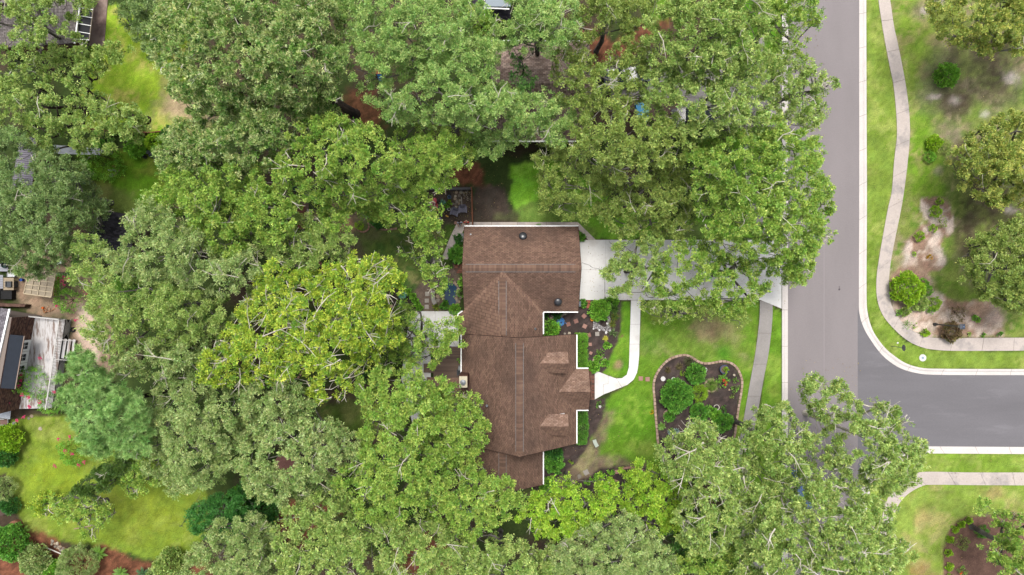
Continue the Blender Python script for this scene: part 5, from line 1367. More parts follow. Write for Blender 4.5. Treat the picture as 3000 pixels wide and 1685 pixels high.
PALM_MATS = {'green': mat('frond_green', C('#6f9c34', 1.2), .5, .4, var=.15, vscale=3), 'blue': mat('frond_blue_green', C('#4f9070', 1.1), .5, .4, var=.15, vscale=3),
             'yellow': mat('frond_yellow', C('#b5b030', 1.2), .5, .4, var=.2, vscale=4), 'dark': mat('frond_dark', C('#3f6a34', 1.2), .5, .4, var=.15, vscale=3), 'agave': mat('agave_leaf', C('#93b0a8', 1.2), .5, .3, var=.15, vscale=4)}
def sago(label, px, py, rpx, n=18, col='green', cat='palm', name='sago_palm', h=.5):
    r = rpx / 30.0; c = P(px, py, h)
    root = thing(name, label, cat, (c.x, c.y, 0))
    m_ = MB(); m_.lathe((0, 0, 0), [(.10, 0), (.12, h * .4), (.08, h * .8), (.01, h * .9)], 10); m_.build('trunk', DARK_BARK, root)
    me0 = frond_mesh('sago', round(r * 1.12, 2), round(r * .20, 3), 7, .45, r * .05 + .012)
    if len(me0.materials) == 0: me0.materials.append(PALM_MATS[col])
    for i in range(n):
        o = bpy.data.objects.new('frond', me0); link(o, root)
        o.location = (0, 0, h * .75)
        o.rotation_euler = (0, rng.uniform(-.35, .15) - (.5 if i % 3 == 0 else 0), 2 * math.pi * i / n + rng.uniform(-.12, .12))
        s = rng.uniform(.8, 1.05); o.scale = (s, s, s)
    return root
def fan_palm(label, px, py, rpx, col='blue'):
    r = rpx / 30.0; c = P(px, py, 1.0)
    root = thing('fan_palm', label, 'palm', (c.x, c.y, 0))
    m_ = MB(); m_.lathe((0, 0, 0), [(.10, 0), (.08, .5), (.02, .7)], 8); m_.build('trunk', DARK_BARK, root)
    mb = MB()
    for k in range(13):
        a = (k - 6) * .21; L = r * .75 * (1 - .25 * abs(k - 6) / 6)
        p = Vector((r * .25, 0, 0)); d = Vector((math.cos(a), math.sin(a), 0)); n_ = Vector((-d.y, d.x, 0)) * .022
        e = p + d * L + Vector((0, 0, -.08)); m = p + d * L * .5 + Vector((0, 0, .05))
        mb.face([p, m - n_, e, m + n_])
    mb.tube([(0, 0, 0), (r * .25, 0, 0)], .012, 4)
    me = bpy.data.meshes.new('frond'); me.from_pydata(mb.v, [], mb.f); me.materials.append(PALM_MATS[col]); me.update()
    for i in range(11):
        o = bpy.data.objects.new('frond', me); link(o, root)
        o.location = (0, 0, .75); o.rotation_euler = (0, -.2 - .25 * (i % 3), i * 2 * math.pi / 11 + rng.uniform(-.15, .15))
    return root
def agave(label, px, py, rpx, col='agave', n=20, name='agave_plant', cat='agave'):
    r = rpx / 30.0; c = P(px, py, .2)
    root = thing(name, label, cat, (c.x, c.y, 0))
    mb = MB(); w = r * .10
    mb.face([(0, -w, 0), (r * .5, -w * 1.2, .10 * r), (r, 0, .22 * r), (r * .5, w * 1.2, .10 * r), (0, w, 0)])
    mb.face([(0, w, 0), (r * .5, w * 1.2, .10 * r), (r * .5, 0, .02 * r), (0, 0, -.03)])
    mb.face([(0, -w, 0), (0, 0, -.03), (r * .5, 0, .02 * r), (r * .5, -w * 1.2, .10 * r)])
    me = bpy.data.meshes.new('leaf'); me.from_pydata(mb.v, [], mb.f); me.materials.append(PALM_MATS[col]); me.update()
    for i in range(n):
        o = bpy.data.objects.new('leaf', me); link(o, root)
        o.location = (0, 0, .05); o.rotation_euler = (0, -(i / n) * 1.1 - .05, i * 2.4); s = rng.uniform(.75, 1.05); o.scale = (s, s, s)
    return root
def tuft(label, px, py, rpx, hexes, n=70, h=.5, name='grass_tuft', cat='ornamental grass', wid=.02):
    r = rpx / 30.0; c = P(px, py, .2)
    root = thing(name, label, cat, (c.x, c.y, 0))
    mb = MB()
    cols = [C(x, 1.25) for x in hexes]
    for i in range(n):
        a = rng.uniform(0, 6.28); L = r * rng.uniform(.6, 1.1); hh = h * rng.uniform(.5, 1)
        d = Vector((math.cos(a), math.sin(a), 0)); nn = Vector((-d.y, d.x, 0)) * wid * .5
        s = d * rng.uniform(0, .25 * r)
        m = s + d * L * .5 + Vector((0, 0, hh)); e = s + d * L + Vector((0, 0, hh * rng.uniform(.2, .7)))
        col = cols[rng.randrange(len(cols))]
        mb.face([s - nn, m - nn, m + nn, s + nn], col); mb.face([m - nn, e, m + nn], col)
    mb.build('blades', LEAF, root, colors=True, kind='stuff')
    cr = MB(); cr.lathe((0, 0, 0), [(.06, -.02), (.07, .04), (.02, .10)], 7); cr.build('crown', DARK_BARK, root)
    return root

ORD = ['first', 'second', 'third', 'fourth', 'fifth', 'sixth', 'seventh', 'eighth']
# --- east garden: round shrubs in the sand bed
g1 = 'small round shrubs in the pale sand bed'
shrub('round_shrub', 'small round shrub at the very top of the pale sand bed', 2752, 590, 10, .6, 'round', 'yg', group=g1)
shrub('round_shrub', 'largest round shrub in the upper part of the sand bed', 2740, 621, 17.5, .9, 'round', 'yg', group=g1)
shrub('loose_shrub', 'loose reddish green shrub right of centre in the sand bed', 2758, 649, 15, .6, 'sparse', 'olive', group=g1)
shrub('round_shrub', 'round green shrub in the narrow waist of the sand bed', 2734, 669, 10, .6, 'round', 'yg', group=g1)
shrub('round_shrub', 'oval green shrub on the left side of the sand bed', 2693, 692, 14, .7, 'round', 'yg', group=g1)
shrub('round_shrub', 'tiny green shrub at the lower left of the sand bed', 2677, 746, 6, .35, 'round', 'yg', group=g1)
shrub('flowering_plant', 'small bright orange-yellow clump on the bare sand', 2723, 754, 7, .35, 'round', 'orange')
g2 = 'shrubs round the big yellow-green bush at the pavement bend'
shrub('large_bush', 'largest yellow-green bush beside the pavement bend', 2655, 845, 45, 1.9, 'leafy', 'yg', group=g2)
shrub('round_shrub', 'green shrub touching the upper right of the largest bush', 2705, 828, 13, .8, 'round', 'mid', group=g2)
shrub('round_shrub', 'dark green oval shrub right of the largest bush', 2717, 851, 15, .8, 'round', 'mid', group=g2)
shrub('round_shrub', 'round green shrub at the lower right of the bush group', 2736, 889, 18.5, 1.0, 'round', 'yg', group=g2)
shrub('round_shrub', 'small green shrub just below the lower right round one', 2726, 911, 10, .6, 'round', 'mid', group=g2)
shrub('loose_shrub', 'pale loose shrub between the largest bush and the round one', 2694, 888, 21, .9, 'leafy', 'oak', group=g2)
shrub('low_shrub', 'loose green shrub below the largest bush', 2652, 912, 13, .6, 'leafy', 'oak', group=g2)
shrub('low_shrub', 'small shrub beside the pavement left of the loose one', 2632, 915, 7, .4, 'leafy', 'mid', group=g2)
g3 = 'small plants along the inner edge of the pavement'
shrub('low_shrub', 'spiky green shrub on the pavement edge with a yellow tip beside it', 2660, 951, 11, .5, 'sparse', 'mid', group=g3)
shrub('low_shrub', 'small yellow-green shrub right of the spiky one', 2680, 954, 8, .4, 'sparse', 'yg', group=g3)
shrub('low_shrub', 'green tuft on the pavement edge left of the street lamp', 2709, 976, 9, .5, 'leafy', 'yg', group=g3)
shrub('brown_shrub', 'withered brown shrub below the lamp, reaching over the pavement', 2787, 972, 27, 1.1, 'leafy', 'brown')
shrub('brown_shrub', 'withered brown bush above the lamp arm', 2806, 915, 24, 1.0, 'sparse', 'brown')
shrub('low_shrub', 'lone green plant on pale sand right of the lamp', 2860, 934, 9, .4, 'leafy', 'mid')
shrub('low_shrub', 'smallest sprout right of the lamp head at the pavement', 2836, 979, 4.5, .25, 'leafy', 'oak', group=g3)
shrub('low_shrub', 'small sprout halfway between the lamp and the right edge', 2879, 980, 4.5, .25, 'leafy', 'mid', group=g3)
shrub('low_shrub', 'green sprout at the far right end of the sand', 2929, 981, 6, .3, 'leafy', 'deepg', group=g3)
shrub('loose_bush', 'green bush standing alone in a ring of bare earth', 2772, 222, 33, 1.3, 'leafy', 'mid')
shrub('round_bush', 'upper yellow-green bush beside the curved pavement', 2736, 420, 20, .9, 'leafy', 'yg')
shrub('loose_bush', 'loose olive bush right of the upper yellow-green one', 2763, 428, 22, .8, 'sparse', 'olive')
shrub('round_bush', 'compact green bush just below the yellow-green one', 2722, 459, 16, .8, 'round', 'mid')
# low hedge of the south-east mulch bed
for ki, (x, y, r) in enumerate(((2781, 1660, 9), (2778, 1620, 9), (2783, 1580, 9), (2797, 1552, 9), (2815, 1535, 9), (2838, 1524, 8), (2782, 1690, 9))):
    shrub('border_plant', ORD[ki] + ' low yellow-green plant edging the bottom right mulch bed', x, y, r, .35, 'leafy', 'yg', cat='border plant', group='edging plants of the bottom right bed')
shrub('low_shrub', 'dark blue-green shrub inside the bottom right mulch bed', 2875, 1557, 18, .7, 'round', 'deepg')
shrub('low_shrub', 'thin grassy shrub in the bottom right mulch bed', 2820, 1590, 20, .5, 'sparse', 'olive')
shrub('flowering_plant', 'green plant with an orange flower at the bottom right edge', 2820, 1672, 12, .5, 'sparse', 'mid', flowers=(C('#e85a20'), [(2816, 1680, .12)]))

# --- kidney flower bed
shrub('hydrangea_bush', 'largest rounded dark green bush in the kidney flower bed', 1983, 1159, 46, 1.6, 'leafy', 'deepg')
shrub('gardenia_bush', 'leafy green bush between the white discs at the top of the kidney bed', 2039, 1095, 28, 1.2, 'leafy', 'deepg', sx=.95)
shrub('round_shrub', 'smooth round yellow-green shrub in the middle of the kidney bed', 2049, 1151, 24, 1.1, 'fluff', 'yg')
shrub('leafy_bush', 'mid green bush in the lower middle of the kidney bed', 2050, 1210, 26, 1.1, 'leafy', 'deepg')
shrub('narrow_shrub', 'narrow yellow-green shrub left of the white ring pot', 2084, 1204, 12, .9, 'leafy', 'mid')
shrub('leafy_bush', 'leafy bush at the lower right of the kidney bed', 2119, 1238, 25, 1.0, 'leafy', 'deepg')
shrub('leafy_bush', 'thin green bush between the ring pot and the lower right bush', 2100, 1218, 16, .7, 'leafy', 'mid')
shrub('red_flower_bush', 'green bush with red flowers right of the grass ring', 2114, 1117, 18, .8, 'sparse', 'mid', flowers=(C('#c8401c'), [(2122, 1114, .14), (2127, 1121, .12), (2124, 1128, .1)]))
shrub('weedy_plant', 'thin green plant near the right edging, upper one', 2154, 1114, 9, .4, 'sparse', 'mid')
shrub('weedy_plant', 'thin green plant near the right edging, middle one', 2153, 1137, 10, .4, 'sparse', 'mid')
shrub('weedy_plant', 'faint green plant near the right edging, lowest one', 2147, 1158, 9, .25, 'sparse', 'olive')
shrub('weedy_plant', 'sparse plant right of the white ring pot', 2121, 1202, 12, .4, 'sparse', 'deepg')
shrub('weedy_plant', 'small yellowish plant left of the top leafy bush', 1999, 1094, 6, .3, 'sparse', 'yg')
shrub('flowering_plant', 'little yellow flower outside the left edging', 1909, 1209, 4, .2, 'sparse', 'orange')
tuft('tall grey-green grass clump at the top of the kidney bed', 2016, 1059, 17, ('#7a7f58', '#8f8a68', '#5f6a44'), 150, .7)
tuft('straw coloured grass clump left of the grey-green one', 1990, 1074, 13, ('#a0916a', '#8b8458', '#6f7046'), 90, .4)
tuft('small brown grass clump nearest the upper left white disc', 1957, 1085, 11, ('#a08460', '#867a50', '#6c6a40'), 80, .35)
tuft('bright green grass in a stone ring in the kidney bed', 2084, 1128, 22, ('#8fae4c', '#6c9a38', '#a8b86a'), 190, .5, wid=.03)
sago('small sago palm at the lower left of the kidney bed', 1938, 1249, 14, 18, 'green', h=.3)
agave('larger blue-grey agave at the bottom of the kidney bed', 1983, 1263, 14)
agave('smaller blue-grey agave left of the larger one', 1961, 1267, 9)
shrub('ring_plant', 'green plant inside a tan stone ring in the kidney bed', 1961, 1220, 14, .5, 'leafy', 'deepg')

# --- front beds of the house
shrub('schefflera_bush', 'glossy bush with rosette leaves in the house corner beside the blue hose', 1614, 965, 24, 1.2, 'big', 'mid')
shrub('bright_bush', 'bright green bush above the gravel patch', 1757, 910, 29, 1.5, 'leafy', 'mid')
shrub('shade_shrub', 'dark plant under the garage gutter behind the stones', 1630, 920, 13, .7, 'leafy', 'shadeg')
shrub('shade_shrub', 'small dark plant in the very corner of the house', 1597, 921, 7, .6, 'leafy', 'shadeg')
shrub('shade_shrub', 'green plant next to the grey box at the garage corner', 1707, 890, 11, .6, 'leafy', 'deepg')
shrub('ground_cover', 'low green plants along the driveway edge above the bright bush', 1785, 885, 12, .3, 'leafy', 'mid', sx=2.2)
tuft('liriope clump beside the driveway bed ring pot', 1800, 905, 17, ('#5f8a3c', '#7fa24c', '#466f2c'), 130, .4, wid=.025)
tuft('liriope clump right of the gravel patch', 1801, 928, 15, ('#5f8a3c', '#7fa24c', '#9a9a40'), 120, .4, wid=.025)
tuft('yellowish liriope clump lower right of the gravel patch', 1794, 950, 13, ('#8a8f3c', '#7fa24c', '#a8a040'), 100, .35, wid=.025)
tuft('lily with long thin leaves below the gravel patch', 1797, 977, 15, ('#7f9c60', '#9cb47c', '#5f7f40'), 50, .4, wid=.04)
sago('small yellow-green sago palm in the front mulch bed', 1774, 991, 10, 14, 'yellow', h=.2)
shrub('low_shrub', 'low leafy plant below the small sago palm', 1779, 1012, 9, .35, 'leafy', 'mid')
shrub('low_shrub', 'low plants around the pinkish rock', 1757, 1035, 12, .35, 'sparse', 'mid')
shrub('low_shrub', 'low green plants left of the pinkish rock', 1751, 1052, 9, .3, 'leafy', 'mid')
shrub('low_shrub', 'low green plants at the lower right of the front bed', 1772, 1063, 10, .3, 'leafy', 'mid')
def hedge(label, x0, y0, x1, y1, h, pal_, n, cat='hedge', name='hedge', curve=None):
    c = P((x0 + x1) / 2, (y0 + y1) / 2, h)
    root = thing(name, label, cat, (c.x, c.y, 0))
    K = SHK['round']; hx, hy = (x1 - x0) / 60 * .97, (y1 - y0) / 60 * .97
    p = np.stack([nr.uniform(-hx, hx, n), nr.uniform(-hy, hy, n), np.full(n, h)], 1)
    side = nr.random(n)
    nm = np.tile(np.array([0, 0, 1.0]), (n, 1))
    for k, (ax, s) in enumerate(((0, -1), (0, 1), (1, -1), (1, 1))):
        m = (side > .5 + k * .125) & (side <= .625 + k * .125)
        p[m, ax] = s * (hx if ax == 0 else hy); p[m, 2] = nr.uniform(.1, h, m.sum())
        nm[m] = 0; nm[m, ax] = s
    p[:, 2] += .05 * nr.normal(size=n); p[:, :2] += .04 * nr.normal(size=(n, 2))
    if curve: p[:, 0] += curve * (1 - (p[:, 1] / hy) ** 2)
    me = leaf_mesh('foliage', p, nm, K['cr'] * (.7 + .6 * nr.random(n)), 20, .09, .05, SP[pal_], flat=.6, up=.3, tri=True)
    me.materials.append(LEAF); link(bpy.data.objects.new('foliage', me), root)
    m_ = MB()
    for i in range(max(2, int(hy * 2 / .5))):
        y = -hy + .25 + i * .5
        m_.tube([(0, y, 0), (0, y, h * .8)], .03, 4)
    m_.build('stem', DARK_BARK, root)
hedge('long clipped hedge along the front wall above the entry', 1690, 981, 1720, 1078, 1.1, 'mid', 560)
hedge('rounded clipped hedge along the front wall below the entry', 1688, 1204, 1716, 1300, 1.1, 'deepg', 500, curve=.18)
shrub('low_shrub', 'loose plants at the lower end of the long hedge', 1738, 1074, 15, .5, 'leafy', 'mid', sx=1.3)
shrub('camellia_bush', 'big dark green bush with yellowish leaves at the side wing', 1622, 1358, 27, 1.6, 'leafy', 'deepg')
shrub('camellia_bush', 'dark bush behind the big one under the gable', 1624, 1330, 23, 1.5, 'leafy', 'shadeg')
shrub('camellia_bush', 'rounded green bush at the lower corner of the side wing', 1600, 1420, 20, 1.2, 'leafy', 'mid')
shrub('low_shrub', 'small lone plant in the dark mulch right of the side wing', 1674, 1350, 8, .35, 'sparse', 'yg')
shrub('low_shrub', 'small plant beside the white stone at the walk end', 1757, 1186, 9, .3, 'sparse', 'deepg')
for i, (x, y) in enumerate(((1722, 1412), (1736, 1403), (1750, 1396), (1764, 1390), (1790, 1382))):
    shrub('border_plant', ORD[i] + ' plant from the left in the border above the lower mulch bed', x, y, 7, .22, 'leafy', 'mid', cat='border plant', group='edging plants of the lower mulch bed')

# --- behind the house
shrub('round_bush', 'clipped dark green bush at the garage rear corner', 1338, 745, 23, 1.3, 'leafy', 'deepg')
shrub('shade_hedge', 'dark hedge between the garage and the slanting path', 1346, 700, 15, 1.0, 'leafy', 'shadeg', sx=.8)
shrub('leafy_plant', 'leafy plants between the pond stones and the roof edge', 1354, 826, 11, .5, 'leafy', 'mid')
shrub('leafy_plant', 'green plants beside the lower right pond stones', 1350, 860, 12, .4, 'sparse', 'mid')
shrub('leafy_plant', 'grassy plants below the pond', 1332, 907, 14, .3, 'leafy', 'mid')
shrub('leafy_plant', 'green strip of plants left of the pond', 1292, 850, 9, .3, 'leafy', 'mid')
shrub('hosta_plant', 'hosta with large dark leaves at the foot of the pond', 1300, 893, 12, .4, 'big', 'deepg')
tuft('yellow-green grass beside the curved bench end', 1277, 900, 13, ('#b0b440', '#8fa83c', '#6c8c30'), 60, .3, wid=.03)
fan_palm('upper blue-green fan palm in the dark mulch', 1178, 865, 15)
fan_palm('lower blue-green fan palm in the dark mulch', 1178, 892, 14)
for i, (x, y) in enumerate(((1163, 832), (1175, 839), (1187, 847), (1198, 857), (1208, 868), (1216, 880), (1223, 892), (1229, 903))):
    shrub('border_plant', ORD[i] + ' plant from the top in the curved border round the palm bed', x, y, 8, .25, 'leafy', 'mid', cat='border plant', group='curved border behind the patio')
shrub('low_shrub', 'mossy yellow-green mound on the curved brick edging', 1052, 660, 12, .5, 'fluff', 'yg')
shrub('dark_bush', 'dark ivy mound under the curved brick edging', 1110, 640, 26, .6, 'leafy', 'shadeg')
shrub('dark_bush', 'small dark round shrub left of the lower patio', 1073, 1103, 15, .8, 'round', 'shadeg')
sago('spiky plant beside the potted plants in the fenced yard', 1297, 594, 11, 14, 'blue', name='yucca_plant', cat='yucca', h=.3)
shrub('potted_plant', 'broad bright green leaves between the garden pots', 1315, 604, 7, .5, 'big', 'mid')
shrub('grassy_bush', 'small lime green plant above the garden pots', 1315, 592, 4.5, .4, 'leafy', 'yg')
sago('clump of upright strappy leaves beside the north side path', 1578, 661, 9, 9, 'green', name='iris_plant', cat='iris', h=.5)
shrub('low_shrub', 'dark green shrub at the driveway end of the garage', 1702, 694, 12, .5, 'leafy', 'deepg')

# --- western gardens
sago('sago palm with long dark fronds by the left lawn', 232, 525, 32, 22, 'dark', h=1.0)
sago('bright sago palm left of the metal roofed shed', 30, 392, 30, 18, 'green', h=1.2)
sago('sago palm on the reddish mulch below the round lawn', 288, 1622, 26, 18, 'green', h=.6)
sago('bright sago palm cut by the bottom edge, left one', 350, 1680, 23, 18, 'green', h=.6)
sago('dull sago palm cut by the bottom edge, right one', 415, 1682, 21, 18, 'dark', h=.6)
sago('sago palm with broad leaves beside the brown disc', 60, 1560, 26, 16, 'dark', h=.6)
shrub('lime_bush', 'lime green bush by the dark tarpaulin', 457, 415, 27, 1.5, 'leafy', 'yg')
shrub('dark_bush', 'dark green bush right of the lime one', 500, 395, 22, 1.4, 'leafy', 'shadeg')
shrub('dark_bush', 'deep green bush above the little cooker', 300, 408, 26, 1.6, 'leafy', 'deepg')
shrub('dark_bush', 'green bush below the brown rail fence', 400, 430, 28, 1.5, 'leafy', 'mid')
shrub('bush', 'large leafy bush filling the bottom left edge', 28, 1590, 50, 2.2, 'leafy', 'deepg')
shrub('bush', 'grey-green bush in the bottom left corner', 105, 1640, 44, 2.0, 'leafy', 'silver')
shrub('bush', 'wide grey-green bush below the rock heap', 225, 1658, 60, 2.0, 'round', 'silver')
shrub('bush', 'green bush between the grey ones at the bottom edge', 160, 1676, 36, 1.6, 'leafy', 'mid')
shrub('bush', 'rounded green bush at the bottom right of the round lawn', 500, 1655, 46, 2.0, 'leafy', 'oak')
shrub('bush', 'whitish green bush at the bottom edge beside the rounded one', 460, 1684, 26, 1.6, 'leafy', 'silver')
shrub('bush', 'yellow-green bush at the left edge below the striped chair', 25, 1283, 40, 1.8, 'leafy', 'yg')
shrub('bush', 'dark green bush at the left edge under the yellow-green one', 18, 1335, 30, 1.5, 'leafy', 'shadeg')
shrub('bush', 'dusty grey bush at the left edge half way down the lawn', 12, 1430, 34, 1.6, 'round', 'silver')
shrub('bush', 'small dark bush above the brown disc at the left edge', 30, 1480, 24, 1.2, 'leafy', 'shadeg')
shrub('bush', 'dark green shrubbery under the feathery tree', 760, 1500, 52, 2.4, 'leafy', 'shadeg')
shrub('bush', 'vivid green bush at the dark gap left of the lower wood', 700, 1470, 40, 2.6, 'leafy', 'deepg')
shrub('wild_patch', 'weedy green mound left of the small lawn', 300, 480, 50, .8, 'sparse', 'mid', sx=1.3)
shrub('conifer', 'bright green conifer half hidden in the pale foliage', 378, 845, 34, 4.0, 'fluff', 'mid', cat='conifer', sx=1.2)
shrub('round_conifer', 'tall green shrub left of the black shed, by the clutter', 245, 765, 28, 2.5, 'fluff', 'deepg', cat='conifer')
PK = C('#dc3f72')
def myrtle(label, px, py, r, pts, h=2.6):
    t = shrub('crape_myrtle', label, px, py, r, h, 'sparse', 'mid', cat='flowering shrub', flowers=(PK, [(a, b, .16) for a, b in pts]))
myrtle('pink flowering crape myrtle against the end of the white deck', 95, 1120, 48, [(33, 1077), (62, 1098), (60, 1115), (55, 1130), (15, 1146), (65, 1158), (83, 1164), (23, 1178), (85, 1190), (6, 1183), (115, 1178), (50, 1232), (70, 1222)])
myrtle('thin pink flowering shrub between the deck and the lawn', 150, 1180, 34, [(160, 1148), (117, 1050), (86, 1192)], 2.0)
myrtle('sparse pink flowering shrub on the lawn below the deck', 215, 1325, 40, [(204, 1280), (226, 1281), (190, 1320), (212, 1330), (229, 1363), (245, 1353), (161, 1365), (170, 1286)], 1.8)
myrtle('pink flowering shrub right of the beige pergola', 195, 830, 34, [(187, 811), (194, 818), (200, 816), (183, 823), (187, 834), (244, 853), (170, 815)], 1.8)
myrtle('green shrub with a few pink blooms by the pergola corner', 200, 880, 36, [(255, 862), (165, 897), (222, 937)], 1.6)
# ------------------------------------------------------------------ garden furniture, stones, lamps, cars, people
def M(h, f=1.0, rough=.8, **k): return mat('paint_' + h.strip('#'), C(h, f), rough, .3, **k)
STONE = mat('tan_stone', C('#bfa68f'), .9, .15, var=.15, vscale=3, fine=.15)
PINKP = [mat('pink_paver_%d' % i, C(h), .9, .15, var=.08, vscale=3, fine=.12) for i, h in enumerate(('#b08478', '#a3786c', '#bb9184'))]
TANP = mat('tan_paver', C('#cbb49c'), .9, .15, var=.08, vscale=3, fine=.1)
GREYP = mat('grey_paver', C('#b5ada4'), .9, .15, var=.1, vscale=3, fine=.12)
WHT = mat('white_paver', C('#f2efee'), .85, .2, var=.05, vscale=5)

def at(name, label, cat, px, py, z=0.0, rz=0.0, group=None):
    p = P(px, py, z); return thing(name, label, cat, (p.x, p.y, z), rz, group)

def single(name, label, cat, px, py, mb, m, rz=0.0, group=None, z=0.0, **k):
    """thing that is one mesh; mb is in local metres"""
    p = P(px, py, z)
    o = mb.build(name, m, **k); o.location = (p.x, p.y, z); o.rotation_euler = (0, 0, rz)
    return tag(o, label, cat, group)

def paver(label, px, py, s, rz, m, s2=None, group=None, h=.05):
    mb = MB(); a, b = s / 60, (s2 or s) / 60; e = .012
    mb.face([(-a + e, -b + e, h), (a - e, -b + e, h), (a - e, b - e, h), (-a + e, b - e, h)])
    q = [(-a, -b), (a, -b), (a, b), (-a, b)]; qi = [(-a + e, -b + e), (a - e, -b + e), (a - e, b - e), (-a + e, b - e)]
    for i in range(4):
        j = (i + 1) % 4
        mb.face([(*q[i], h - e), (*q[j], h - e), (*qi[j], h), (*qi[i], h)]); mb.face([(*q[i], -.01), (*q[j], -.01), (*q[j], h - e), (*q[i], h - e)])
    return single('stepping_stone', label, 'paving stone', px, py, mb, m, math.radians(rz), group)
sg = 'square stepping stones in the front mulch bed'
paver('reddish stepping stone touching the blue hose', 1665, 950, 12, 20, PINKP[1], group=sg)
paver('reddish stepping stone second from the blue hose', 1687.5, 941, 12, 20, PINKP[0], group=sg)
paver('diamond-set stepping stone nearest the garage', 1711, 926, 12, 45, PINKP[0], group=sg)
paver('stepping stone left of the gravel patch', 1713, 956, 12, -25, PINKP[2], group=sg)
paver('brownish stepping stone at the top end of the long hedge', 1725, 982, 12, 18, PINKP[1], group=sg)
paver('pale grey square slab beside the brownish stepping stone', 1749.5, 978.5, 12, 3, GREYP)
paver('small pink slab beside the middle of the long hedge', 1729, 1009, 9.5, 0, PINKP[2], group=sg)
paver('small tilted pink slab lower down beside the hedge', 1730.6, 1034.4, 9, -25, PINKP[2], group=sg)
paver('cream square slab near the low end of the hedge', 1740, 1056, 8.5, -30, TANP, group=sg)
paver('upper red paving slab at the driveway edge', 1724, 884.5, 11, 0, M('#b5604a'), 9)
paver('lower red paving slab below the driveway edge', 1724, 897, 11, 3, M('#bd6c56'), 12)
paver('left pink stepping stone on the lawn by the walk', 1877, 1109, 12.5, 0, PINKP[2], group='pair of stepping stones on the lawn')
paver('right pink stepping stone on the lawn by the kidney bed', 1897, 1111, 12.5, 0, PINKP[2], group='pair of stepping stones on the lawn')
paver('upper grey square slab beside the curved bench', 1252, 861, 12.5, 2, GREYP, group='slabs beside the curved bench')
paver('middle grey square slab beside the curved bench', 1250.5, 881, 12, 2, GREYP, group='slabs beside the curved bench')
paver('lower grey square slab beside the curved bench', 1250, 899, 12, 2, GREYP, group='slabs beside the curved bench')
paver('grey slab half under the overhanging tree above the pond', 1296, 804, 18, 0, GREYP)
paver('small grey slab in the grass above the curved bench', 1274, 803, 8, 4, GREYP)
paver('square pale slab in the thin grass below the house', 1717, 1384, 15, 28, GREYP)
paver('broken brownish slab left of the square pale one', 1680, 1413, 14, -35, TANP, 10)
paver('pink slab on the upper edge of the lower mulch bed', 1807, 1382, 12, 5, PINKP[2])
paver('pink slab in the lower mulch bed', 1804, 1411, 11, -20, PINKP[2])
paver('red slab deepest in the lower mulch bed', 1797, 1437, 11, 25, PINKP[0])
paver('pinkish slab beside the people on the fenced yard soil', 1335, 653, 8.5, -20, PINKP[2])
def disc(label, px, py, r, m, h=.05, name='round_stone', cat='stepping stone', group=None, inner=None):
    t = at(name, label, cat, px, py, 0, 0, group)
    mb = MB(); R = r / 30; mb.lathe((0, 0, 0), [(R, 0), (R, h - .01), (R - .015, h), (.001, h)], 20); mb.build('slab', m, t)
    if inner:
        mb = MB(); mb.lathe((0, 0, 0), [(R * .35, h), (R * .35, h + .012), (.001, h + .012)], 14); mb.build('lid', inner, t)
    else:
        mb = MB(); mb.lathe((0, 0, 0), [(R * .72, h), (R * .70, h + .008), (R * .55, h + .008), (R * .53, h + .001)], 20); mb.build('moulded_ring', m, t)
dg = 'white round stones in the kidney bed'
disc('white round stone nearest the left edging of the kidney bed', 1942.5, 1110, 7, WHT, group=dg)
disc('white round stone half under the largest dark bush', 1973, 1112, 7, WHT, group=dg)
disc('white round stone right of the top leafy bush', 2065, 1083.5, 6.8, WHT, group=dg)
disc('white round stone under the right edge of the leafy bush', 2058, 1106, 6.8, WHT, group=dg)
disc('round concrete utility cover with a bluish centre on the corner verge', 2703, 1048.5, 10.5, WHT, .04, 'utility_cover', 'utility cover', inner=M('#9fb4c8'))
disc('round grey stone in the dark mulch beside the palms', 1146, 897, 5.5, STONE, name='flat_stone', cat='stone')
disc('brown round table top beside the shrubs at the left edge', 52, 1538, 17, mat('rusty_disc', C('#9a6a52'), .8, .2, fine=.15, fscale=30), .5, 'round_table', 'table')
disc('darker brown round table top above the lighter one', 12, 1490, 17, mat('dark_disc', C('#5f4a42'), .8, .2, fine=.15, fscale=30), .45, 'round_table', 'table')

# stones
def stones(name, label, cat, pts, m, group=None, flat=.55):
    for i, (x, y, r) in enumerate(pts):
        mb = MB(); mb.rock((0, 0, 0), r / 30, seed=int(x * 7 + y), flat=flat, n=9)
        single(name, label if isinstance(label, str) else label[i], cat, x, y, mb, m[i % len(m)] if isinstance(m, list) else m, group=group)
ROCKS = [mat('rock_%d' % i, C(h), .9, .15, var=.2, vscale=4, fine=.2) for i, h in enumerate(('#b8a48c', '#a39a8e', '#cabda8', '#8f8478'))]
stones('border_rock', 'rounded tan rocks under the garage gutter behind the blue hose', 'rock', [(1616, 935, 7), (1620, 927, 4.5), (1622, 943, 4), (1636, 927, 4), (1644, 926, 4), (1650, 923, 4), (1656, 920, 4), (1662, 918, 3.5)], ROCKS, 'rocks behind the blue hose')
stones('pale_rock', ['greenish grey stone under the schefflera bush', 'cream stone above the hedge corner'], 'rock', [(1655, 978, 4), (1668, 977, 5)], [ROCKS[1], ROCKS[2]])
stones('white_stone', ['white stone at the lower right rim of the gravel', 'largest cream stone on the lower rim of the gravel', 'white stone at the bottom middle of the gravel', 'white stone at the lower left corner of the gravel', 'white stone on the inner edge of the gravel', 'white stone at the top tip of the gravel', 'small white stone at the upper left of the gravel', 'small white stone at the right edge of the gravel'], 'stone', [(1787.5, 969, 3.2), (1776, 974, 4.5), (1756, 967, 3.6), (1739, 963, 3), (1780, 948, 4), (1783, 921, 2.5), (1740, 944, 2.6), (1791, 944, 2.2)], WHT, 'white stones round the gravel')
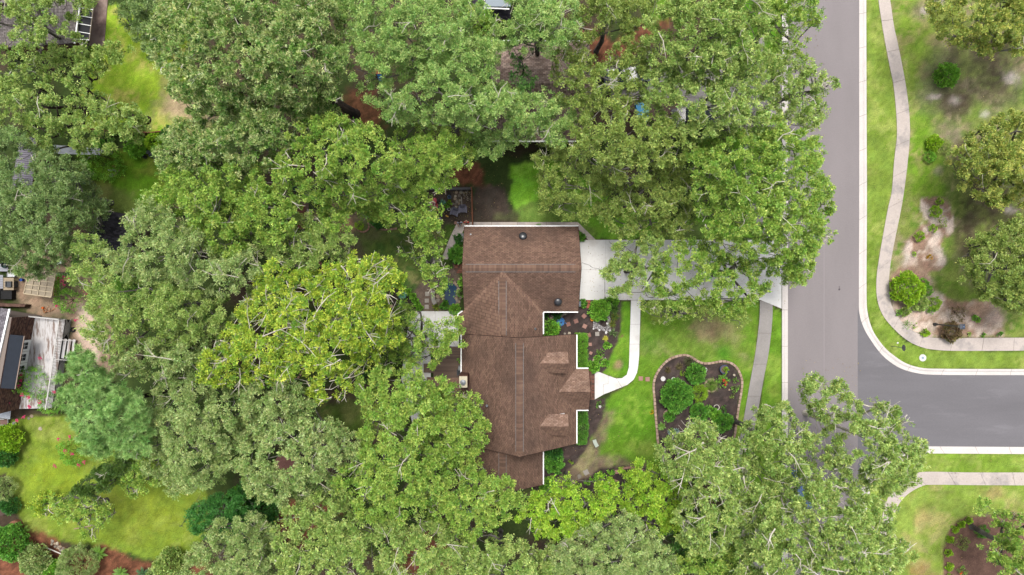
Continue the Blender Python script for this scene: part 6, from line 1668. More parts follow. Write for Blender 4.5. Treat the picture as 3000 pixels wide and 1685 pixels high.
stones('pink_rock', ['pinkish boulder among the low front plants'], 'rock', [(1762, 1047, 7.5)], mat('pink_rock', C('#b08c84'), .9, .15, var=.2, vscale=4, fine=.25))
stones('pale_rock', ['small cream rock at the right side of the kidney bed', 'small pinkish rock below the red flowers', 'white stone by the end of the walk', 'grey broken stone beside the square pale slab', 'white spot of stone on the verge by the sign', 'tiny white stone at the hedge end'],
       'rock', [(2151, 1099, 3.8), (2137, 1142, 3.5), (1758, 1191, 4.5), (1697, 1397, 7), (2630, 1005, 3), (1773, 1049, 1.6)], [ROCKS[2], ROCKS[0], WHT, ROCKS[1], WHT, WHT])
stones('flat_rock', 'flat stone between the curved bench and the pond', 'rock', [(1282, 869, 6), (1283, 880, 6.5)], ROCKS, 'flat stones behind the bench', .2)
stones('garden_rock', 'rocks at the lower end of the white deck', 'rock', [(93, 1219, 6), (84, 1226, 4), (118, 1255, 6)], ROCKS, 'rocks below the deck')
R = random.Random(9)
pts = []
for i in range(60):
    x, y = R.uniform(1357, 1380), R.uniform(557, 588)
    if all(math.hypot(x - a, y - b) > 3.7 for a, b, _ in pts): pts.append((x, y, R.uniform(1.9, 3.0)))
stones('heap_rock', 'small tan rocks heaped in the corner of the fenced yard', 'rock', pts, ROCKS, 'rock heap in the fenced yard', .9)
fl = at('flagstone_patch', 'patch of large irregular flagstones beside the rock heap', 'paving', 1338, 582)
for i, (x, y, r) in enumerate([(1337, 563, 5.5), (1351, 563, 6), (1334, 575, 5), (1346, 573, 5.5), (1334, 583, 5.5), (1339, 591, 5.5), (1347.5, 587, 4.6), (1335, 598, 5.5), (1345, 597, 4.6), (1327, 597, 4), (1336, 607, 5.2)]):
    mb = MB(); mb.rock((0, 0, 0), r / 30 * .95, seed=i + 40, flat=.2, n=7); o = mb.build('flagstone', ROCKS[i % 4], fl); q = P(x, y) - P(1338, 582); o.location = (q.x, q.y, .02)
hp = []
for i in range(22):
    t = i / 21; hp.append((152 + 42 * t + R.uniform(-5, 5), 1588 + 34 * t + R.uniform(-6, 6), R.uniform(3.5, 5.5)))
stones('heap_rock', 'grey rocks heaped along the edge of the round lawn', 'rock', hp, ROCKS, 'rock heap by the round lawn', .8)
# gravel
gv = MB(); gp = [(1738, 946), (1750, 938), (1757, 940), (1755, 950), (1766, 958), (1776, 956), (1781, 944), (1776, 934), (1784, 922), (1789, 932), (1791, 950), (1789, 968), (1776, 972), (1757, 966), (1738, 962)]
for i in range(1500):
    x, y = R.uniform(1736, 1793), R.uniform(920, 974)
    if pt_in(x, y, gp):
        q = P(x, y); gv.rock((q.x, q.y, .02), R.uniform(.022, .045), seed=i, n=5, col=C(('#c5bfc0', '#a9a4a6', '#dedada', '#94908f')[i % 4]))
tag(gv.build('gravel', mat('gravel_stone', rough=.9, tint=True), colors=True), kind='stuff')

# edging of the kidney bed
ed = at('block_edging', 'curved edging of tan concrete blocks round the kidney flower bed', 'edging', 2045, 1200)
eo = P(2045, 1200)
path = catmull([P(x, y)[:2] for x, y in HEART], 8, closed=True); path.append(path[0])
cum = resample([tuple(p) for p in path], .375)
EDG = [mat('edging_block_%d' % i, C(h), .9, .15, var=.08, vscale=4, fine=.12) for i, h in enumerate(('#c4a896', '#b89c8a', '#cfb3a2'))]
bm0 = MB(); bm0.prism([(-.17, -.10), (.17, -.10), (.155, .11), (-.155, .11)], 0, .12); 

base_ = [bm0.build('edging_block', m, ed) for m in EDG]
for i, p in enumerate(cum[:-1]):
    d = (cum[i + 1] - p).normalized()
    if i < 3: o = base_[i]
    else:
        o = base_[i % 3].copy(); sc.collection.objects.link(o); o.parent = ed
    o.location = (p.x + d.x * .18 - eo.x, p.y + d.y * .18 - eo.y, rng.uniform(-.01, .01)); o.rotation_euler = (0, 0, math.atan2(d.y, d.x) + math.pi + rng.uniform(-.03, .03))
def ring_edging(label, cx, cy, r, a0, a1, n, m, w=.16, l=None, name='brick_edging', part='brick', z=.1, pts=None):
    t = at(name, label, 'edging', cx, cy)
    for i in range(n):
        if pts:
            q = pts[i]; q2 = pts[min(i + 1, len(pts) - 1)] if i + 1 < len(pts) else q
            v = P(*q) - P(cx, cy); d = (P(*q2) - P(*q)); ang = math.atan2(d.y, d.x) if d.length > 0 else ang
            L = l
        else:
            a = math.radians(a0 + (a1 - a0) * (i + .5) / n); v = Vector((math.cos(a) * r / 30, math.sin(a) * r / 30, 0)); ang = a + math.pi / 2
            L = math.radians(abs(a1 - a0)) * r / 30 / n * .88
        mb = MB(); mb.box((0, 0, z / 2), (L, w, z + .02)); o = mb.build(part, m[i % len(m)], t); o.location = (v.x, v.y, 0); o.rotation_euler = (0, 0, ang)
ring_edging('tan stone ring round the green plant in the kidney bed', 1961, 1218, 17, 20, 300, 16, EDG, name='stone_ring', part='stone')
ring_edging('tan stone ring round the bright grass', 2083, 1129, 18, 60, 340, 18, EDG, name='stone_ring', part='stone')
ring_edging('curved brick edging round the half hidden flower ring under the yellow tree', 912, 790, 33, -75, 75, 26, [M('#9a6a58'), M('#85584a')], w=.22)
ring_edging('small brick edging ring with the mossy mound', 1064, 662, 18, -170, 10, 14, [M('#a07a68'), M('#8f6a5a')], w=.16)
def arc(p0, p1, p2, n):
    out = []
    for i in range(n):
        t = i / (n - 1); out.append(((1 - t) ** 2 * p0[0] + 2 * t * (1 - t) * p1[0] + t * t * p2[0], (1 - t) ** 2 * p0[1] + 2 * t * (1 - t) * p1[1] + t * t * p2[1]))
    return out
q = arc((1080, 655), (1110, 680), (1160, 670), 15)
ring_edging('long curved brick edging right of the small ring', 1110, 668, 0, 0, 0, 15, [M('#a58270'), M('#8d6e60')], w=.18, l=.2, pts=q)
q = arc((1815, 1377), (1860, 1355), (1912, 1395), 18)
ring_edging('pinkish block edging over the top of the lower mulch bed', 1860, 1375, 0, 0, 0, 18, [PINKP[2], PINKP[0]], w=.2, l=.19, pts=q)
q = arc((875, 1105), (900, 1075), (893, 1050), 9)
ring_edging('short brick edging below the yellow tree', 885, 1080, 0, 0, 0, 9, [M('#a07a68')], w=.18, l=.2, pts=q)
# brick terrace
bt = MB(); bt.poly(PL([(835, 583), (905, 583), (902, 668), (870, 652), (868, 600), (835, 600)], .02)); bto = bt.build('brick_terrace', JOINT, kind='structure')
for r_ in range(17):
    for c_i in range(4):
        x = 870 + c_i * 8 + (r_ % 2) * 3; y = 600 + r_ * 4.2
        if x + 7 > 900: continue
        b = MB(); b.prism(PL([(x, y), (x + 7.2, y), (x + 7.2, y + 3.7), (x, y + 3.7)]), .02, .05 + rng.uniform(0, .01)); b.build('brick', BRK[rng.randrange(2)], bto)
slab(bto, [(900, 612), (916, 616), (914, 668), (901, 666)], .06, GREYP)

# pots
def pot(label, px, py, r, h, m, soil='#3a2f28', name='plant_pot', wall=.18, group=None):
    t = at(name, label, 'plant pot', px, py, 0, 0, group); R = r / 30
    mb = MB(); mb.lathe((0, 0, 0), [(R * .7, 0), (R * .95, h * .9), (R, h), (R * (1 - wall), h), (R * (1 - wall) * .97, h * .8)], 20); 
    mb.f.pop(); mb.c.pop(); mb.build('rim', m, t, smooth=False)
    mb = MB(); mb.lathe((0, 0, h * .8), [(R * .8, -.02), (R * .8, 0), (.001, .01)], 14); mb.build('potting_soil', M(soil, .8), t)
pot('large dark blue glazed pot at the top right of the kidney bed', 2118, 1081, 13, .45, M('#3c5078', rough=.3), '#8a7464')
shrub('potted_herb', 'bright green plant inside the dark blue pot', 2124, 1084, 8, .7, 'round', 'yg', z0=.38)
pot('white ring pot in the kidney bed', 2096, 1192, 8.5, .4, M('#e8e0d4'))
pot('grey ring pot beside the liriope', 1789, 895, 5, .3, M('#a09890'), wall=.2)
pot('tan clay pot in the fenced yard', 1302.6, 604.4, 4.2, .3, M('#c9a070'), wall=.35)
pot('white plastic pot next to the clay one', 1316.4, 614, 4.8, .35, M('#eceae6'), wall=.25)
pot('black plastic pot left of the white one', 1307, 616, 5, .3, M('#2c2c30'))
pot('black bucket at the top of the fenced yard', 1317, 571, 6.2, .5, M('#141418'))
pot('blue-grey bucket below the black one', 1317.5, 579, 5.8, .45, M('#5f7f9f'), '#3c5068')
# tyre
t = MB()

prof = []
tb = MB(); tb.tube([Vector((math.cos(2 * math.pi * i / 18) * .19, math.sin(2 * math.pi * i / 18) * .19, .1)) for i in range(19)], .075, 8, cap=False)
single('tyre_swing_ring', 'old black tyre on the ground beside the deck lattice', 'tyre', 215, 966, tb, M('#1c1c1e'), smooth=True)
# garden hose: a loose coil
hb = MB(); pth = []
for i in range(260):
    a = i * .21; rr = .30 + .13 * math.sin(i * .37) * .5 + .06 * math.sin(i * .11) - (.0006 * i)
    pth.append((rr * math.cos(a) + .03 * math.sin(i * .05), rr * math.sin(a) + .03 * math.cos(i * .04), .02 + .0006 * i))
pth += [(.45, -.05, .1), (.55, -.15, .03), (.62, -.3, .02)]
hb.tube(pth, .024, 5)
single('garden_hose', 'coiled blue garden hose on the dark mulch', 'hose', 1643, 944, hb, M('#3d92dc', 1.3, .35), smooth=True)
# orange flower ornament
ob = MB()
for i in range(6):
    a = i * math.pi / 3; ob.lathe((.12 * math.cos(a), .12 * math.sin(a), .3), [(.075, 0), (.085, .03), (.05, .06), (.001, .065)], 10)
ob.lathe((0, 0, .3), [(.09, 0), (.09, .06), (.001, .08)], 12); ob.tube([(0, 0, 0), (0, 0, .3)], .012, 5)
single('flower_ornament', 'orange flower-shaped garden ornament', 'garden ornament', 1734, 935, ob, M('#f5a010', 1.2, .5))
# curved garden benches
def curved_bench(label, c, pts, w, m, h=.42):
    t = at('curved_bench', label, 'bench', *c)
    Q = [P(x, y, h) - P(*c) for x, y in pts]; Q = [Vector((q.x, q.y, 0)) for q in Q]
    mb = MB(); L = []; R_ = []
    for i, q in enumerate(Q):
        d = (Q[min(i + 1, len(Q) - 1)] - Q[max(i - 1, 0)]).normalized(); n = Vector((-d.y, d.x, 0)) * w / 2
        L.append(q + n); R_.append(q - n)
    mb.prism([tuple(v[:2]) for v in L] + [tuple(v[:2]) for v in reversed(R_)], h - .07, h); mb.build('seat', m, t)
    for q in (Q[1], Q[-2]):
        mb = MB(); mb.box((q.x, q.y, (h - .07) / 2), (w * .6, .14, h - .07)); mb.build('leg', m, t)
curved_bench('curved grey bench beside the pond', (1270, 875), [(1268.5, 852), (1267.5, 862), (1268, 872), (1270.5, 882), (1275, 891)], .38, mat('bench_stone', C('#a39f98'), .9, .2, var=.15, vscale=2, fine=.15))
curved_bench('short pale green curved bench on the thin lawn', (1745, 1300), [(1741, 1289), (1743, 1296), (1746.5, 1303), (1750, 1309)], .36, mat('bench_cast', C('#c5cfc2'), .9, .2, var=.08, vscale=3))

# pond
pd = at('garden_pond', 'small dark blue pond with lily pads beside the house', 'pond', 1318, 862)
po = P(1318, 862)
wpts = [(1298, 834), (1312, 828), (1330, 832), (1338, 842), (1336, 858), (1333, 872), (1338, 884), (1331, 891), (1320, 894), (1309, 891), (1304, 880), (1303, 866), (1299, 850)]
wm = MB(); wm.poly([tuple(P(x, y) - po)[:2] + (.03,) for x, y in wpts])
WATER = bpy.data.materials.new('pond_water'); WATER.use_nodes = True
b_ = WATER.node_tree.nodes['Principled BSDF']; b_.inputs['Base Color'].default_value = (.012, .03, .06, 1); b_.inputs['Roughness'].default_value = .06; b_.inputs['IOR'].default_value = 1.33; b_.inputs['Specular IOR Level'].default_value = .22
nz_ = WATER.node_tree.nodes.new('ShaderNodeTexNoise'); nz_.inputs['Scale'].default_value = 6; bp_ = WATER.node_tree.nodes.new('ShaderNodeBump'); bp_.inputs['Strength'].default_value = .25; bp_.inputs['Distance'].default_value = .05
WATER.node_tree.links.new(nz_.outputs['Fac'], bp_.inputs['Height']); WATER.node_tree.links.new(bp_.outputs[0], b_.inputs['Normal'])
wm.build('water', WATER, pd)
R = random.Random(21)
for i in range(26):
    n_ = len(wpts); t_ = i / 26 * n_; k_ = int(t_); f_ = t_ - k_
    a, b = wpts[k_], wpts[(k_ + 1) % n_]
    x, y = a[0] + (b[0] - a[0]) * f_, a[1] + (b[1] - a[1]) * f_
    dx, dy = x - 1318, y - 862; L = math.hypot(dx, dy); x += dx / L * 4.2; y += dy / L * 4.2
    mb = MB(); mb.rock((0, 0, 0), R.uniform(3.6, 5.4) / 30, seed=i + 90, flat=.5, n=8); o = mb.build('rim_stone', ROCKS[R.choice((0, 0, 3, 1))], pd); v = P(x, y) - po; o.location = (v.x, v.y, .04)
PAD = M('#7fae3c', 1.1, .5); PAD2 = M('#3f8a30', 1.1, .5)
for i, (x, y, r) in enumerate([(1313, 844, 2.2), (1317, 851, 2.4), (1318.5, 856, 2), (1317, 865, 2.2), (1330, 869, 2.8), (1333, 854, 2.6), (1318, 835, 2.2), (1325, 835, 2.4), (1306, 850, 2.2), (1310, 848, 2.2), (1303, 838, 2.6), (1302, 844, 2.4), (1305, 843, 2.2), (1309, 853, 2)]):
    mb = MB(); mb.lathe((0, 0, 0), [(r / 30, 0), (r / 30, .008), (.001, .008)], 10); mb.f = mb.f[:-3]; mb.c = mb.c[:-3]; o = mb.build('lily_pad', PAD if i < 10 else PAD2, pd); v = P(x, y) - po; o.location = (v.x, v.y, .04)
stones('path_rock', 'brown rock between the pond rim and the roof edge', 'rock', [(1346, 818, 4.5), (1349, 836, 5), (1343, 848, 5), (1349, 872, 5), (1345, 884, 4), (1340, 900, 4)], ROCKS, 'rocks between pond and house')

# fenced yard: timber wall, thin fence
TIMB = mat('grey_timber', C('#6c6a6c'), .9, .1, var=.2, vscale=3, fine=.15, stretch=(.4, 2, 1))
fw = at('timber_wall', 'low grey timber retaining wall above the flagstones', 'wall', 1314, 552); fo = P(1314, 552)
for k in range(3):
    mb = MB(); a, b = P(1246, 550 + k * 2.4, .6) - fo, P(1380, 550 + k * 2.4, .6) - fo; mb.bar((a.x, a.y, .28), (b.x, b.y, .28), .07, .56); mb.build('board', TIMB, fw)
RUST = mat('rusty_fence_board', C('#8a5c46'), .9, .1, var=.2, vscale=3, fine=.2)
fn = at('board_fence', 'thin reddish board fence between the fenced yard and the shaded lawn', 'fence', 1382, 600); fo = P(1382, 600)
a, b = P(1381, 549, 1.7), P(1384, 662, 1.7)
for k in range(26):
    p0 = a.lerp(b, k / 26); p1 = a.lerp(b, (k + .92) / 26)
    mb = MB(); mb.bar((p0.x - fo.x, p0.y - fo.y, .84), (p1.x - fo.x, p1.y - fo.y, .84), .03, 1.68); mb.build('board', RUST, fn)
mb = MB(); mb.bar((a.x - fo.x + .01, a.y - fo.y, 1.70), (b.x - fo.x + .01, b.y - fo.y, 1.70), .09, .04); mb.build('cap_rail', RUST, fn)
for f_ in (0, .33, .66, 1):
    p0 = a.lerp(b, f_); mb = MB(); mb.box((p0.x - fo.x - .05, p0.y - fo.y, .86), (.09, .09, 1.72)); mb.build('post', RUST, fn)
mb = MB(); q0, q1 = P(1351.5, 577, .3), P(1353.5, 606, .3); c0 = P(1352.5, 592, .3); mb.bar(q0 - c0, q1 - c0, .09, .09)
single('pale_plank', 'pale wooden plank leaning above the right garden chair', 'plank', 1352.5, 592, mb, M('#b8aca4'), z=.3)
# rail fence on the left
fr = at('rail_fence', 'low brown board fence between the pale lawn and the bushes', 'fence', 390, 384); fo = P(390, 384)
pp = [P(256, 376, 1.2), P(330, 384, 1.2), P(440, 388, 1.2), P(518, 379, 1.2)]
for p0, p1 in zip(pp, pp[1:]):
    n_ = int((p1 - p0).length / .3)
    for k in range(n_):
        u0, u1 = p0.lerp(p1, k / n_), p0.lerp(p1, (k + .9) / n_); mb = MB(); mb.bar((u0.x - fo.x, u0.y - fo.y, .58), (u1.x - fo.x, u1.y - fo.y, .58), .03, 1.16); mb.build('board', RUST, fr)
    mb = MB(); mb.bar((p0.x - fo.x, p0.y - fo.y, 1.2), (p1.x - fo.x, p1.y - fo.y, 1.2), .1, .04); mb.build('rail', RUST, fr)

# adirondack chairs
CH = mat('grey_plastic', C('#77758a'), .6, .4, var=.06)
def lounge_chair(label, px, py, rz):
    t = at('garden_chair', label, 'chair', px, py, 0, math.radians(rz), 'grey garden chairs in the fenced yard')
    for i in range(5):
        mb = MB(); x = -.22 + i * .11; mb.bar((x, -.25, .40), (x, .22, .30), .095, .025); mb.build('seat_slat', CH, t)
    for i in range(5):
        x = -.22 + i * .11; mb = MB(); mb.bar((x, .20, .30), (x * 1.15, .42, .92 - abs(i - 2) * .04), .095, .025); mb.build('back_slat', CH, t)
    for s in (-1, 1):
        mb = MB(); mb.box((s * .33, -.02, .55), (.13, .66, .025)); mb.build('arm_rest', CH, t)
        mb = MB(); mb.box((s * .33, -.28, .27), (.05, .09, .54)); mb.build('leg', CH, t)
        mb = MB(); mb.box((s * .33, .27, .27), (.05, .09, .54)); mb.build('leg', CH, t)
    mb = MB(); mb.bar((-.30, .30, .62), (.30, .30, .62), .04, .07); mb.build('back_rail', CH, t)
    mb = MB(); mb.bar((-.30, -.27, .38), (.30, -.27, .38), .03, .08); mb.build('front_rail', CH, t)
lounge_chair('grey garden chair turned slightly, left of the pair', 1333, 623, -18)
lounge_chair('grey garden chair standing straight below the pale plank, right of the pair', 1357, 615, 3)
# ride-on mower
RED = M('#c81e3c', rough=.35)
t = at('ride_on_mower', 'red ride-on mower at the edge of the foliage in the fenced yard', 'mower', 1273, 601)
mb = MB(); mb.prism([(-.28, .1), (.22, .1), (.28, .3), (.22, .62), (-.22, .62), (-.28, .3)], .25, .62); mb.build('bonnet', RED, t)
mb = MB(); mb.prism([(-.34, -.6), (.34, -.6), (.34, .1), (-.34, .1)], .22, .34); mb.build('body', RED, t)
for s in (-1, 1): 
    mb = MB(); mb.box((s * .33, -.38, .42), (.12, .5, .2)); mb.build('mudguard', RED, t)
mb = MB(); mb.box((0, -.36, .48), (.4, .36, .1)); mb.box((0, -.54, .66), (.4, .08, .3)); mb.build('seat', BLACKM, t)
mb = MB(); mb.tube([Vector((math.cos(i * math.pi / 8) * .15, -.02 + math.sin(i * math.pi / 8) * .15, .78)) for i in range(17)], .018, 6); mb.build('steering_wheel', M('#d8d8da'), t)
mb = MB(); mb.tube([(0, .08, .5), (0, -.02, .78)], .02, 6); mb.build('steering_column', BLACKM, t)
for (x, y, r) in ((-.4, -.36, .24), (.4, -.36, .24), (-.32, .46, .17), (.32, .46, .17)):
    mb = MB(); mb.lathe((0, 0, 0), [(r * .5, -.08), (r, -.07), (r, .07), (r * .5, .08), (.001, .08)], 14, rot=Matrix.Rotation(math.pi / 2, 3, 'Y')); o = mb.build('wheel', BLACKM, t); o.location = (x, y, r)
mb = MB(); mb.box((0, 0, .2), (.5, .14, .1)); mb.box((-.18, 0, .08), (.05, .12, .16)); mb.box((.18, 0, .08), (.05, .12, .16))
single('low_grey_step', 'small low grey bench below the ride-on mower', 'step', 1278, 619, mb, CH, -.1)
mb = MB(); mb.box((0, 0, .12), (.28, .12, .14)); mb.lathe((-.1, .03, .2), [(.05, 0), (.05, .05), (.001, .08)], 8); mb.box((.12, 0, .24), (.1, .05, .05))
single('yellow_toy', 'bright yellow toy lying on the soil', 'toy', 1310, 634, mb, M('#e8b020', 1.1, .5), -.5)

# ---- people
SKIN = mat('skin', C('#c99a80'), .6, .3)
def skin_mesh(name, verts, edges, m, parent, sub=2, root=0):
    me = bpy.data.meshes.new(name); me.from_pydata([v[0] for v in verts], edges, []); me.update()
    o = bpy.data.objects.new(name, me); link(o, parent)
    o.modifiers.new('skin', 'SKIN')
    sv = me.skin_vertices[0].data
    for i, v in enumerate(verts):
        r = v[1]; sv[i].radius = r if isinstance(r, tuple) else (r, r); sv[i].use_root = (i == root)
    ss = o.modifiers.new('sub', 'SUBSURF'); ss.levels = sub; ss.render_levels = sub
    me.materials.append(m)
    return o
def person(label, px, py, rz, shirt, trousers, hair, height=1.74, lean=0.0, headback=.5, bald=False, arms='down'):
    t = at('person', label, 'person', px, py, 0, math.radians(rz))
    k = height / 1.74
    ly = -lean            # forward lean of the chest (towards -y is the front)
    V = []; E = []
    def add(x, y, z, r, parent=None):
        V.append(((x * k, y * k, z * k), r * k if not isinstance(r, tuple) else (r[0] * k, r[1] * k)))
        if parent is not None: E.append((parent, len(V) - 1))
        return len(V) - 1
    pel = add(0, 0, .96, (.15, .11)); sp = add(0, ly * .35, 1.14, (.13, .10), pel); chs = add(0, ly * .8, 1.36, (.16, .11), sp)
    nk = add(0, ly, 1.48, .055, chs); hy = ly + .10 * headback
    h0 = add(0, hy - .03, 1.56, (.07, .085), nk); h1 = add(0, hy - .01, 1.65, (.078, .095), h0); h2 = add(0, hy + .02 * headback, 1.71, (.05, .06), h1)
    hands = []
    for s in (-1, 1):
        sh = add(s * .19, ly * .9, 1.40, .055, chs)
        if arms == 'folded': el = add(s * .27, ly - .06, 1.14, .045, sh); wr = add(s * .05, ly - .24, 1.12, .03, el); hd = (-s * .5, -.1, .0)
        elif arms == 'forward': el = add(s * .26, ly - .10, 1.18, .045, sh); wr = add(s * .17, ly - .30, 1.05, .03, el); hd = (0, -.6, -.3)
        else: el = add(s * .26, ly + .02, 1.14, .045, sh); wr = add(s * .28, ly - .08, .90, .03, el); hd = (0, -.2, -.6)
        w = V[wr][0]; w = (w[0] / k, w[1] / k, w[2] / k)
        D = Vector(hd).normalized(); S_ = Vector((s, 0, 0)) if abs(D.x) < .7 else Vector((0, 0, 1)); S_ = (S_ - D * S_.dot(D)).normalized()
        pm = add(w[0] + D.x * .06, w[1] + D.y * .06, w[2] + D.z * .06, (.036, .018), wr)
        for f in range(4):
            b = Vector(w) + D * .10 + S_ * (f - 1.5) * .021
            f0 = add(*b, .009, pm); b2 = b + D * (.035, .042, .038, .03)[f]; f1 = add(*b2, .008, f0); b3 = b2 + D * .025 + Vector((0, .0, -.018)); add(*b3, .007, f1)
        b = Vector(w) + D * .045 - S_ * .035; f0 = add(*b, .011, wr); b2 = b + (D * .7 - S_ * .6).normalized() * .035; add(*b2, .009, f0)
    for s in (-1, 1):
        hp_ = add(s * .09, 0, .88, .09, pel); kn = add(s * .11, -.02, .50, .06, hp_); an = add(s * .11, .02, .09, .042, kn); add(s * .12, -.13, .04, .035, an)
    skin_mesh('body', V, E, SKIN, t)
    SV = [((0, 0, .93 * k), (.165 * k, .125 * k)), ((0, ly * .35 * k, 1.14 * k), (.15 * k, .12 * k)), ((0, ly * .8 * k, 1.36 * k), (.18 * k, .13 * k)), ((0, ly * k, 1.46 * k), (.085 * k, .08 * k))]
    SE = [(0, 1), (1, 2), (2, 3)]
    for s, idx in ((-1, 7), (1, 7)):
        sh = Vector((s * .19 * k, ly * .9 * k, 1.40 * k)); el = Vector((s * .26 * k, (ly - .06) * k if arms != 'down' else (ly + .02) * k, 1.17 * k)); SV.append((tuple(sh), .075 * k)); SV.append((tuple(sh.lerp(el, .85)), .065 * k)); n_ = len(SV); SE += [(2, n_ - 2), (n_ - 2, n_ - 1)]
    skin_mesh('shirt', SV, SE, shirt, t)
    TV = [((0, 0, .95 * k), (.16 * k, .125 * k))]; TE = []
    for s in (-1, 1):
        TV += [((s * .09 * k, 0, .86 * k), .105 * k), ((s * .11 * k, -.02 * k, .50 * k), .08 * k), ((s * .11 * k, .02 * k, .12 * k), .065 * k)]; n_ = len(TV); TE += [(0, n_ - 3), (n_ - 3, n_ - 2), (n_ - 2, n_ - 1)]
    skin_mesh('trousers', TV, TE, trousers, t)
    for s in (-1, 1):
        mb = MB(); mb.box((s * .12 * k, -.06 * k, .04), (.09, .26, .08)); mb.build('shoe', M('#2c2a2a'), t)
    hc = Vector((0, hy, 1.65)) * k
    if not bald:
        mb = MB(); mb.lathe(hc + Vector((0, .03, -.01)), [(.098, -.07), (.108, 0), (.09, .06), (.05, .098), (.001, .108)], 16); o = mb.build('hair', hair, t, smooth=True)
    fd = Vector((0, -1, .55 * headback)).normalized(); up_ = Vector((0, .55 * headback, 1)).normalized()
    mb = MB(); mb.lathe(hc + fd * .098 + up_ * -.005, [(.014, -.02), (.012, .0), (.003, .03)], 6); mb.build('nose', SKIN, t)
    for s in (-1, 1):
        mb = MB(); mb.lathe(hc + fd * .085 + Vector((s * .034, 0, 0)) + up_ * .018, [(.001, -.012), (.012, -.006), (.012, .006), (.001, .012)], 8); mb.build('eye', M('#2a2020'), t)
        mb = MB(); mb.box(hc + Vector((s * .088, .0, 0)), (.018, .035, .055)); mb.build('ear', SKIN, t)
    mb = MB(); mb.box(hc + fd * .09 - up_ * .045, (.045, .012, .012)); mb.build('mouth', M('#9a4a44'), t)
    return t
person('bald person in a red shirt with folded arms at the end of the side path', 1369, 653, 0, M('#d01828', .95), M('#3c3c48'), None, 1.76, .06, 1.0, True, 'folded')
person('dark-haired person in a light blue shirt standing on the path corner', 1349, 653, 5, M('#a8bcdc'), M('#4a3c4c'), M('#241c1a', .8), 1.6, .08, .6, False, 'forward')
person('brown-haired person in a blue-grey shirt bending forward on the bare soil', 1290, 642, 20, M('#8fa4c8'), M('#3a3c48'), M('#7a4a34'), 1.62, .30, -.6, False, 'forward')

# ---- street lamp, sign
t = at('street_lamp', 'black street lamp with a square lantern beside the pavement corner', 'street lamp', 2737, 950)
mb = MB(); mb.lathe((0, 0, 0), [(.16, 0), (.16, .25), (.10, .32), (.10, .5), (.065, .6), (.055, 3.6), (.09, 3.62), (.09, 3.7)], 12); mb.build('post', BLACKM, t)
mb = MB(); mb.box((0, 0, 3.92), (.26, .26, .42)); mb.build('lantern', mat('lantern_glass', C('#c8c8c0'), .2, .5), t)
for x in (-1, 1):
    for y in (-1, 1):
        mb = MB(); mb.box((x * .13, y * .13, 3.92), (.03, .03, .44)); mb.build('corner_bar', BLACKM, t)
mb = MB(); i0 = 0
for (r0, z0_, r1, z1_) in ((.24, 4.12, .24, 4.16), (.24, 4.16, .06, 4.27)):
    for q in range(4):
        a0, a1 = math.pi / 4 + q * math.pi / 2, math.pi / 4 + (q + 1) * math.pi / 2; s_ = 1.414
        mb.face([(r0 * s_ * math.cos(a0), r0 * s_ * math.sin(a0), z0_), (r0 * s_ * math.cos(a1), r0 * s_ * math.sin(a1), z0_), (r1 * s_ * math.cos(a1), r1 * s_ * math.sin(a1), z1_), (r1 * s_ * math.cos(a0), r1 * s_ * math.sin(a0), z1_)])
mb.face([(-.24, -.24, 4.12), (-.24, .24, 4.12), (.24, .24, 4.12), (.24, -.24, 4.12)]); mb.box((0, 0, 4.27), (.12, .12, .02))
mb.build('lamp_cap', mat('lamp_cap_paint', C('#4c5260'), .5, .4), t)
mb = MB(); mb.lathe((.02, 0, 4.28), [(.045, 0), (.045, .05), (.001, .07)], 10); mb.build('light_sensor', M('#7f9cd0', rough=.3), t)
t = at('road_sign', 'octagonal road sign seen from its grey back on the corner verge', 'road sign', 2612, 1014)
mb = MB(); mb.box((0, 0, 1.15), (.05, .05, 2.3)); mb.build('post', GREYM, t)
oct_ = [(math.cos(math.radians(22.5 + 45 * i)) * .32, math.sin(math.radians(22.5 + 45 * i)) * .32) for i in range(8)]
for x, nm, m in ((.030, 'sign_back', GREYM), (.036, 'sign_face', M('#b8202a', rough=.4))):
    mb = MB(); mb.face([(x, a, 2.0 + b) for a, b in oct_]); mb.face([(x + .004, a, 2.0 + b) for a, b in reversed(oct_)]); mb.build(nm, m, t)

# ---- road details
mb = MB()
R = random.Random(4)
for (x, y, r) in ((2459, 848, 3.2), (2459, 841, 1.8)):
    mb.poly([P(x + math.cos(a / 10 * 6.283) * r * R.uniform(.8, 1.2), y + math.sin(a / 10 * 6.283) * r * R.uniform(.8, 1.2), .010) for a in range(10)])
mb.build('oil_stain', M('#5c5258'), kind='structure')
mb = MB()
for (y0, y1) in ((560, 700), (700, 860), (860, 1060), (1060, 1180)):
    mb.poly([P(2413.6, y0, .010), P(2414.6, y0, .010), P(2414.6 + .3, y1, .010), P(2413.6 + .3, y1, .010)])
mb.build('paving_seam', M('#b3a9ad'), kind='structure')

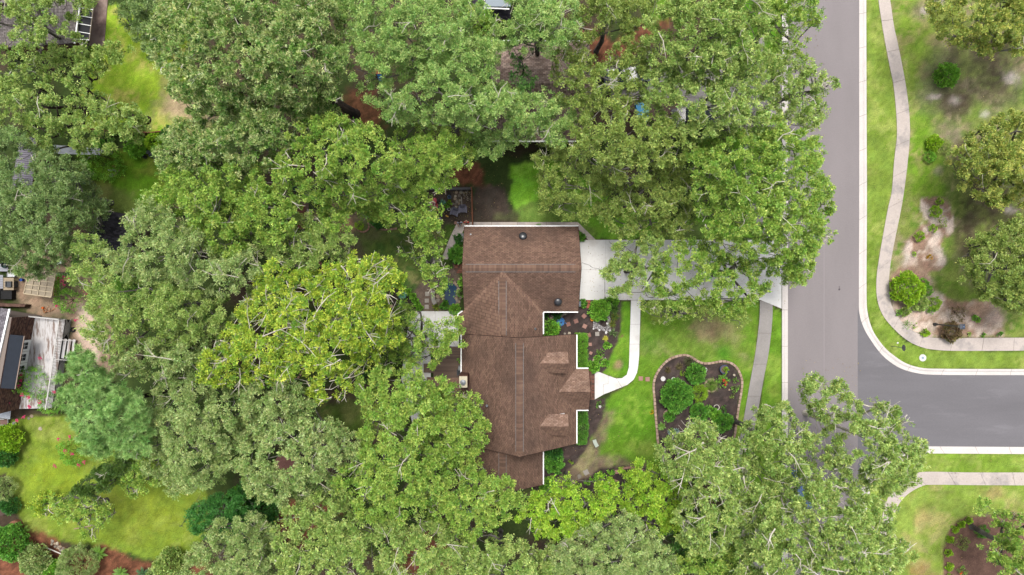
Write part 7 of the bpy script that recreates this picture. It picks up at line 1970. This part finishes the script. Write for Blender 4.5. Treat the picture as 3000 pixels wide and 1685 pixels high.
# ---- cars
def car(label, px, py, rz, paint, name='parked_car', group=None):
    t = at(name, label, 'car', px, py, 0, math.radians(rz), group)
    L, W = 4.5, 1.8
    prof = [(-2.25, .45), (-2.22, .78), (-1.75, .92), (-.95, .98), (-.35, 1.36), (.85, 1.40), (1.55, 1.02), (2.15, .95), (2.25, .6), (2.22, .35), (-2.2, .30)]
    mb = MB(); n_ = len(prof)
    def ring(s, yw): return [(x, s * (yw if z < 1.0 else yw * .80), z) for x, z in prof]
    A, B = ring(1, W / 2), ring(-1, W / 2)
    mb.face(A[::-1]); mb.face(B)
    for i in range(n_):
        j = (i + 1) % n_; mb.face([A[i], B[i], B[j], A[j]][::-1])
    mb.build('body', paint, t)
    def glass(p0, p1, w0, w1, nm):
        g_ = MB(); d = Vector((p1[0] - p0[0], 0, p1[1] - p0[1])).normalized(); n = Vector((-d.z, 0, d.x)) * .012
        if n.z < 0: n = -n
        a, b = Vector((p0[0], 0, p0[1])) + d * .05 + n, Vector((p1[0], 0, p1[1])) - d * .05 + n
        g_.face([(a.x, -w0, a.z), (b.x, -w1, b.z), (b.x, w1, b.z), (a.x, w0, a.z)]); g_.build(nm, GLASS, t)
    glass((-.95, .98), (-.35, 1.36), .74, .66, 'windscreen'); glass((.85, 1.40), (1.55, 1.02), .66, .70, 'rear_window')
    for s in (-1, 1):
        g_ = MB(); g_.face([(-.85, s * .895, 1.0), (1.35, s * .895, 1.0), (.8, s * .735, 1.34), (-.3, s * .735, 1.32)]); g_.build('side_window', GLASS, t)
        for x in (-1.4, 1.4):
            w_ = MB(); w_.lathe((0, 0, 0), [(.001, -.1), (.2, -.1), (.33, -.09), (.33, .09), (.2, .1), (.001, .1)], 16, rot=Matrix.Rotation(math.pi / 2, 3, 'X')); o = w_.build('wheel', BLACKM, t); o.location = (x, s * .84, .33)
        w_ = MB(); w_.box((-2.2, s * .62, .66), (.08, .32, .14)); w_.build('headlight', M('#e8e8ea', rough=.2), t)
        w_ = MB(); w_.box((2.2, s * .68, .78), (.08, .26, .14)); w_.build('tail_light', M('#a01818', rough=.3), t)
        w_ = MB(); w_.box((-.75, s * .98, 1.0), (.14, .16, .1)); w_.build('wing_mirror', paint, t)
    return t
car('blue and white car glimpsed through the branches at the lower road edge', 2340, 1435, 90, mat('blue_car_paint', C('#5f86c0'), .25, .6))
car('black car under the trees on the neighbouring drive', 2030, 352, 0, mat('black_car_paint', (.012, .012, .016), .2, .7))
car('dark blue car deeper under the trees by the tan roof', 1832, 232, 10, mat('navy_car_paint', C('#2c3450'), .25, .6))
nd = MB(); nd.poly(PL([(1790, 200), (2290, 205), (2290, 380), (1960, 372), (1790, 300)], .01)); ndo = nd.build('neighbour_drive', JOINT, kind='structure')
for i in range(5):
    x0_, x1_ = 1790 + i * 100, 1889.5 + i * 100
    slab(ndo, [(x0_, 203), (x1_, 204), (x1_, 288), (x0_, 286)], .04, PAVE_GREY); 
    if i > 1: slab(ndo, [(x0_, 287), (x1_, 288.6), (x1_, 372), (x0_, 370)], .04, PAVE_GREY)
# blue cover on the neighbour's ground
cv = MB(); R = random.Random(2)
cv.poly([P(x, y, .5) - P(1882, 330, .5) for x, y in ((1862, 302), (1880, 298), (1902, 322), (1898, 352), (1880, 356), (1868, 335))])
base = [Vector(v) for v in cv.v]; n_ = len(base)
for i in range(n_):
    a, b = base[i], base[(i + 1) % n_]; cv.face([(a.x, a.y, 0), (b.x, b.y, 0), (b.x * 1.06, b.y * 1.06, -.5), (a.x * 1.06, a.y * 1.06, -.5)])
p = P(1882, 330, .5)
o = cv.build('blue_tarpaulin', mat('blue_tarp', C('#20b0f0', 1.1), .45, .4, var=.1, vscale=3)); o.location = (p.x, p.y, .5); tag(o, 'bright blue tarpaulin showing through the trees right of the tan roof', 'tarpaulin')
t = at('play_tower', 'small wooden play tower with blue slide in a canopy gap', 'playset', 1112, 212)
for x in (-.5, .5):
    for y in (-.5, .5): mb = MB(); mb.box((x, y, 1.0), (.1, .1, 2.0)); mb.build('post', M('#b87a50'), t)
for i in range(5): mb = MB(); mb.box((0, -.45 + i * .22, 1.2), (1.1, .2, .04)); mb.build('plank', M('#a86a44'), t)
mb = MB(); mb.bar((.2, -.5, 1.2), (.3, -1.5, .15), .45, .04); mb.build('slide', M('#2f8fd8', rough=.4), t)
mb = MB(); mb.bar((.55, .2, 1.6), (.55, -.3, 1.6), .3, .04); mb.build('panel', M('#e0d040', rough=.4), t)

# ---- west side clutter
# beige pergola
pz = 2.2
pg = at('beige_pergola', 'square beige lattice pergola beside the cluttered patio', 'pergola', 117, 830, 0)
po_ = P(117, 830)
cn = [P(85, 792.5, pz), P(163.5, 798, pz), (P(150, 871, pz)), P(70, 860, pz)]
cn = [Vector((c_.x - po_.x, c_.y - po_.y, pz)) for c_ in cn]
BG = mat('beige_plastic', C('#dcc9a8'), .6, .3, var=.05); BGP = mat('beige_lattice', C('#c4b49c'), .7, .2, var=.05)
for c_ in cn: mb = MB(); mb.box((c_.x * .97, c_.y * .97, pz / 2), (.1, .1, pz)); mb.build('post', BG, pg)
for k in range(6):
    f = k / 5; mb = MB(); mb.bar(cn[0].lerp(cn[3], f), cn[1].lerp(cn[2], f), .085, .08); mb.build('beam', BG, pg)
for k in range(5):
    f = k / 4; mb = MB(); mb.bar(cn[0].lerp(cn[1], f) + Vector((0, 0, .01)), cn[3].lerp(cn[2], f) + Vector((0, 0, .01)), .07 if k in (0, 2, 4) else .03, .06); mb.build('cross_beam', BG, pg)
for k in range(48):
    f = (k + .5) / 48; mb = MB(); mb.bar(cn[0].lerp(cn[1], f) - Vector((0, 0, .05)), cn[3].lerp(cn[2], f) - Vector((0, 0, .05)), .044, .015); mb.build('slat', BGP, pg)
def boxthing(name, label, cat, x0, y0, x1, y1, h, m, top=None, rz=0, legs=False, group=None, z=0):
    """table / crate: a top and either legs or sides as parts"""
    cx_, cy_ = (x0 + x1) / 2, (y0 + y1) / 2
    t = at(name, label, cat, cx_, cy_, z, math.radians(rz), group); w, d = abs(x1 - x0) / 30, abs(y1 - y0) / 30
    if legs:
        for i in range(max(2, int(d / .22))):
            n_ = max(2, int(d / .22)); mb = MB(); mb.box((0, -d / 2 + d * (i + .5) / n_, h), (w, d / n_ * .93, .04)); mb.build('top_board', top or m, t)
        for x in (-1, 1):
            for y in (-1, 1): mb = MB(); mb.box((x * w * .44, y * d * .42, h / 2), (.06, .06, h)); mb.build('leg', m, t)
    else:
        for (cx2, cy2, a, b) in ((0, d / 2, w, .03), (0, -d / 2, w, .03), (w / 2, 0, .03, d), (-w / 2, 0, .03, d)):
            mb = MB(); mb.box((cx2, cy2, h / 2), (a + .002, b, h)); mb.build('side_panel', m, t)
        mb = MB(); mb.box((0, 0, h * .85), (w - .03, d - .03, .03)); mb.build('lid', top or m, t)
    return t
GRYW = M('#a9abb4'); WHP = M('#e4e6ea', rough=.5)
boxthing('patio_table', 'long pale grey table at the left edge, upper one', 'table', 2, 774, 40, 796, .75, GRYW, legs=True)
boxthing('patio_table', 'pale grey table at the left edge below the white box', 'table', 0, 806, 26, 846, .75, GRYW, legs=True)
boxthing('white_cool_box', 'white box with rounded lid on the cluttered patio', 'cool box', 31, 799, 52, 811, .45, WHP)
boxthing('workbench', 'wooden workbench frame left of the pergola', 'workbench', 26, 814, 56, 850, .7, M('#b8a68c'), legs=True)
boxthing('barbecue', 'grey barbecue with a yellow knob on the workbench side', 'barbecue', 37, 825, 52, 841, .95, M('#6a6e74'), M('#54585e'))
boxthing('black_crate', 'large black crate below the workbench', 'crate', 13, 851, 47, 876, .6, M('#17171a', .9))
boxthing('blue_grey_cabinet', 'blue-grey cabinet left of the black crate', 'cabinet', -6, 849, 11, 873, .9, M('#7f90a4'))
boxthing('yellow_crate', 'small yellow crate at the corner of the pergola', 'crate', 165, 800, 172, 811, .35, M('#e8b020'))
def tub(label, px, py, r, h, m, name='tub', cat='tub', m2=None):
    t = at(name, label, cat, px, py); R_ = r / 30
    mb = MB(); mb.lathe((0, 0, 0), [(R_ * .8, 0), (R_, h), (R_ * .9, h), (R_ * .85, h * .9)], 18); mb.f.pop(); mb.c.pop(); mb.build('wall', m, t)
    mb = MB(); mb.lathe((0, 0, 0), [(R_ * .86, h * .82), (.001, h * .84)], 14); mb.build('content', m2 or m, t)
tub('blue barrel with a tan lid above the yellow bucket', 64, 789, 6.5, .8, M('#2a5cb0'), 'barrel', 'barrel', M('#b09a70'))
tub('tan drum beside the blue barrel', 54, 789, 6, .7, M('#b5a074'), 'drum', 'drum')
tub('bright yellow bucket under the blue barrel', 66, 800, 5.5, .4, M('#e0b414'), 'bucket', 'bucket')
tub('blue bucket right of the workbench', 69, 820, 4.5, .4, M('#2450a8'), 'bucket', 'bucket')
tub('dark green bin at the edge of the live oak, left patio', 33, 778, 8, 1.0, M('#1e4038'), 'garden_bin', 'bin')
tub('white plastic tub above the pergola', 181, 766, 10, .5, M('#eef0f6'), 'plastic_tub', 'tub', M('#dfe2ea'))
tub('dark grey bin left of the white tub', 150, 771, 8, .9, M('#45454c'), 'garden_bin', 'bin')
tub('small light tray on the grass below the striped table', 45, 1241, 7, .15, M('#9a9c98'), 'round_tray', 'tray')
for i, x in enumerate((178, 186, 194, 201, 208)):
    mb = MB(); mb.box((0, 0, .3), (.08, .4, .6)); single('planter_post', 'pale grey-green plank stood on edge in the row right of the yellow crate', 'plank', x, 804, mb, M('#a5b8a4'), group='row of planks by the pergola')
for i, (x0_, y0_, x1_, y1_) in enumerate(((158, 872, 164, 822), (166, 868, 172, 815))):
    mb = MB(); c0 = P((x0_ + x1_) / 2, (y0_ + y1_) / 2); mb.bar(P(x0_, y0_) - c0 + Vector((0, 0, .06)), P(x1_, y1_) - c0 + Vector((0, 0, .06)), .08, .1)
    single('wooden_beam', 'yellowish wooden beam on the ground beside the pergola', 'beam', (x0_ + x1_) / 2, (y0_ + y1_) / 2, mb, M('#b09a50'), group='beams beside the pergola')
R = random.Random(8)
for i in range(12):
    x, y = R.uniform(128, 158), R.uniform(900, 916); mb = MB(); a = R.uniform(0, 3); L_ = R.uniform(.15, .45); mb.box((0, 0, .05), (L_, .06, .05)); single('scrap_wood', 'short orange-brown piece of scrap wood on the soil above the deck', 'scrap wood', x, y, mb, M(('#c08050', '#a86a44', '#c89a78')[i % 3]), a, 'scrap wood above the deck')
tub('orange bucket lid among the scrap wood', 128, 902, 3.2, .2, M('#f07010'), 'bucket', 'bucket')

# striped table, cooker, tarps, pole, planks
t = at('striped_table', 'white striped slatted table at the left edge below the deck', 'table', 27, 1208, 0, math.radians(-6))
for i in range(14): mb = MB(); mb.box((-.62 + i * .095, 0, .7), (.06, .95, .03)); mb.build('slat', M('#dfe6f4', rough=.5), t)
for y in (-.4, .4): mb = MB(); mb.box((0, y, .67), (1.3, .05, .04)); mb.build('rail', GREYM, t)
for x in (-.55, .55):
    for y in (-.4, .4): mb = MB(); mb.box((x, y, .33), (.04, .04, .66)); mb.build('leg', GREYM, t)
t = at('white_frame_chair', 'white tubular chair frame below the striped table', 'chair', 20, 1234)
for pts_ in ([(-.45, .3, .4), (-.45, -.3, .4), (.4, -.3, .4), (.4, .3, .4)], [(-.45, .3, .4), (-.45, .35, .9), (.4, .35, .9), (.4, .3, .4)]):
    mb = MB(); mb.tube(pts_, .025, 6); mb.build('frame', WHP, t)
for x in (-.42, .38):
    for y in (-.28, .28): mb = MB(); mb.tube([(x, y, 0), (x, y, .4)], .02, 6); mb.build('leg', WHP, t)
mb = MB(); mb.box((0, 0, .39), (.7, .5, .03)); mb.build('seat', M('#8a6a60'), t)
t = at('old_cooker', 'cream cooker with four dark square hobs beside the metal roof', 'cooker', 318, 447)
mb = MB(); mb.box((-.13, 0, .42), (.62, .36, .84)); mb.build('cabinet', M('#c9b898'), t)
mb = MB(); mb.box((.3, 0, .45), (.22, .38, .9)); mb.box((-.0, 0, .86), (.8, .38, .03)); mb.build('top', WHP, t)
for x in (.02, .2):
    for y in (-.09, .09): mb = MB(); mb.box((x, y, .885), (.12, .12, .02)); mb.build('hob', M('#302c2c'), t)
def drape(name, label, cat, px, py, rx, ry, h, m, seed):
    R_ = random.Random(seed); mb = MB(); n_, k_ = 12, 4; rings = []
    for j in range(k_ + 1):
        f = j / k_; rings.append([(math.cos(2 * math.pi * i / n_) * rx / 30 * (1 - f * .75) * R_.uniform(.85, 1.15), math.sin(2 * math.pi * i / n_) * ry / 30 * (1 - f * .75) * R_.uniform(.85, 1.15), h * (f ** .6) * R_.uniform(.8, 1.1)) for i in range(n_)])
    for j in range(k_):
        for i in range(n_): mb.face([rings[j][i], rings[j][(i + 1) % n_], rings[j + 1][(i + 1) % n_], rings[j + 1][i]])
    mb.face(rings[-1]); single(name, label, cat, px, py, mb, m)
drape('dark_tarpaulin', 'dark blue-grey tarpaulin heap below the lime bush', 'tarpaulin', 453, 455, 17, 11, .6, M('#3a3e4c', rough=.5), 3)
drape('grey_sack', 'pale grey sack beside the dark tarpaulin', 'sack', 436, 446, 9, 6, .4, M('#9aa4a4', rough=.6), 4)
drape('black_bag', 'black bag at the left end of the tarpaulin heap', 'bag', 425, 460, 7, 6, .35, M('#1e1e22', rough=.5), 5)
drape('black_bag', 'black rubbish bag on the edge of the black shed', 'bag', 316, 611, 8, 6, .5, M('#1e1e22', rough=.5), 6)
t = at('clothes_pole', 'white pole with a dark arm standing above the black shed', 'pole', 303, 613)
mb = MB(); mb.tube([(0, 0, 0), (0, 0, 2.2)], .03, 8); mb.build('pole', WHP, t); mb = MB(); mb.bar((0, 0, 2.18), (.6, -.1, 2.1), .05, .05); mb.build('arm', BLACKM, t)
for (x0_, y0_, x1_, y1_, lab, h) in ((145, 1600, 198, 1622, 'white board lying across the rock heap', '#e8e0d8'), (803, 1524, 893, 1512, 'long white rail lying in the lower wood', '#d8d0c8'), (302, 1520, 308, 1500, 'short tan plank upright in the lawn grass', '#b09070'), (218, 1549, 268, 1540, 'thin tan plank under the drooping young tree', '#b09878'), (330, 520, 352, 498, 'brown plank beside the little white ornaments', '#a08468')):
    mb = MB(); c0 = P((x0_ + x1_) / 2, (y0_ + y1_) / 2); zz = .42 if 'rock' in lab else .05
    mb.bar(P(x0_, y0_) - c0 + Vector((0, 0, zz)), P(x1_, y1_) - c0 + Vector((0, 0, zz)), .1, .05); single('loose_plank', lab, 'plank', (x0_ + x1_) / 2, (y0_ + y1_) / 2, mb, M(h))
mb = MB(); mb.tube([(0, 0, 0), (.9, 1.4, .1), (1.7, 2.6, .3), (2.2, 3.4, .6)], [.03, .025, .02, .015], 5); mb.box((0, 0, .03), (.4, .06, .05))
single('garden_pole', 'long thin dark pole lying over the round lawn', 'pole', 531, 1541, mb, M('#4a4a44'))
for i, (x, y, r) in enumerate(((324, 500, 3), (330, 512, 2.6), (336, 488, 4), (338, 500, 3.4), (328, 517, 2))):
    mb = MB(); mb.lathe((0, 0, 0), [(r / 30, 0), (r / 45, .15), (r / 40, .3), (r / 60, .38), (.001, .42)], 10); single('garden_ornament', 'small pale or terracotta ornaments on the edge of the small lawn', 'ornament', x, y, mb, (WHP, WHP, M('#b06a4c'), M('#c8c8d4'), WHP)[i], group='ornaments by the small lawn')
# reddish garden roof, white bin and chairs in the lower wood
t = at('red_garden_shed', 'garden shed with a pinkish brown roof under the lower trees', 'shed', 822, 1362); so_ = P(822, 1362)
rr = [P(845, 1298, 2.6), P(878, 1345, 2.6), P(838, 1425, 2.6), P(785, 1372, 2.6)]; rr = [Vector((q.x - so_.x, q.y - so_.y, 2.4)) for q in rr]
m0, m1 = rr[0].lerp(rr[1], .5) + Vector((0, 0, .5)), rr[3].lerp(rr[2], .5) + Vector((0, 0, .5))
mb = MB(); slab_plane(mb, [rr[0], m0, m1, rr[3]], .08); slab_plane(mb, [m0, rr[1], rr[2], m1], .08); mb.build('roof', mat('pink_roof', C('#a07068'), .85, .2, var=.1), t)
mb = MB(); cc_ = sum(rr, Vector()) / 4; mb.prism([tuple(cc_ + (p - cc_) * .9)[:2] for p in rr], 0, 2.35); mb.build('wall', M('#7a6658'), t)
tub('white and teal water butt glimpsed below the brown house', 1375, 1495, 9, .9, M('#e4eaec'), 'water_butt', 'water butt', M('#7fa8a0'))
for i, (x, y) in enumerate(((1065, 1446), (1083, 1455))):
    boxthing('garden_stool', ('pale stool in the dark gap of the lower wood, left one', 'brown stool in the dark gap of the lower wood, right one')[i], 'stool', x - 6, y - 5, x + 6, y + 5, .45, M(('#c8c4b0', '#7a6a60')[i]), legs=True)
boxthing('house_meter', 'grey service box at the garage corner', 'service box', 1694, 882, 1699, 897, .9, M('#8f9aa4'))
boxthing('air_conditioner', 'upper pale grey air conditioner beside the garage rear wall', 'air conditioner', 1352, 686, 1362, 700, .8, M('#9a9ea0'))
boxthing('air_conditioner', 'lower pale grey air conditioner beside the garage rear wall', 'air conditioner', 1346, 700, 1360, 709, .7, M('#a8aaa8'))
boxthing('grey_grill_cover', 'pale grey cabinet on the timber deck above the grill', 'cabinet', 1345, 1070, 1352, 1082, .9, M('#b0b6b8'), z=.41)
t = boxthing('deck_grill', 'black grill on the timber deck beside the chimney', 'grill', 1341, 1081, 1352, 1096, .95, M('#2a3440', rough=.4), M('#1a2028', rough=.3), z=.41)
shrub('deck_plant', 'green plant squeezed between the deck and the house gutter', 1350, 1055, 7, .7, 'leafy', 'mid', z0=.42)
drape('green_cloth', 'dark green cloth at the end of the brick terrace', 'cloth', 866, 553, 14, 8, .9, M('#2a5a50', rough=.7), 12)
mb = MB(); mb.rock((0, 0, 0), .42, seed=5, flat=.9, n=10); single('boulder', 'grey boulder beside the brick flower ring', 'boulder', 962, 745, mb, ROCKS[3])
mb = MB(); mb.rock((0, 0, 0), .45, seed=6, flat=.6, n=10); single('boulder', 'dark boulder below the grey one on the bare soil', 'boulder', 966, 782, mb, mat('dark_rock', C('#4c443e'), .9, .1, fine=.2))
mb = MB(); mb.tube([(0, 0, 0), (.5, .45, .3), (1.3, .9, .25), (2.1, 1.0, .1)], [.04, .05, .045, .02], 6); single('fallen_branch', 'bare fallen branch on the weeds left of the small lawn', 'branch', 250, 478, mb, PALE_BARK)

# fallen leaves blown over road, roofs and grass near the crowns
fb = MB(); R = random.Random(77)
LC = [C(h, 1.1) for h in ('#b59a5c', '#8f6a44', '#c9b870', '#7a5a40', '#a8a04c')]
for i in range(2600):
    zone = R.choice(((2310, 2420, 0, 700), (1880, 2300, 700, 1000), (1384, 1900, 450, 660), (2310, 2520, 1050, 1685), (1500, 1960, 1150, 1480), (230, 560, 20, 400), (20, 600, 1240, 1640), (1250, 1380, 550, 700), (1700, 2290, 700, 880), (2520, 3000, 1320, 1685), (2560, 3000, 0, 1000)))
    x, y = R.uniform(zone[0], zone[1]), R.uniform(zone[2], zone[3]); p = P(x, y); a = R.uniform(0, 6.28); s_ = R.uniform(.03, .07); z_ = .075
    dx, dy = math.cos(a) * s_, math.sin(a) * s_
    fb.face([(p.x - dx, p.y - dy, z_), (p.x + dy * .5, p.y - dx * .5, z_ + .01), (p.x + dx, p.y + dy, z_), (p.x - dy * .5, p.y + dx * .5, z_ + .012)], LC[R.randrange(5)])
tag(fb.build('fallen_leaves', LEAF, colors=True), kind='stuff')
# ------------------------------------------------------------------ house with the white deck, left edge
hd = thing('brick_deck_house', 'brick house with dark awning, French windows and a weathered white deck at the left edge', 'house', (0, 0, 0))
zf, ze_ = .95, 4.0
WA, WB = P(103, 926, zf), P(56, 1198, zf)              # foot line of the east wall at deck level
WA2 = WA; d_ = (WB - WA).normalized(); nE = Vector((-d_.y, d_.x, 0)); nE = nE if nE.x > 0 else -nE
BRK2 = mat('house_brick', rough=.9, spec=.1, tint=True, fine=.15, fscale=25)
mb = MB(); a0 = WA - Vector((0, 0, zf)); a1 = WB - Vector((0, 0, zf)); back = nE * -9
mb.prism([tuple(v[:2]) for v in (a0, a1, a1 + back, a0 + back)], 0, ze_)
mb.build('wall', mat('brick_mortar', C('#9a8c84'), .95, .05), hd)
bk = MB(); R = random.Random(12); L_ = (WB - WA).length; row = 0; z = zf
BC = [C(h, 1.5) for h in ('#6a4c44', '#7d5c50', '#5a4440', '#8a6a5c', '#4c3c3a')]
while z < ze_ - .08:
    x = -(row % 2) * .12
    while x < L_:
        x0_, x1_ = max(0, x), min(L_, x + .23)
        if x1_ - x0_ > .03:
            p0, p1 = WA + d_ * x0_ + nE * .012, WA + d_ * x1_ + nE * .012
            bk.face([(p0.x, p0.y, z), (p1.x, p1.y, z), (p1.x, p1.y, z + .072), (p0.x, p0.y, z + .072)], BC[R.randrange(5)])
            bk.face([(p0.x, p0.y, z + .072), (p1.x, p1.y, z + .072), (p1.x - nE.x * .012, p1.y - nE.y * .012, z + .072), (p0.x - nE.x * .012, p0.y - nE.y * .012, z + .072)], BC[R.randrange(5)])
        x += .245
    z += .087; row += 1
bk.build('brick', BRK2, hd, colors=True, kind='stuff')
# roof above, grey shingles, white gutter
e0, e1 = P(26, 905, 4.1), P(-14, 1080, 4.1)
e0 = Vector((e0.x, e0.y, 4.1)); e1 = e0 + (e1 - e0).normalized() * 7.2; e1.z = 4.1
upv = Vector((-nE.x, -nE.y, 0)) * 5
r0_, r1_ = e0 + upv + Vector((0, 0, 2.6)), e1 + upv + Vector((0, 0, 2.6))
mb = MB(); slab_plane(mb, [e0, e1, r1_, r0_]); slab_plane(mb, [r0_, r1_, r1_ + upv - Vector((0, 0, 2.6)), r0_ + upv - Vector((0, 0, 2.6))])
rr_ = mb.build('roof', ROOF_BASE, hd)
t = MB(); shingle_plane([e0, e1, r1_, r0_], tuple(upv.normalized() + Vector((0, 0, .5))), [C(x) for x in ('#8f8a92', '#7f7a82', '#9d98a0')], t, seed=200); t.build('shingle', TAN_M, rr_, kind='stuff', colors=True)
mb = MB(); mb.bar(e0 + nE * .08, e1 + nE * .08, .14, .13); mb.build('gutter', WHITE, hd)
# awning
def onwall(s, out, z): 
    p = WA + d_ * s + nE * out; return Vector((p.x, p.y, z))
mb = MB(); q = [onwall(1.6, .02, 3.9), onwall(6.6, .02, 3.9), onwall(6.6, .95, 3.35), onwall(1.6, .95, 3.35)]
slab_plane(mb, q, .05); mb.build('awning', mat('navy_awning', C('#2c3442'), .7, .2, var=.15, vscale=2), hd)
mb = MB(); mb.bar(onwall(1.6, .98, 3.33), onwall(6.6, .98, 3.33), .06, .10); mb.build('awning_trim', M('#b8a090'), hd)
# french windows
for k in range(3):
    s0 = 2.3 + k * 1.12
    mb = MB(); mb.bar(onwall(s0, .03, 1.98), onwall(s0 + 1.08, .03, 1.98), .05, 2.0, up=(0, 0, 1)); fr_ = mb.build('window', WHITE, hd)
    for c2 in range(2):
        for r2 in range(3):
            u0 = s0 + .22 + c2 * .34; zz = 1.35 + r2 * .45
            mb = MB(); mb.bar(onwall(u0, .062, zz + .2), onwall(u0 + .30, .062, zz + .2), .01, .40); mb.build('pane', GLASS, fr_)
# deck
DK_M = mat('weathered_white_board', C('#eeeaea'), .8, .2, fine=.06, fscale=14, stretch=(2.8, .45, 1), stain=(1.3, .50, .62, .85), stain_col=C('#8a6a58'))
F0, F1, F2, F3 = WA, P(191, 935, zf), P(152, 1196, zf), WB
n_b = 22
for i in range(n_b):
    f0, f1 = i / n_b + .0015, (i + 1) / n_b - .0015
    p = [F0.lerp(F1, f0), F0.lerp(F1, f1), F3.lerp(F2, f1), F3.lerp(F2, f0)]
    mb = MB(); mb.prism([tuple(v[:2]) for v in p], zf - .05, zf + R.uniform(0, .006)); mb.build('deck_board', DK_M, hd)
mb = MB(); cc2 = (F0 + F1 + F2 + F3) / 4; mb.prism([tuple(cc2 + (v - cc2) * .97)[:2] for v in (F0, F1, F2, F3)], .02, zf - .06); mb.build('deck_frame', DARKG, hd)
Wd = M('#dcd8d4', var=.15, vscale=3)
def rail(a, b, n, zt=1.85):
    a, b = Vector((a.x, a.y, 0)), Vector((b.x, b.y, 0))
    mb = MB(); mb.bar(a + Vector((0, 0, zt)), b + Vector((0, 0, zt)), .11, .04); mb.build('hand_rail', Wd, hd)
    for i in range(n):
        p = a.lerp(b, (i + .5) / n); mb = MB(); mb.bar((p.x, p.y, zf + .06), (p.x, p.y, zt - .02), .04, .04); mb.build('baluster', Wd, hd)
def lattice(a, b, n):
    a, b = Vector((a.x, a.y, 0)), Vector((b.x, b.y, 0)); L2 = (b - a).length; u = (b - a).normalized(); o_ = Vector((u.y, -u.x, 0)); o_ = o_ if o_.x > 0 else -o_
    mb = MB()
    for i in range(-5, n + 5):
        for s in (-1, 1):
            x0_, x1_ = i / n * L2, i / n * L2 + s * .8; z0_, z1_ = .06, .86
            if x0_ < 0 or x1_ < 0 or x0_ > L2 or x1_ > L2: continue
            mb.bar(a + u * x0_ + o_ * (.03 if s > 0 else .045) + Vector((0, 0, z0_)), a + u * x1_ + o_ * (.03 if s > 0 else .045) + Vector((0, 0, z1_)), .012, .035)
    mb.build('lattice', Wd, hd, kind='stuff')
E1 = F1.lerp(F2, .22); E2 = F1.lerp(F2, .44)
rail(F1, E1, 14); rail(E1, E2, 12); rail(E2, F2, 34)
rail(F0, F1, 22)
lattice(F1, E1, 16); lattice(E2, F2, 40)
for k in range(3):
    zz = zf - .22 * (k + 1); off = nE * (.30 * k + .16)
    mb = MB(); a_, b_ = E1 + off, E2 + off; mb.bar((a_.x, a_.y, zz), (b_.x, b_.y, zz), .28, .05); mb.build('step', DK_M, hd)
for e in (E1, E2):
    mb = MB(); a_ = Vector((e.x, e.y, 1.8)); b_ = a_ + nE * 1.15 - Vector((0, 0, .75)); mb.bar(a_, b_, .07, .06); mb.build('stair_rail', Wd, hd)
# low brick planter wall and railing at the lower corner
pw = MB(); pw.prism(PL([(-20, 886), (92, 892), (88, 899), (-20, 896)]), 0, .8); o = pw.build('garden_wall', mat('wall_brick', C('#86695c'), .9, .1, fine=.3, fscale=18, col2=C('#6a5048'), vscale=4)); tag(o, 'low brick garden wall between the patio clutter and the deck house', 'wall')
bb = at('gas_barbecue', 'dark barbecue with a shiny lid in the corner below the brick wall', 'barbecue', 33, 1128)
mb = MB(); mb.box((0, 0, .45), (.5, .9, .9)); mb.build('cabinet', M('#2c2e34', rough=.4), bb)
mb = MB(); mb.lathe((0, 0, .92), [(.24, -.42), (.24, .42), (.001, .42)], 14, rot=Matrix.Rotation(math.pi / 2, 3, 'X')); mb.build('lid', mat('steel_lid', C('#8a8690'), .3, .5, metal=.6), bb)
bl = thing('balcony_rail', 'white slatted balcony rail at the left edge below the brick wall', 'railing', tuple(P(12, 1130)))
bo = P(12, 1130)
for i in range(26):
    p = P(20, 1088, 2.6).lerp(P(2, 1190, 2.6), i / 25); q = P(6, 1088, 2.6).lerp(P(-12, 1190, 2.6), i / 25)
    mb = MB(); mb.bar(Vector((q.x - bo.x, q.y - bo.y, 2.6)), Vector((p.x - bo.x, p.y - bo.y, 2.3)), .05, .03); mb.build('slat', Wd, bl)
mb = MB(); a_, b_ = P(21, 1085, 2.3), P(3, 1192, 2.3); mb.bar((a_.x - bo.x, a_.y - bo.y, 2.3), (b_.x - bo.x, b_.y - bo.y, 2.3), .07, .05); mb.build('rail', Wd, bl)
for f in (.02, .98):
    p = a_.lerp(b_, f); mb = MB(); mb.bar((p.x - bo.x, p.y - bo.y, 0), (p.x - bo.x, p.y - bo.y, 2.28), .08, .08); mb.build('post', Wd, bl)
